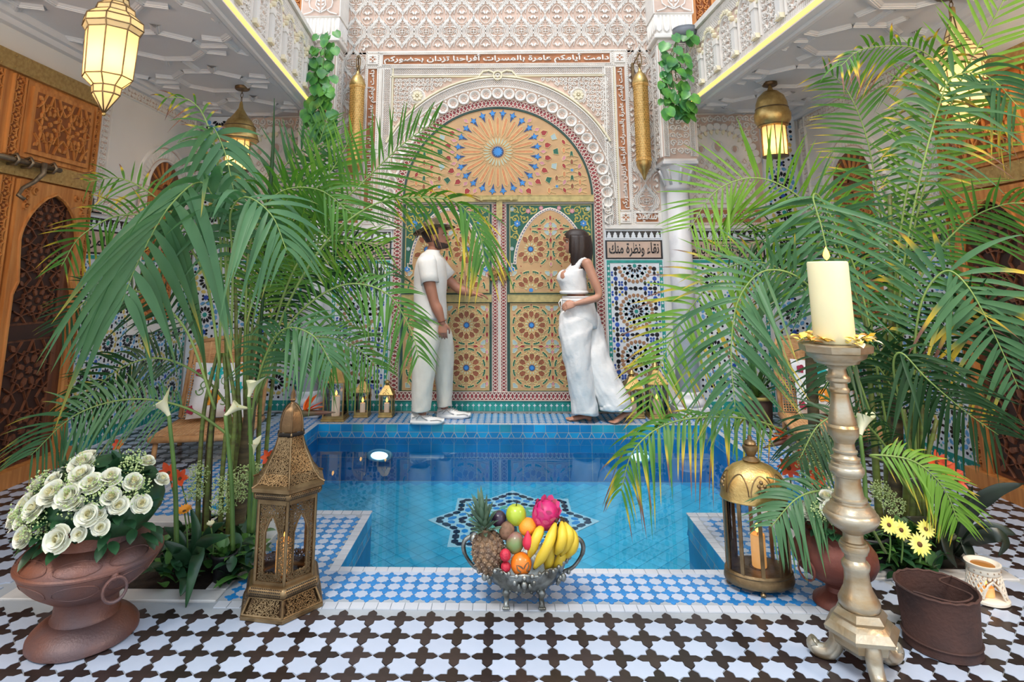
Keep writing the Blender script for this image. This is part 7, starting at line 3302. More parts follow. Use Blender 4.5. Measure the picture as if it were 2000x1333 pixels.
thicken(b.build('hat', m_hat, man), .004)
b = MB()
b.lathe([(.0955, .006), (.0945, .026)], 40, 0, sx=1.14, sy=.92, M=HM, close=False)
b.build('hat_band', m_hatb, man)
b = MB()
for k in range(9):
	leaf_into(b, HM @ Vector((-.06 - .004 * k, -.085 + .002 * k, .012)), Vector((-.9, -.25 + .06 * k, .1 - .09 * k)), .10, .016, 0, .5, .1)
b.build('hat_feathers', m_hat, man)
# t-shirt
b = MB()
secs = [(pm(841, 624), .150, .205), (pm(841, 606), .150, .205), (pm(840, 580), .148, .205), (pm(841, 556), .152, .215), (pm(841, 535), .150, .225), (pm(841, 518), .138, .225), (pm(841, 506), .118, .195), (pm(841, 500), .098, .150), (pm(843, 494), .078, .095), (pm(846, 489), .068, .072)]
loft(b, resample(secs, 3), 36, 0, .016, 3)
for sh, el, o_ in ((pm(833, 508, -.165), pm(840, 554, -.215), 1), (pm(846, 508, .165), pm(876, 541, .225), 2)):
	d = (el - sh).normalized()
	ax = d.cross(Vector((0, 1, 0))).normalized()
	ay = ax.cross(d).normalized()
	cs = [(sh + (el - sh) * t, r, r, ax, ay) for t, r in ((-.08, .072), (.15, .082), (.4, .078), (.7, .074), (1.0, .076))]
	loft(b, cs, 20, 0, .03, o_)
thicken(b.build('t_shirt', m_tee, man))
# trousers
b = MB()
hip = [(pm(842, 616), .128, .175), (pm(842, 628), .134, .182), (pm(842, 642), .130, .18), (pm(843, 654), .11, .14)]
loft(b, resample(hip, 3), 36, 0, .01, 5)
near = [(pm(841, 622, -.07), .095, .08), (pm(838, 640, -.085), .128, .10), (pm(833, 664, -.10), .120, .102), (pm(829, 700, -.10), .103, .095), (pm(827, 732, -.10), .095, .09), (pm(824, 770, -.10), .086, .084), (pm(823, 792, -.10), .080, .080), (pm(822, 802, -.10), .078, .078)]
far = [(pm(845, 622, .07), .09, .08), (pm(850, 640, .085), .125, .10), (pm(860, 664, .10), .114, .10), (pm(866, 700, .10), .092, .095), (pm(867, 732, .10), .080, .088), (pm(868, 765, .11), .068, .078), (pm(868, 784, .11), .062, .07), (pm(868, 793, .11), .060, .068)]
loft(b, resample(near, 6), 56, 0, .028, 8, wf=5)
loft(b, resample(far, 6), 56, 0, .028, 9, wf=5)
thicken(b.build('trousers', m_trou, man))


def sneaker(parent, x0, x1, zb, cy):
	"""x0 heel, x1 toe"""
	L = x1 - x0
	b = MB()
	secs = []
	for k in range(13):
		t_ = k / 12
		w = .040 + .012 * sin(pi * min(1, t_ * 1.05)) + (.006 if t_ > .55 else 0)
		if t_ > .88:
			w *= sqrt(max(.05, 1 - ((t_ - .88) / .125) ** 2))
		if t_ < .08:
			w *= .7 + .3 * t_ / .08
		secs.append((x0 + L * t_, w))
	vs, fs = [], []
	for x, w in secs:
		tt = (x - x0) / L
		toe = .012 * max(0, tt - .8) / .2
		for (yy, zz) in ((-w, .004), (-w * 1.06, .018), (-w * 1.02, .034), (w * 1.02, .034), (w * 1.06, .018), (w, .004)):
			vs.append((x, cy + yy, zb + zz + toe))
	for k in range(12):
		for i in range(6):
			j = (i + 1) % 6
			fs.append((k * 6 + i, k * 6 + j, (k + 1) * 6 + j, (k + 1) * 6 + i))
	fs += [tuple(range(6)), tuple(12 * 6 + i for i in range(5, -1, -1))]
	b.add(vs, fs, 0, True)
	s_ = b.build('sneaker_sole', m_shoe, parent)
	b = MB()
	vs, fs = [], []
	n = 14
	hts = [.085, .105, .108, .104, .096, .086, .076, .068, .062, .058, .054, .046, .032]
	for k, (x, w) in enumerate(secs):
		for i in range(n):
			a = pi * i / (n - 1)
			vs.append((x + (.004 if k == 0 else -.004 if k == 12 else 0), cy + w * .97 * cos(a) * (1 - .25 * max(0, sin(a)) ** 3 * (1 if k < 5 else .5)), zb + .030 + (hts[k] - .034) * max(0, sin(a)) ** .7))
	for k in range(12):
		for i in range(n - 1):
			fs.append((k * n + i, k * n + i + 1, (k + 1) * n + i + 1, (k + 1) * n + i))
	b.add(vs, fs, 0, True)
	u = b.build('sneaker_upper', m_shoe, s_)
	b = MB()
	for k in range(5):
		x = x0 + L * (.42 + .06 * k)
		z = zb + .094 - .009 * k
		b.tube([(x - .005, cy - .026, z - .012), (x, cy, z + .003), (x + .006, cy + .026, z - .012)], .0035, 6)
	for pts in (((.18, .05), (.3, .085), (.38, .06), (.52, .045)), ((.06, .06), (.2, .075)), ((.6, .04), (.8, .045), (.93, .036))):
		for sg in (-1, 1):
			b.tube([(x0 + L * q[0], cy + sg * (.046 + .01 * sin(pi * q[0])) * (1.02 if q[1] < .06 else .93), zb + q[1]) for q in pts], .003, 5)
	b.build('sneaker_laces', m_shoe2, s_)


nz = AZ(835, 828).y
hx0, hx1 = pm(802, 826, -.10).x, pm(868, 826, -.10).x
sneaker(man, hx0, hx1, 0.0, -.10)
hx0, hx1 = pm(853, 806, .11).x, pm(919, 806, .11).x
sneaker(man, hx0, hx1, 0.0, .13)
for P, ax in ((pm(863, 628, -.215), 0), (pm(921, 573, .17), 1)):
	b = MB()
	b.tube([P + (Vector((.006 * cos(t_), .030 * sin(t_), .032 * cos(t_))) if ax else Vector((.032 * cos(t_), .030 * sin(t_), .008 * cos(t_)))) for t_ in [2 * pi * i / 16 for i in range(17)]], .005, 6, caps=False)
	b.build('bracelet', m_bead, man)

# ---------------------------------------------------------------- the woman
MY = 5.66
MO = Vector((0, 0, 0))
MO = Vector((AY(1140, 800, MY).x, MY, 0))
wo = thing('person', 'barefoot woman in white linen crop top and wide trousers facing the man', 'person', MO)
b = MB()
V = [(pm(1130, 608), .105, .135), (pm(1127, 586), .085, .112), (pm(1123, 560), .088, .118), (pm(1122, 535), .088, .125), (pm(1132, 514), .06, .10), (pm(1130, 501), .044, .044), (pm(1127, 486), .042, .042),
	 (pm(1147, 515, -.135), .047, .047), (pm(1160, 546, -.165), .040, .040), (pm(1170, 577, -.175), .033, .033), (pm(1150, 587, -.19), .033, .032), (pm(1124, 594, -.20), .021, .020),
	 (pm(1124, 514, .135), .045, .045), (pm(1118, 548, .16), .039, .039), (pm(1122, 583, .17), .032, .032), (pm(1120, 600, .14), .03, .03), (pm(1114, 612, .11), .02, .02),
	 (pm(1126, 632, -.06), .098, .09), (pm(1128, 710, -.03), .058, .056), (pm(1130, 740, -.03), .05, .05), (pm(1139, 800, -.02), .034, .034), (pm(1141, 807, -.02), .03, .03),
	 (pm(1136, 632, .06), .098, .09), (pm(1168, 706, -.03), .058, .056), (pm(1182, 735, -.05), .05, .05), (pm(1222, 787, -.08), .032, .032), (pm(1225, 794, -.09), .030, .030)]
body_from(b, V, (0, 1, 2, 3, 4, 5, 6), ((7, 8, 9, 10, 11), (12, 13, 14, 15, 16), (17, 18, 19, 20, 21), (22, 23, 24, 25, 26)))
b.tube([V[7][0], V[12][0]], [.047, .047], 14)
HC = pm(1124, 475)
R, H, hw = head_loft(b, HC, .94, pi - .12, -.03, False)
for sg in (-1, 1):       # bust
	b.ball(pm(1106, 541, sg * .065), .062, 0, 14, 10, (1.0, .95, 1.0))
hand(b, pm(1124, 594, -.20), (-1, .15, -.22), (-.15, -.75, .65), (-.2, .4, .85), .88, .5)
hand(b, pm(1114, 612, .11), (-.3, -.2, -.9), (-.3, .4, .8), (.3, -.5, .6), .85, .6)


def bare_foot(b, heel, ball_, toe_dir, w):
	heel, ball_ = Vector(heel), Vector(ball_)
	d = (ball_ - heel).normalized()
	side = Vector((0, 0, 1)).cross(Vector(toe_dir)).normalized()
	pts = [heel + Vector((0, 0, .0)), heel + (ball_ - heel) * .3 + Vector((0, 0, .012)), heel + (ball_ - heel) * .65 + Vector((0, 0, .006)), ball_]
	b.tube(pts, [w * .62, w * .66, w * .78, w * .72], 12, flat=.62)
	b.ball(heel, w * .62, 0, 10, 8)
	td = Vector(toe_dir).normalized()
	for q in range(5):
		o = (q - 2) * w * .36
		L = (.05, .045, .042, .038, .032)[q]
		p = ball_ + side * o - td * abs(q - 1) * .003
		b.tube([p, p + td * L * .5 + Vector((0, 0, .001)), p + td * L - Vector((0, 0, .003))], [w * .21, w * .2, w * .17], 7)
		b.ball(p + td * L - Vector((0, 0, .003)), w * .17, 0, 7, 5)


f0 = pm(1150, 810, -.02)
bare_foot(b, (f0.x, -.02, .026), (f0.x - .155, -.03, .018), (-1, -.05, 0), .046)
f1 = pm(1226, 790, -.09)
g1 = pm(1201, 815, -.12)
b.tube([pm(1225, 790, -.09), pm(1228, 799, -.09)], [.03, .03], 10)
bare_foot(b, (pm(1229, 799, -.09).x, -.09, .085), (g1.x, -.13, .019), (-1, -.25, -.05), .046)
remesh_build(b, 'body', m_skin_w, wo)
face_parts(R, H, hw, wo, m_skin_w)
b = MB()
for z, r in ((.235, .006), (.185, .007)):
	b.tube([R @ Vector((q[0] * hw, q[1] * hw, (z - .45) * H)) for q in ((.66, -.17), (.735, -.07), (.75, 0), (.735, .07), (.66, .17))], [.002, r * .8, r, r * .8, .002], 8)
b.build('lips', m_lip, wo)
# hair: cap on the skull and a straight curtain to the shoulders
b = MB()
head_loft(b, HC, .94, pi - .12, -.03, False, .016, lambda a, z: (abs(a) > .95 and z > .05) or z > .74 or (abs(a) > .62 and z > .62))
b.build('hair_cap', m_hair, wo)
b = MB()
n = 30
vs, fs = [], []
rn = random.Random(3)
rows = 14
jit = [rn.uniform(-.004, .004) for _ in range(n + 1)]
for k in range(rows + 1):
	t_ = k / rows
	zc = .30 * H - t_ * (.285 + .02)
	for i in range(n + 1):
		a = radians(62) + radians(236) * i / n
		wx = (.84 + .10 * sin(pi * min(1, t_ * 1.3))) * hw * (1.0 if cos(a) < 0 else .55) + .014
		wy = (.62 + .16 * sin(pi * min(1, t_ * 1.2))) * hw + .012
		if t_ > .55:
			wx *= 1 - .10 * (t_ - .55)
		rr = jit[i] + .003 * sin(i * 1.7 + k * .25)
		vs.append(R @ Vector(((wx + rr) * cos(a) - .006 * t_, (wy + rr) * sin(a), zc - (.018 * abs(sin(i * .9)) if k == rows else 0))))
for k in range(rows):
	for i in range(n):
		q = k * (n + 1) + i
		fs.append((q, q + 1, q + n + 2, q + n + 1))
b.add(vs, fs, 0, True)
thicken(b.build('long_hair', m_hair, wo), .018)
# crop top
b = MB()
secs = [(pm(1121, 571), .118, .140), (pm(1121, 566), .122, .144), (pm(1119, 556), .128, .146), (pm(1116, 545), .138, .146), (pm(1117, 536), .132, .144), (pm(1122, 527), .108, .140)]
loft(b, resample(secs, 3), 36, 0, .030, 4)
for sg in (-1, 1):       # wide straps leaving a V in front and an armhole at the side
	ve = spline([pm(1097, 540, sg * .045), pm(1108, 524, sg * .068), pm(1122, 510, sg * .085), pm(1137, 503, sg * .092), pm(1149, 510, sg * .085), pm(1155, 530, sg * .075)], 4)
	ah = spline([pm(1126, 556, sg * .142), pm(1127, 540, sg * .136), pm(1131, 524, sg * .132), pm(1141, 507, sg * .128), pm(1151, 516, sg * .128), pm(1150, 548, sg * .125)], 4)
	vs, fs = [], []
	for p, q in zip(ve, ah):
		for i in range(5):
			t_ = i / 4
			vs.append(p + (q - p) * t_ + Vector((0, sg * .012 * sin(pi * t_), .010 * sin(pi * t_))))
	for k in range(len(ve) - 1):
		for i in range(4):
			fs.append((k * 5 + i, k * 5 + i + 1, (k + 1) * 5 + i + 1, (k + 1) * 5 + i))
	b.add(vs, fs, 0, True)
b.tube([pm(1121, 571) + Vector((.121 * cos(t_), .143 * sin(t_), 0)) for t_ in [2 * pi * i / 30 for i in range(31)]], .010, 7, caps=False)
thicken(b.build('crop_top', m_linen, wo), .005)
# trousers
b = MB()
hip = [(pm(1127, 579), .130, .140), (pm(1128, 587), .142, .150), (pm(1129, 604), .158, .166), (pm(1131, 622), .165, .172), (pm(1133, 640), .150, .15)]
loft(b, resample(hip, 3), 40, 0, .022, 5)
fr_ = [(pm(1129, 596, -.03), .115, .08), (pm(1127, 616, -.06), .150, .108), (pm(1125, 640, -.07), .150, .116), (pm(1124, 668, -.08), .132, .120), (pm(1128, 705, -.08), .118, .120), (pm(1134, 745, -.07), .112, .118), (pm(1140, 780, -.05), .112, .115), (pm(1143, 808, -.04), .115, .115)]
bk_ = [(pm(1130, 596, .03), .115, .09), (pm(1136, 616, .05), .152, .112), (pm(1143, 640, .055), .158, .120), (pm(1153, 668, .04), .140, .125), (pm(1165, 705, .0), .130, .125), (pm(1182, 745, -.03), .138, .125), (pm(1196, 775, -.06), .145, .125), (pm(1202, 793, -.07), .140, .120), (pm(1203, 799, -.07), .135, .118)]
loft(b, resample(fr_, 6), 72, 0, .05, 18, wf=6)
loft(b, resample(bk_, 6), 72, 0, .05, 29, wf=6)
thicken(b.build('linen_trousers', m_linen, wo), .005)
b = MB()
for z_ in (580, 586):
	c = pm(1127.5, z_)
	b.tube([c + Vector(((.135 + (z_ - 580) * .0012) * cos(t_), .147 * sin(t_), 0)) for t_ in [2 * pi * i / 36 for i in range(37)]], .008, 7, caps=False)
c = pm(1096, 584, -.06)
for dx, dz in ((-.012, -.07), (.012, -.085)):
	b.tube([c, c + Vector((dx - .012, -.02, dz * .5)), c + Vector((dx - .004, -.02, dz))], .004, 6)
b.build('waistband', m_linen, wo)
# ================================================================ PLANTS
def leaf_blade_mat(name, g1, g2, yel=(196, 170, 52), brn=(120, 84, 70), rough=.42):
	"""palm leaf: green varied along the blade, yellow then brown towards dry tips"""
	m = bpy.data.materials.new(name)
	m.use_nodes = True
	nt = m.node_tree
	N, L = nt.nodes, nt.links
	b = N['Principled BSDF']
	b.inputs['Roughness'].default_value = rough
	b.inputs['Specular IOR Level'].default_value = .38
	at = N.new('ShaderNodeAttribute')
	at.attribute_name = 'dry'
	nz = N.new('ShaderNodeTexNoise')
	nz.inputs['Scale'].default_value = 5
	tcn = N.new('ShaderNodeTexCoord')
	L.new(tcn.outputs['Object'], nz.inputs['Vector'])
	mix = N.new('ShaderNodeMix')
	mix.data_type = 'RGBA'
	mix.inputs[6].default_value = srgb(*g1)
	mix.inputs[7].default_value = srgb(*g2)
	L.new(nz.outputs[0], mix.inputs[0])
	rp = N.new('ShaderNodeValToRGB')
	cr = rp.color_ramp
	cr.elements[0].position = .50
	cr.elements[0].color = (0, 0, 0, 1)
	cr.elements[1].position = .72
	cr.elements[1].color = (1, 1, 1, 1)
	L.new(at.outputs['Fac'], rp.inputs[0])
	m2 = N.new('ShaderNodeMix')
	m2.data_type = 'RGBA'
	L.new(rp.outputs[0], m2.inputs[0])
	L.new(mix.outputs[2], m2.inputs[6])
	m2.inputs[7].default_value = srgb(*yel)
	r2 = N.new('ShaderNodeValToRGB')
	r2.color_ramp.elements[0].position = .78
	r2.color_ramp.elements[0].color = (0, 0, 0, 1)
	r2.color_ramp.elements[1].position = .92
	r2.color_ramp.elements[1].color = (1, 1, 1, 1)
	L.new(at.outputs['Fac'], r2.inputs[0])
	m3 = N.new('ShaderNodeMix')
	m3.data_type = 'RGBA'
	L.new(r2.outputs[0], m3.inputs[0])
	L.new(m2.outputs[2], m3.inputs[6])
	m3.inputs[7].default_value = srgb(*brn)
	L.new(m3.outputs[2], b.inputs['Base Color'])
	# light passing through the blade
	tl = N.new('ShaderNodeBsdfTranslucent')
	hs = N.new('ShaderNodeHueSaturation')
	hs.inputs['Value'].default_value = 1.5
	hs.inputs['Saturation'].default_value = 1.15
	L.new(m3.outputs[2], hs.inputs['Color'])
	L.new(hs.outputs[0], tl.inputs[0])
	mx = N.new('ShaderNodeMixShader')
	mx.inputs[0].default_value = .24
	out = N['Material Output']
	L.new(b.outputs[0], mx.inputs[1])
	L.new(tl.outputs[0], mx.inputs[2])
	L.new(mx.outputs[0], out.inputs[0])
	return m


m_palm_a = leaf_blade_mat('palm_leaf_blue_green', (42, 88, 54), (92, 136, 88))
m_palm_b = leaf_blade_mat('palm_leaf_green', (44, 92, 30), (92, 142, 52))
m_palm_d = leaf_blade_mat('palm_leaf_dark', (24, 56, 30), (50, 88, 44))  # green darkened further to stand for shade deep in the crowns
m_palm_l = leaf_blade_mat('palm_leaf_light', (70, 124, 32), (132, 172, 62))
m_rachis = mat('palm_rachis', (122, 146, 76), .5, var=.15)
m_cane = mat('palm_cane', (112, 132, 58), .5, rgb2=(86, 84, 46), vscale=5, wave=(1, 1, 7), bump=.2)
m_trunk = mat('palm_trunk', (96, 84, 56), .8, rgb2=(60, 52, 38), vscale=6, wave=(1, 1, 9), bump=.6)


def frond(parent, pts, L0, mt, n=34, w=.024, hang=.35, plane=.75, start=.22, dry=.25, seed=0, fwd=.55, jit=.17, thick=.006, sides=(1, -1), fwd2=None):
	"""one leaf of a palm: curved rachis with two rows of folded leaflets"""
	rn = random.Random(seed)
	P = spline(pts, 10)
	N = len(P)
	b = MB()
	o = Vector(parent.location)
	b.tube([p - o for p in P], [thick * (1.15 - .85 * i / N) for i in range(N)], 6, 0)
	dr = [0.0] * len(b.v)
	acc = [0]
	for i in range(1, N):
		acc.append(acc[-1] + (P[i] - P[i - 1]).length)
	T_ = acc[-1]

	def at(s_):
		q = s_ * T_
		for i in range(1, N):
			if acc[i] >= q:
				t = (q - acc[i - 1]) / max(1e-9, acc[i] - acc[i - 1])
				return P[i - 1].lerp(P[i], t), (P[i] - P[i - 1]).normalized()
		return P[-1], (P[-1] - P[-2]).normalized()

	for sg in sides:
		for k in range(n):
			s_ = start + (1 - start) * (k + .5 + rn.uniform(-.2, .2)) / n
			p, t = at(min(.999, s_))
			view = (p - EYE).normalized()
			sv = t.cross(view)
			sh = t.cross(Vector((0, 0, 1)))
			if sv.dot(sh) < 0:
				sh = -sh
			side = (sv * plane + sh * (1 - plane))
			if side.length < .05:
				side = sv
			side.normalize()
			f_ = (fwd if sg > 0 or fwd2 is None else fwd2) + .9 * max(0, s_ - .72) * 2.2
			d = (side * sg + t * f_ + Vector((rn.uniform(-jit, jit), rn.uniform(-jit, jit), rn.uniform(-jit, jit)))).normalized()
			u = (s_ - start) / (1 - start)
			L = L0 * .74 * (.55 + .9 * sin(pi * min(1, .12 + .80 * u)) ** 1.0) / 1.4 * rn.uniform(.86, 1.08) * (1 - .35 * max(0, u - .75) * 2)
			ww = w * .80 * rn.uniform(.8, 1.15) * (.75 + .35 * sin(pi * u))
			hg = hang * rn.uniform(.5, 1.6)
			up = d.cross(t).normalized()
			if up.dot(view) > 0:
				up = -up
			q0 = len(b.v)
			nseg = 7
			vs, fs = [], []
			dry_k = dry * (rn.random() < .75) * rn.uniform(.6, 1.5)
			for i in range(nseg + 1):
				x = i / nseg
				c = p + d * (L * x) + Vector((0, 0, -1)) * (hg * L * x * x)
				dd = (d + Vector((0, 0, -2 * hg * x))).normalized()
				sd = dd.cross(up).normalized()
				wd = ww * .5 * (min(1, .35 + 3.2 * x) if x < .3 else 1.0) * max(.0, (1 - max(0, x - .35) / .65) ** .8)
				vs += [c - o - sd * wd + up * wd * .22, c - o, c - o + sd * wd + up * wd * .22]
				v_ = max(0, min(1, x * .40 + dry_k * x * 1.15))
				dr += [v_, v_ * .94, v_]
			for i in range(nseg):
				for m_ in range(2):
					a = i * 3 + m_
					fs.append((a, a + 1, a + 4, a + 3))
			b.add(vs, fs, 1, True)
	ob = b.build('frond', [m_rachis, mt], parent)
	at_ = ob.data.attributes.new('dry', 'FLOAT', 'POINT')
	at_.data.foreach_set('value', dr)
	return ob


def PP(*trip):
	return [AY(u, v, y) for u, v, y in trip]


def cane(parent, pts, r0, r1, m, name='cane'):
	o = Vector(parent.location)
	P = spline(pts, 6)
	b = MB()
	b.tube([p - o for p in P], [r0 + (r1 - r0) * i / (len(P) - 1) for i in range(len(P))], 9)
	b.build(name, m, parent)


A_, B_, D_, L_m = m_palm_a, m_palm_b, m_palm_d, m_palm_l
# ---- left bed: broad-leaved palm in front
g = AZ(425, 1075, -.02)
g.y = 2.88
pl1 = thing('palm', 'broad-leaved palm with blue-green drooping fronds in the left bed', 'palm', AY(425, 1085, 2.88))
frond(pl1, PP((425, 760, 2.9), (432, 560, 2.85), (425, 420, 2.8), (392, 356, 2.72), (330, 405, 2.62), (275, 500, 2.58), (238, 590, 2.55)), .60, A_, 19, .056, .85, .50, .42, .2, 1, .35, .06, fwd2=1.6)
frond(pl1, PP((440, 760, 2.95), (446, 520, 2.95), (432, 350, 2.95), (404, 240, 2.95), (370, 196, 2.92), (315, 190, 2.9)), .24, B_, 16, .016, .5, .6, .50, .8, 2)
frond(pl1, PP((445, 700, 2.9), (440, 500, 2.9), (425, 330, 2.9), (415, 250, 2.88), (440, 300, 2.82), (460, 390, 2.80)), .34, A_, 16, .042, .55, .5, .42, .1, 3)
frond(pl1, PP((450, 700, 2.9), (455, 520, 2.85), (450, 420, 2.78), (480, 385, 2.72), (530, 420, 2.68), (560, 490, 2.66)), .44, A_, 18, .036, .7, .55, .4, .15, 4)
frond(pl1, PP((430, 720, 2.85), (400, 540, 2.85), (330, 440, 2.85), (240, 420, 2.82), (160, 460, 2.8), (120, 520, 2.78)), .30, B_, 24, .016, .35, .7, .4, .5, 5)
frond(pl1, PP((430, 700, 2.9), (390, 500, 2.95), (320, 400, 2.98), (240, 350, 3.0), (170, 355, 3.0)), .28, B_, 20, .015, .3, .7, .45, .75, 6)
frond(pl1, PP((420, 800, 2.8), (360, 640, 2.75), (270, 570, 2.7), (180, 580, 2.68), (120, 640, 2.66)), .30, D_, 28, .016, .35, .7, .35, .15, 7)
for k, (u, v) in enumerate(((385, 1065), (402, 1072), (430, 1060), (445, 1068))):
	cane(pl1, PP((u, v, 2.88), (u + 4, 930, 2.88), (u + 14, 800, 2.89), (425 + 6 * k, 690, 2.9)), .012, .008, m_cane)
cane(pl1, PP((402, 1075, 2.92), (405, 960, 2.92), (410, 860, 2.92), (420, 760, 2.92)), .021, .014, m_trunk, 'trunk')

pl2 = thing('palm', 'tall fine-leaved green palm of many canes in the left bed behind the brass lantern', 'palm', AY(480, 1060, 3.12))
frond(pl2, PP((490, 820, 3.12), (560, 560, 3.1), (640, 430, 3.1), (720, 345, 3.1), (795, 275, 3.1), (850, 240, 3.1)), .52, B_, 40, .018, .18, .85, .35, .12, 11, .75)
frond(pl2, PP((490, 800, 3.05), (560, 600, 3.0), (640, 470, 2.95), (730, 400, 2.92), (820, 386, 2.9), (895, 398, 2.88), (935, 455, 2.86), (948, 520, 2.85)), .30, B_, 22, .020, .75, .6, .62, .45, 12, .9)
frond(pl2, PP((485, 760, 3.2), (520, 560, 3.2), (580, 420, 3.2), (650, 330, 3.2), (690, 260, 3.2)), .42, L_m, 34, .018, .15, .85, .3, .1, 13, .8)
frond(pl2, PP((480, 760, 3.15), (490, 560, 3.2), (510, 420, 3.25), (560, 320, 3.3), (610, 285, 3.3), (660, 290, 3.3)), .42, A_, 32, .020, .2, .85, .3, .1, 14)
frond(pl2, PP((478, 760, 3.05), (480, 600, 3.0), (490, 470, 2.98), (540, 380, 2.96), (620, 370, 2.95), (690, 420, 2.94)), .44, B_, 34, .020, .4, .7, .3, .15, 15)
frond(pl2, PP((485, 850, 2.95), (510, 720, 2.88), (552, 645, 2.82), (610, 655, 2.78), (650, 715, 2.76)), .34, A_, 28, .022, .55, .6, .3, .1, 17, .6)
frond(pl2, PP((490, 800, 3.0), (560, 640, 3.0), (660, 560, 3.0), (750, 570, 3.0), (800, 640, 3.0), (818, 700, 3.0)), .30, B_, 34, .018, .45, .7, .35, .15, 18)
frond(pl2, PP((480, 780, 3.2), (540, 600, 3.25), (640, 510, 3.3), (720, 500, 3.3), (765, 540, 3.3)), .36, D_, 34, .018, .4, .7, .3, .1, 19)
frond(pl2, PP((465, 820, 3.0), (400, 740, 2.95), (310, 700, 2.9), (220, 730, 2.86), (150, 810, 2.84)), .30, D_, 28, .016, .35, .7, .4, .1, 21)
frond(pl2, PP((460, 860, 2.9), (370, 800, 2.82), (260, 780, 2.76), (150, 810, 2.70), (60, 890, 2.66)), .34, A_, 38, .014, .4, .7, .3, .25, 22)
frond(pl2, PP((480, 780, 3.1), (500, 600, 3.1), (560, 500, 3.1), (660, 470, 3.1), (750, 480, 3.1)), .40, L_m, 34, .018, .25, .8, .3, .1, 23)
frond(pl2, PP((488, 820, 3.1), (540, 700, 3.1), (600, 660, 3.1), (680, 670, 3.1), (740, 720, 3.1)), .34, B_, 30, .018, .45, .7, .3, .1, 25)
frond(pl2, PP((480, 800, 3.3), (500, 640, 3.35), (550, 540, 3.4), (620, 470, 3.4), (640, 400, 3.4)), .40, D_, 32, .020, .25, .8, .3, .1, 26)
frond(pl2, PP((480, 780, 3.3), (520, 560, 3.3), (545, 420, 3.3), (600, 340, 3.3), (640, 230, 3.3)), .40, B_, 34, .018, .12, .9, .3, .1, 28, .9)
b = MB()
P = [q - pl2.location for q in spline(PP((500, 760, 3.05), (515, 560, 3.05), (525, 400, 3.05), (533, 290, 3.05), (536, 192, 3.05)), 6)]
b.tube(P, [.008] * 8 + [.011] * 9 + [.010, .009, .008, .007, .005, .004, .003, .002], 7)
b.build('young_spear', m_palm_d, pl2)
for k, (u, v, u1, v1, y) in enumerate(((455, 1060, 470, 640, 3.1), (468, 1062, 495, 640, 3.12), (480, 1058, 480, 600, 3.2), (492, 1050, 520, 640, 3.1), (500, 1040, 545, 660, 3.2), (462, 1050, 440, 640, 3.2), (475, 1056, 460, 560, 3.0))):
	cane(pl2, PP((u, v, y), ((u * 2 + u1) / 3 + 2, v * .66 + v1 * .34, y), ((u + u1 * 2) / 3 - 2, v * .33 + v1 * .67, y), (u1, v1, y)), .013, .008, m_cane)
cane(pl2, PP((462, 1062, 3.0), (470, 960, 3.0), (482, 860, 3.0), (490, 780, 3.0)), .036, .026, m_trunk, 'trunk')

# ---- right bed
pr1 = thing('palm', 'tall green palm with arching and browning fronds in the right bed', 'palm', AY(1745, 1060, 3.2))
frond(pr1, PP((1735, 900, 3.2), (1690, 640, 3.15), (1625, 470, 3.1), (1560, 385, 3.06), (1480, 348, 3.02), (1400, 372, 3.0), (1345, 450, 2.98)), .50, L_m, 40, .019, .14, .92, .42, .1, 31, .5)
frond(pr1, PP((1740, 880, 3.1), (1680, 560, 3.0), (1610, 400, 2.95), (1588, 385, 2.9), (1606, 450, 2.84), (1626, 540, 2.80), (1640, 620, 2.78)), .50, A_, 30, .024, .3, .9, .42, .05, 32, .35)
frond(pr1, PP((1730, 900, 3.0), (1660, 700, 2.95), (1580, 560, 2.9), (1500, 528, 2.86), (1445, 580, 2.82), (1428, 680, 2.80), (1436, 800, 2.78)), .48, A_, 38, .024, .35, .85, .40, .25, 33, .45)
frond(pr1, PP((1730, 900, 3.25), (1640, 660, 3.25), (1530, 530, 3.25), (1430, 520, 3.25), (1350, 600, 3.22), (1295, 700, 3.2), (1265, 800, 3.18)), .46, L_m, 40, .020, .25, .85, .40, .55, 34, .5)
frond(pr1, PP((1700, 980, 3.0), (1600, 880, 2.98), (1490, 826, 2.95), (1390, 815, 2.92), (1300, 830, 2.9), (1238, 880, 2.88), (1212, 960, 2.86)), .27, B_, 34, .020, .9, .55, .38, .55, 35, .5)
frond(pr1, PP((1730, 1080, 2.75), (1680, 1000, 2.66), (1620, 962, 2.60), (1560, 972, 2.56), (1505, 1030, 2.54)), .25, A_, 24, .019, .45, .75, .48, .1, 36, .5)
frond(pr1, PP((1740, 900, 3.2), (1745, 600, 3.15), (1770, 380, 3.1), (1815, 220, 3.05), (1845, 148, 3.0), (1790, 95, 2.96), (1690, 95, 2.92), (1640, 130, 2.9)), .34, B_, 34, .018, .6, .65, .60, .75, 37, .5)
frond(pr1, PP((1745, 900, 3.2), (1755, 600, 3.1), (1790, 380, 3.0), (1830, 220, 2.92), (1862, 150, 2.86), (1930, 150, 2.8), (1990, 210, 2.76)), .46, A_, 26, .024, .6, .7, .60, .45, 38, .5)
frond(pr1, PP((1745, 800, 3.2), (1775, 500, 3.2), (1830, 280, 3.05), (1890, 130, 2.9), (1950, 20, 2.75), (1990, -60, 2.65)), .56, L_m, 34, .022, .12, .9, .35, .05, 39, .7)
frond(pr1, PP((1740, 800, 3.3), (1735, 560, 3.3), (1715, 390, 3.3), (1690, 260, 3.3), (1650, 170, 3.3), (1610, 140, 3.3)), .44, B_, 36, .020, .25, .8, .35, .35, 40, .55)
frond(pr1, PP((1745, 900, 3.3), (1755, 700, 3.2), (1800, 540, 3.05), (1880, 440, 2.9), (1960, 400, 2.75), (2030, 400, 2.65)), .44, B_, 36, .020, .3, .8, .3, .15, 42, .55)
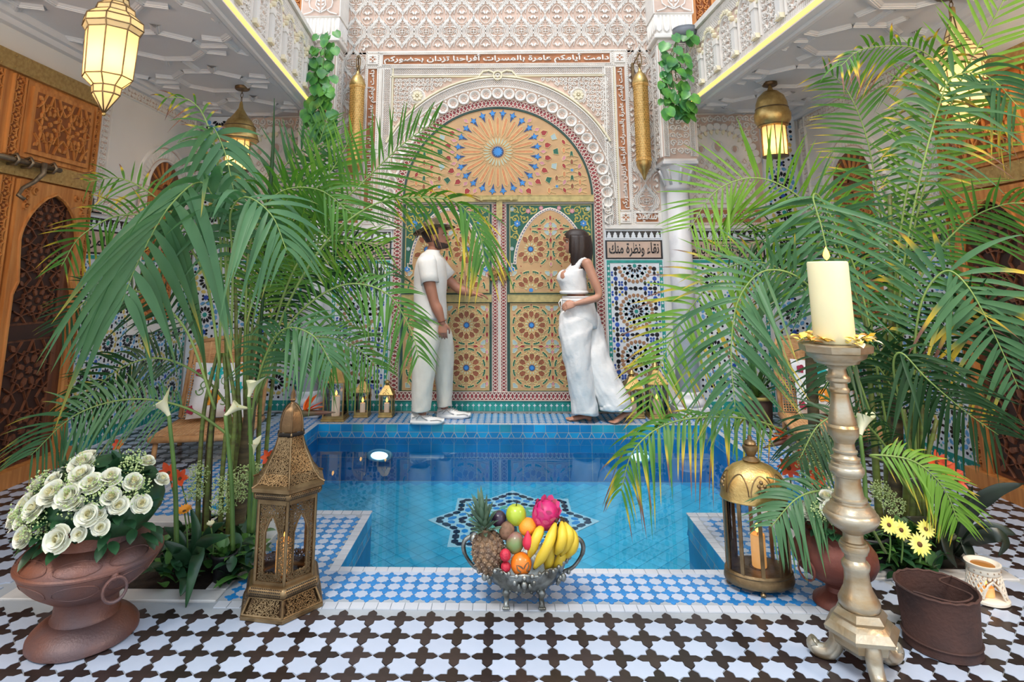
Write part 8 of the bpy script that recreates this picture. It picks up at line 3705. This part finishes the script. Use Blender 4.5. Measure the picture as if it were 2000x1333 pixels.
frond(pr1, PP((1740, 900, 3.3), (1720, 700, 3.35), (1660, 560, 3.4), (1580, 480, 3.4), (1490, 470, 3.4), (1420, 500, 3.4)), .40, D_, 34, .018, .3, .8, .3, .1, 43)
frond(pr1, PP((1735, 860, 3.3), (1700, 620, 3.3), (1690, 500, 3.3), (1740, 430, 3.25), (1820, 420, 3.2), (1880, 460, 3.2)), .44, A_, 34, .020, .3, .8, .3, .1, 45)
for k, (u, v, u1, v1, y) in enumerate(((1735, 1060, 1728, 620, 3.2), (1750, 1058, 1752, 520, 3.2), (1765, 1050, 1790, 640, 3.3), (1720, 1050, 1690, 600, 3.1), (1745, 1062, 1738, 380, 3.15))):
	cane(pr1, PP((u, v, y), (u * .66 + u1 * .34, v * .66 + v1 * .34, y), (u * .33 + u1 * .67, v * .33 + v1 * .67, y), (u1, v1, y)), .019, .010, m_cane)
cane(pr1, PP((1742, 1066, 3.1), (1748, 960, 3.1), (1752, 860, 3.1), (1750, 760, 3.1)), .034, .024, m_trunk, 'trunk')
cane(pr1, PP((1600, 960, 3.35), (1592, 860, 3.35), (1586, 760, 3.35), (1583, 690, 3.35)), .030, .028, m_trunk, 'trunk')

pr2 = thing('palm', 'darker bushy palm low in the right bed under the tall one', 'palm', AY(1800, 1060, 3.0))
frond(pr2, PP((1790, 950, 3.0), (1785, 720, 2.95), (1800, 590, 2.9), (1845, 530, 2.84), (1890, 560, 2.78), (1940, 650, 2.74), (1990, 760, 2.72)), .50, A_, 30, .030, .35, .85, .42, .62, 51, .4)
frond(pr2, PP((1790, 960, 3.0), (1765, 820, 2.95), (1745, 720, 2.9), (1760, 690, 2.85), (1810, 740, 2.8), (1880, 800, 2.78), (1950, 850, 2.76)), .40, D_, 32, .020, .5, .7, .35, .05, 52)
frond(pr2, PP((1785, 960, 3.05), (1760, 800, 3.05), (1700, 700, 3.05), (1650, 690, 3.0), (1610, 760, 2.98)), .38, D_, 32, .020, .45, .75, .3, .05, 53)
frond(pr2, PP((1790, 980, 2.9), (1740, 910, 2.85), (1700, 890, 2.8), (1780, 900, 2.74), (1840, 950, 2.7), (1872, 1020, 2.68)), .21, L_m, 26, .017, .4, .75, .5, .3, 55)
frond(pr2, PP((1790, 940, 3.2), (1800, 760, 3.1), (1850, 640, 2.95), (1930, 600, 2.8), (2010, 640, 2.7)), .42, D_, 32, .020, .4, .75, .3, .1, 56)
frond(pr2, PP((1780, 960, 2.95), (1720, 860, 2.9), (1660, 810, 2.86), (1600, 830, 2.84), (1560, 900, 2.82)), .30, D_, 30, .018, .5, .7, .3, .1, 59)
for k, (u1, v1) in enumerate(((1785, 760), (1765, 800), (1830, 820), (1800, 700), (1750, 860))):
	cane(pr2, PP((1780 + 10 * k, 1060, 3.0), (1784 + 6 * k, 960, 3.0), (u1, v1, 3.0)), .016, .009, m_cane)


# ---- strap-leaved bromeliads
m_strap = mat('strap_leaf', (46, 84, 50), .32, rgb2=(30, 58, 40), vscale=9, objvar=.12)
m_strap2 = mat('strap_leaf_dark', (36, 50, 38), .35, rgb2=(24, 36, 28), vscale=9, objvar=.12)


def strap_plant(label, loc, leaves, m, w=.05, group=None):
	t = thing('bromeliad', label, 'plant', loc, 0, group)
	for (pts, ww) in leaves:
		P = spline([Vector(p) for p in pts], 5)
		vs, fs = [], []
		n = len(P)
		for i, p in enumerate(P):
			tdir = (P[min(i + 1, n - 1)] - P[max(i - 1, 0)]).normalized()
			sd = tdir.cross(Vector((.15, -1, .25))).normalized()
			x = i / (n - 1)
			wd = ww * .5 * min(1, .6 + 1.2 * x) * (1 - max(0, x - .55) / .45) ** .75 if x < 1 else 0
			up = sd.cross(tdir)
			vs += [p - sd * wd + up * wd * .45, p, p + sd * wd + up * wd * .45]
		for i in range(n - 1):
			for k in range(2):
				a = i * 3 + k
				fs.append((a, a + 1, a + 4, a + 3))
		b = MB()
		b.add(vs, fs, 0, True)
		thicken(b.build('strap_leaf', m, t), .0025)
	return t


def rel(o, *trip):
	return [AY(u, v, y) - o for u, v, y in trip]


o = AY(372, 1110, 2.72)
strap_plant('green strap-leaved plant hanging over the left marble kerb', o, [
	(rel(o, (372, 1110, 2.74), (355, 1080, 2.70), (318, 1056, 2.66)), .055), (rel(o, (375, 1115, 2.72), (368, 1130, 2.62), (352, 1165, 2.555)), .06),
	(rel(o, (375, 1110, 2.72), (390, 1080, 2.64), (378, 1120, 2.56), (362, 1190, 2.535)), .05), (rel(o, (375, 1105, 2.74), (400, 1060, 2.70), (450, 1046, 2.66)), .05),
	(rel(o, (372, 1105, 2.76), (350, 1050, 2.76), (320, 1030, 2.74)), .045), (rel(o, (375, 1105, 2.76), (385, 1040, 2.76), (372, 990, 2.76)), .04), (rel(o, (378, 1105, 2.78), (410, 1040, 2.8), (440, 1020, 2.8)), .04)], m_strap)
o = AY(1862, 1085, 2.98)
strap_plant('dark bromeliad with long strap leaves at the right end of the right bed', o, [
	(rel(o, (1862, 1085, 2.98), (1890, 1000, 2.92), (1940, 960, 2.86), (2000, 945, 2.82)), .07), (rel(o, (1862, 1085, 2.98), (1850, 1000, 2.94), (1800, 950, 2.92), (1775, 935, 2.92)), .07),
	(rel(o, (1862, 1085, 2.98), (1840, 1010, 2.98), (1830, 950, 2.98)), .065), (rel(o, (1862, 1085, 2.98), (1875, 1010, 2.98), (1900, 950, 2.98)), .065),
	(rel(o, (1864, 1085, 2.96), (1900, 1040, 2.88), (1950, 1035, 2.82), (1985, 1045, 2.80)), .06), (rel(o, (1864, 1085, 2.94), (1895, 1055, 2.86), (1940, 1045, 2.80), (1962, 1060, 2.78), (1950, 1088, 2.77)), .055),
	(rel(o, (1860, 1085, 2.94), (1845, 1050, 2.88), (1850, 1080, 2.84), (1870, 1110, 2.83)), .05), (rel(o, (1858, 1085, 2.96), (1820, 1030, 2.92), (1770, 1010, 2.9)), .06),
	(rel(o, (1866, 1085, 2.96), (1880, 1060, 2.9), (1892, 1090, 2.86), (1885, 1110, 2.85)), .05)], m_strap2)

# ---- calla lilies
m_spathe = mat('calla_spathe', (236, 232, 204), .5, rgb2=(222, 222, 170), vscale=12, sss=.15)
m_spadix = mat('calla_spadix', (236, 206, 110), .6)


def calla(label, top, base, s, lean, yaw):
	t = thing('calla_lily', label, 'flower', base, 0, 'calla lilies')
	P = spline([Vector((0, 0, 0)), (top - base) * .5 + Vector((.01, 0, 0)), top - base], 8)
	b = MB()
	b.tube(P, [.011 - .003 * i / len(P) for i in range(len(P))], 8)
	b.build('stem', m_stem, t)
	M = Matrix.Translation(top - base) @ Matrix.Rotation(yaw, 4, 'Z') @ Matrix.Rotation(lean, 4, 'Y')
	b = MB()
	n, k_ = 20, 8
	vs, fs = [], []
	for j in range(k_ + 1):
		v = j / k_
		for i in range(n):
			a = 2 * pi * i / n
			r = .010 + .034 * v ** 1.6
			fl = max(0, cos(a))
			z = .10 * v + (.055 * fl ** 1.5 - .012) * v ** 2
			x = r * cos(a) + .045 * fl ** 2 * max(0, v - .6) * 1.6
			y = r * sin(a) * (1 - .55 * fl ** 3 * v)
			vs.append((x * s, y * s, z * s))
	for j in range(k_):
		for i in range(n):
			q = (i + 1) % n
			fs.append((j * n + i, j * n + q, (j + 1) * n + q, (j + 1) * n + i))
	b.add(vs, fs, 0, True, M)
	b.build('spathe', m_spathe, t)
	b = MB()
	b.tube([(0, 0, .02 * s), (.002, 0, .085 * s)], [.005 * s, .004 * s], 7, M=M)
	b.build('spadix', m_spadix, t)


calla('white calla lily furthest left, in front of the rattan chair', AY(330, 812, 2.70), AY(345, 1080, 2.72), .8, -.5, .4)
calla('white calla lily right of the rattan chair cushion', AY(440, 812, 2.72), AY(455, 1075, 2.74), .7, .9, .3)
calla('closed cream calla lily high beside the left palm trunk', AY(486, 775, 2.74), AY(486, 1040, 2.82), .72, .25, .0)
calla('slim calla bud low beside the tall brass lantern', AY(493, 890, 2.78), AY(494, 1040, 2.78), .55, .1, 1.2)
calla('pale calla lily behind the candlestick stem', AY(1680, 850, 2.85), AY(1690, 1040, 2.85), .95, .5, .5)

# ---- birds of paradise
m_bopo = mat('strelitzia_orange', (236, 110, 30), .5, var=.12)
m_bopb = mat('strelitzia_beak', (76, 84, 56), .45, rgb2=(110, 62, 52), vscale=8)


def strelitzia(label, head, tip, base, petals):
	t = thing('bird_of_paradise', label, 'flower', base, 0, 'birds of paradise')
	b = MB()
	P = spline([Vector((0, 0, 0)), (head - base) * .6 + Vector((0, 0, .02)), head - base], 8)
	b.tube(P, .009, 7)
	b.build('stem', m_stem, t)
	b = MB()
	H_, T_ = head - base, tip - base
	b.tube([H_, H_.lerp(T_, .25) + Vector((0, 0, .006)), H_.lerp(T_, .6) + Vector((0, 0, .004)), T_], [.010, .017, .012, .002], 10)
	b.build('beak', m_bopb, t)
	for p in petals:
		b = MB()
		s0 = H_.lerp(T_, .28) + Vector((0, 0, .012))
		d = (p - base) - s0
		leaf_into(b, s0, d, d.length, .034, 0, .0, .4, 6)
		b.build('petal', m_bopo, t)


strelitzia('orange bird of paradise flower over the pool behind the tall lantern', AY(572, 812, 2.95), AY(655, 806, 2.9), AY(505, 1000, 3.0), [AY(612, 762, 2.93), AY(606, 775, 2.97), AY(632, 785, 2.93), AY(634, 795, 2.9), AY(620, 770, 2.9)])
strelitzia('orange bird of paradise flower right of the oval dome lantern', AY(1560, 855, 2.95), AY(1490, 876, 2.9), AY(1640, 1020, 3.0), [AY(1502, 830, 2.93), AY(1508, 848, 2.96), AY(1500, 862, 2.9)])

# ---- red lilies, daisies, gazania and sprays
m_redf = mat('red_petal', (214, 66, 34), .5, rgb2=(232, 98, 44), vscale=30)
m_yelf = mat('yellow_daisy_petal', (232, 222, 96), .5, rgb2=(242, 236, 140), vscale=30)
m_eye = mat('daisy_eye', (96, 60, 24), .7)
m_orf = mat('orange_daisy_petal', (232, 150, 40), .5)


def bloom(name, label, p, base, r, m, n, cone, face, group=None):
	t = thing(name, label, 'flower', base, 0, group)
	b = MB()
	b.tube(spline([Vector((0, 0, 0)), (p - base) * .5 + Vector((.006, 0, 0)), p - base], 5), .0035, 6)
	b.build('stem', m_stem, t)
	M = Matrix.Translation(p - base) @ Vector(face).to_track_quat('Z', 'Y').to_matrix().to_4x4()
	b = MB()
	for k in range(n):
		a = 2 * pi * k / n
		d = Vector((cos(a), sin(a), cone))
		q = MB()
		leaf_into(q, d * .004, d, r * (1 if k % 2 == 0 else .92), r * 2.2 / n + .006, 0, .12, .25, 4)
		b.add(q.v, q.f, 0, True, M)
	b.build('petals', m, t)
	b = MB()
	b.ball((0, 0, .002), r * .24, 0, 10, 6, (1, 1, .5), M=M)
	b.build('flower_eye', m_eye, t)


k = 0
for (u, v, y, r, lab) in ((330, 925, 3.0, .06, 'red lily bloom beside the urn roses, upper left bed'), (352, 936, 2.98, .055, 'second red lily bloom just right of the first by the urn'), (232, 870, 2.9, .03, 'small red bloom peeping over the urn roses'),
						(524, 895, 3.15, .045, 'red bloom between the left palm and the tall lantern')):
	bloom('red_lily', lab, AY(u, v, y), AY(u + 20, 1040, y), r, m_redf, 6, .8, (.2, -1, .5), 'red lilies')
for (u, v, y, r, lab) in ((1595, 935, 2.9, .05, 'red lily bloom left of the candlestick baluster'), (1540, 915, 3.0, .06, 'orange-red lily just behind the dome lantern'), (1562, 900, 3.0, .05, 'upper orange-red lily behind the dome lantern'),
						(1830, 905, 3.0, .06, 'red lily head on the right bed, upper one'), (1850, 922, 2.98, .06, 'red lily head on the right bed, middle one'), (1866, 940, 2.96, .055, 'red lily head on the right bed, lowest one')):
	bloom('red_lily', lab, AY(u, v, y), AY(u + 15, 1050, y), r, m_redf, 8, .55, (-.2, -1, .5), 'red lilies')
for (u, v, y, r, lab) in ((1796, 1064, 2.60, .042, 'large open yellow daisy above the rusty bucket'), (1808, 1034, 2.72, .034, 'yellow daisy behind the large open one'), (1760, 1036, 2.68, .036, 'yellow daisy pointing up left of the large one'),
						(1736, 1026, 2.66, .034, 'yellow daisy nearest the candlestick')):
	bloom('yellow_daisy', lab, AY(u, v, y), AY(u, 1100, y), r, m_yelf, 16, .15, (-.1, -1, .35), 'yellow daisies')
bloom('orange_gazania', 'orange daisy-like flower standing above the urn side of the left bed', AY(360, 1000, 2.75), AY(366, 1090, 2.75), .036, m_orf, 16, .5, (0, -.4, 1))
bloom('pale_gazania', 'closed pale yellow flower low in the left bed', AY(412, 1030, 2.72), AY(416, 1090, 2.72), .024, m_rose_c, 10, 1.4, (0, -.3, 1))
rn = random.Random(8)
b = MB()
for (u, v, y, r) in ((388, 925, 2.85, .055), (380, 960, 2.84, .045), (440, 950, 2.80, .06), (432, 985, 2.78, .055), (470, 935, 2.82, .055), (462, 965, 2.8, .05), (495, 920, 2.84, .04)):
	sprig_ball(b, AY(u, v, y), r, 210, rn, 0, .0034)
tag(b.build('gypsophila', m_sprig), 'cream sprays of tiny blossoms at the foot of the left palm', 'blossom', None, 'stuff')
b = MB()
for (u, v, y, r) in ((1570, 880, 2.95, .07), (1600, 860, 2.95, .07), (1620, 895, 2.92, .06), (1580, 915, 2.92, .06), (1610, 925, 2.9, .05), (1720, 960, 2.9, .05), (1745, 985, 2.85, .05)):
	sprig_ball(b, AY(u, v, y), r, 260, rn, 0, .0034)
tag(b.build('gypsophila', m_sprig2 if 'm_sprig2' in globals() else m_sprig), 'green-white sprays of tiny blossoms behind the candlestick', 'blossom', None, 'stuff')
# low leafy planting in both beds
for key, lab, spots in (('l', 'dense low dark foliage covering the soil of the left bed', [(330, 1050, 2.8), (360, 1030, 2.95), (400, 1060, 2.85), (440, 1050, 2.8), (470, 1040, 2.9), (480, 1070, 2.78), (420, 1020, 3.1), (460, 1010, 3.2), (350, 1070, 2.72), (490, 1000, 3.1), (445, 1085, 2.74)]),
						('r', 'dense low dark foliage covering the soil of the right bed', [(1700, 1040, 2.95), (1740, 1060, 2.9), (1780, 1050, 3.0), (1820, 1060, 3.05), (1760, 1080, 2.86), (1800, 1100, 2.86), (1650, 1010, 3.1), (1690, 990, 3.2), (1840, 1080, 3.1), (1600, 990, 3.2), (1725, 1075, 2.86)])):
	b = MB()
	for (u, v, y) in spots:
		p = AY(u, v, y)
		p.z = max(.0, p.z)
		for i in range(26):
			a, e = rn.uniform(0, 6.28), rn.uniform(.1, 1.3)
			d = Vector((cos(a) * cos(e), sin(a) * cos(e), sin(e)))
			st = Vector((p.x, p.y, 0)) + Vector((rn.uniform(-.06, .06), rn.uniform(-.06, .06), rn.uniform(0, .10)))
			leaf_into(b, st, d, rn.uniform(.07, .13), rn.uniform(.03, .05), rn.choice((0, 0, 1)), .35)
	tag(b.build('low_foliage', [m_leaf_d, m_leaf_m]), lab, 'foliage', None, 'stuff')
# nursery pots half hidden in the beds
m_npot = mat('black_plastic_pot', (30, 30, 34), .5, var=.2)
m_ypot = mat('yellowish_pot', (140, 124, 62), .7, rgb2=(92, 84, 50), vscale=6)
for (u, v, y, m, lab, r, h) in ((436, 1118, 2.74, m_npot, 'small black nursery pot at the front of the left bed', .05, .12), (1700, 1112, 2.93, m_npot, 'black nursery pot behind the red footed pot', .085, .14), (1797, 1118, 2.94, m_ypot, 'yellowish clay pot under the large yellow daisy', .062, .15), (1843, 1118, 2.97, mat('grey_pot', (84, 84, 70), .8, var=.2), 'grey-green pot next to the yellowish clay pot', .06, .13)):
	p = AY(u, v, y)
	t = thing('plant_pot', lab, 'pot', (p.x, p.y, -.01))
	b = MB()
	b.lathe([(r * .72, 0), (r * .95, h * .9), (r * 1.06, h * .9), (r * 1.06, h), (r * .93, h), (r * .9, h * .8), (0, h * .8)], 22)
	b.build('pot_body', m, t)
	b = MB()
	for i in range(40):
		a, e = rn.uniform(0, 6.28), rn.uniform(.3, 1.4)
		leaf_into(b, (rn.uniform(-.5, .5) * r, rn.uniform(-.5, .5) * r, h * .8), (cos(a) * cos(e), sin(a) * cos(e), sin(e)), rn.uniform(.06, .12), .02, 0, .3)
	b.build('pot_leaves', m_leaf_m, t, kind='stuff')


# ---- trailing pothos on both balcony ends
m_pothos = mat('pothos_leaf', (96, 160, 62), .38, rgb2=(50, 112, 66), vscale=10, objvar=.15)


def pothos(label, trip, n, seed, pot=None):
	rn = random.Random(seed)
	P = spline(PP(*trip), 10)
	o = P[0]
	t = thing('trailing_pothos', label, 'plant', o)
	for q in range(4):
		b = MB()
		off_ = Vector((rn.uniform(-.05, .05), rn.uniform(-.04, .04), 0))
		b.tube([p - o + off_ * min(1, i / 8) for i, p in enumerate(P[:len(P) - q * 5])], .004, 5)
		b.build('vine', m_stem, t)
	for i in range(n):
		p = P[int(rn.random() ** .9 * (len(P) - 1))] - o + Vector((rn.uniform(-.13, .13), rn.uniform(-.10, .02), rn.uniform(-.04, .04)))
		a = rn.uniform(-1.2, 1.2)
		b = MB()
		L = rn.uniform(.075, .125)
		vs, fs = [], []
		ax = Vector((sin(a) * .8, -.2, -1)).normalized()
		sd = ax.cross(Vector((rn.uniform(-.4, .4), -1, .5))).normalized()
		nn = 6
		for k in range(nn + 1):
			x = k / nn
			w = L * .42 * sin(pi * min(1, (x * .88 + .12))) ** .7 * (1.15 if x < .4 else 1) * (1 if k < nn else 0)
			c = p + ax * (L * x)
			up = sd.cross(ax)
			vs += [c - sd * w + up * w * .25 - ax * (L * .08 if k == 0 else 0), c, c + sd * w + up * w * .25 - ax * (L * .08 if k == 0 else 0)]
		for k in range(nn):
			for m_ in range(2):
				q = k * 3 + m_
				fs.append((q, q + 1, q + 4, q + 3))
		b.add(vs, fs, 0, True)
		b.build('heart_leaf', m_pothos, t)
	return o


pothos('trailing pothos hanging from the left balcony end', ((640, 62, 5.45), (632, 120, 5.42), (628, 180, 5.42), (630, 235, 5.45), (636, 270, 5.45)), 84, 3)
pothos('trailing pothos hanging out of the grey bowl on the right balcony end', ((1325, 70, 5.42), (1312, 130, 5.42), (1318, 180, 5.42), (1322, 225, 5.42)), 78, 4)
p = AY(1338, 70, 5.48)
t = thing('hanging_bowl', 'round grey bowl on the right balcony end holding the pothos', 'bowl', (p.x, p.y, p.z - .06))
b = MB()
b.lathe([(.03, 0), (.08, .02), (.11, .06), (.118, .10), (.112, .12), (.118, .128), (.108, .128), (.1, .1), (0, .09)], 28)
b.build('bowl_body', mat('grey_zinc', (128, 132, 138), .5, metal=.4, var=.15), t)
# ---- potted dracaena by the right column
p = AZ(1484, 832)
t = thing('potted_plant', 'leafy plant in a brown pot with yellowish rim at the back right', 'potted plant', p)
b = MB()
b.lathe([(.09, 0), (.105, .02), (.118, .22), (.118, .225)], 26)
b.build('pot_body', mat('brown_pot', (92, 68, 56), .7, var=.2), t)
b = MB()
b.lathe([(.118, .222), (.13, .226), (.13, .25), (.12, .252), (.11, .24), (0, .23)], 26)
b.build('pot_rim', mat('ochre_rim', (176, 156, 84), .5, var=.15), t)
for i in range(22):
	a, e = i * 2.4, .5 + .9 * (i / 22)
	b = MB()
	leaf_into(b, (0, 0, .23), (cos(a) * cos(e), sin(a) * cos(e), sin(e)), .45 + .25 * (i % 3) / 2, .04, 0, .3, .3, 7)
	b.build('blade_leaf', m_leaf_m, t)

# ================================================================ RATTAN CHAIRS AND CUSHIONS
m_rattan = mat('rattan', (206, 160, 110), .6, rgb2=(182, 132, 84), vscale=20, bump=.2)
m_ratd = mat('rattan_shadow', (120, 84, 54), .8)
m_cush = mat('cushion_cotton', (226, 226, 228), .85, bump=.3, bscale=90)
m_turq = mat('embroidery_turquoise', (36, 176, 176), .8, bump=.3)
m_embo = mat('embroidery_orange', (236, 152, 44), .8, bump=.3)
m_embr = mat('embroidery_maroon', (150, 36, 66), .8)
m_embg = mat('embroidery_green', (90, 130, 60), .8)


def rattan_chair(loc, rz, label, clabel):
	t = thing('rattan_chair', label, 'chair', loc, rz, 'rattan lounge chairs')
	W, D, S = .60, .55, .20

	def weave(b, fr, w, h, nu, nv, open_):
		c = MB(fr)
		for i in range(nu + 1):
			c.stroke([(w * i / nu, 0), (w * i / nu, h)], (.010 if open_ else .018), -.002, .004)
		for j in range(nv + 1):
			c.stroke([(0, h * j / nv), (w, h * j / nv)], (.010 if open_ else .015), -.004, .002)
		b.add(c.v, c.f, 0)

	# back leans towards the wall: lies in local +y
	bk = Vector((0, sin(.32), cos(.32)))
	b = MB()
	for sx in (-1, 1):
		b.tube([Vector((sx * W / 2, .0, S)), Vector((sx * W / 2, 0, S)) + bk * .5, Vector((sx * W * .4, 0, S)) + bk * .58], .018, 8)
	b.tube([Vector((-W * .4, 0, S)) + bk * .58, Vector((0, 0, S)) + bk * .62, Vector((W * .4, 0, S)) + bk * .58], .018, 8)
	b.build('back_frame', m_rattan, t)
	b = MB()
	fr = (Vector((-W / 2, -.004, S)), Vector((1, 0, 0)), bk, Vector((1, 0, 0)).cross(bk))
	weave(b, fr, W, .40, 30, 20, True)
	b.build('cane_back', m_rattan, t)
	b = MB()
	fr = (Vector((-W * .45, -.004, S)) + bk * .40, Vector((1, 0, 0)), bk, Vector((1, 0, 0)).cross(bk))
	weave(b, fr, W * .9, .18, 10, 14, False)
	b.build('woven_top', m_rattan, t)
	b = MB()
	b.box((-W / 2, -D, S - .055), (W / 2, .02, S - .012), bev=.012)
	b.build('seat_base', m_rattan, t)
	b = MB()
	fr = (Vector((-W / 2 + .01, -D + .01, S - .012)), Vector((1, 0, 0)), Vector((0, 1, 0)), Vector((0, 0, 1)))
	weave(b, fr, W - .02, D - .02, 26, 24, False)
	b.build('woven_seat', m_rattan, t)
	b = MB()
	b.tube([(-W / 2 - .005, -D - .005, S - .03), (W / 2 + .005, -D - .005, S - .03)], .022, 8)
	for sx in (-1, 1):
		b.tube([(sx * (W / 2 + .005), -D - .005, S - .03), (sx * (W / 2 + .005), .02, S - .03)], .022, 8)
	b.build('seat_rim', m_rattan, t)
	for sx in (-1, 1):
		for y in (-D + .03, 0):
			b = MB()
			b.tube([(sx * (W / 2 - .02), y, S - .05), (sx * (W / 2 - .01), y, 0)], .018, 8)
			b.build('leg', m_rattan, t)
	# cushion resting on seat against the back
	M = Matrix.Translation(loc) @ Matrix.Rotation(rz, 4, 'Z') @ Matrix.Translation((.0, -.10, S + .215)) @ Matrix.Rotation(-.36, 4, 'X')
	ct = thing('cushion', clabel, 'cushion', M.to_translation(), 0, 'embroidered cushions')
	ct.rotation_euler = M.to_euler()
	b = MB()
	n = 12
	vs, fs = [], []
	for sgn in (-1, 1):
		for i in range(n + 1):
			for j in range(n + 1):
				x, z = (i / n - .5) * 2, (j / n - .5) * 2
				th = .065 * (1 - x ** 4) ** .5 * (1 - z ** 4) ** .5
				pin = 1 - .06 * (1 - abs(x)) * (abs(z)) - .0
				vs.append((x * .21 * (1 - .05 * (1 - z * z)), sgn * (th + .003), z * .21 * (1 - .05 * (1 - x * x))))
	for q in range(2):
		for i in range(n):
			for j in range(n):
				a = q * (n + 1) ** 2 + i * (n + 1) + j
				f = (a, a + 1, a + n + 2, a + n + 1)
				fs.append(f if q == 1 else f[::-1])
	b.add(vs, fs, 0, True)
	b.build('cover', m_cush, ct)
	for (x, z, r, m, nm, k) in ((-.03, .11, .062, m_turq, 'turquoise_flower', 8), (-.02, -.07, .062, m_embo, 'orange_flower', 6), (.13, .0, .055, m_turq, 'turquoise_flower', 8), (-.15, .12, .035, m_embr, 'maroon_flower', 5), (-.17, -.15, .035, m_embr, 'maroon_flower', 5), (.10, -.15, .035, m_embr, 'maroon_flower', 5), (.15, .15, .04, m_embo, 'orange_flower', 6)):
		th = -(.065 * (1 - (x / .21) ** 4) ** .5 * (1 - (z / .21) ** 4) ** .5)
		c = MB((Vector((x, th - .002, z)), Vector((1, 0, 0)), Vector((0, 0, 1)), Vector((0, -1, 0))))
		for q in range(k):
			c.poly(petal(0, 0, r * .1, r, r * 1.0 * 4 / k, q * 2 * pi / k), -.008, .004)
		c.build(nm, m, ct)
	c = MB((Vector((0, -.066, 0)), Vector((1, 0, 0)), Vector((0, 0, 1)), Vector((0, -1, 0))))
	for (x, z, a) in ((-.10, .02, .5), (.05, .05, 2.2), (.06, -.09, 4), (-.12, -.02, 3)):
		c.stroke([(x + p[0], z + p[1]) for p in spiral(0, 0, .035, a, 1.0, 1, 12, .3)], .008, -.01, .004)
	c.build('embroidered_scrolls', m_embg, ct)


p = AZ(384, 908)
rattan_chair((p.x - .10, p.y + .54, 0), radians(10), 'rattan lounge chair behind the left palm canes', 'embroidered cushion with turquoise and orange flowers on the left rattan chair')
p = AZ(1610, 880)
rattan_chair((p.x + .16, p.y + .30, 0), radians(-14), 'rattan lounge chair behind the candlestick and right palm', 'embroidered cushion on the right rattan chair behind the palm')
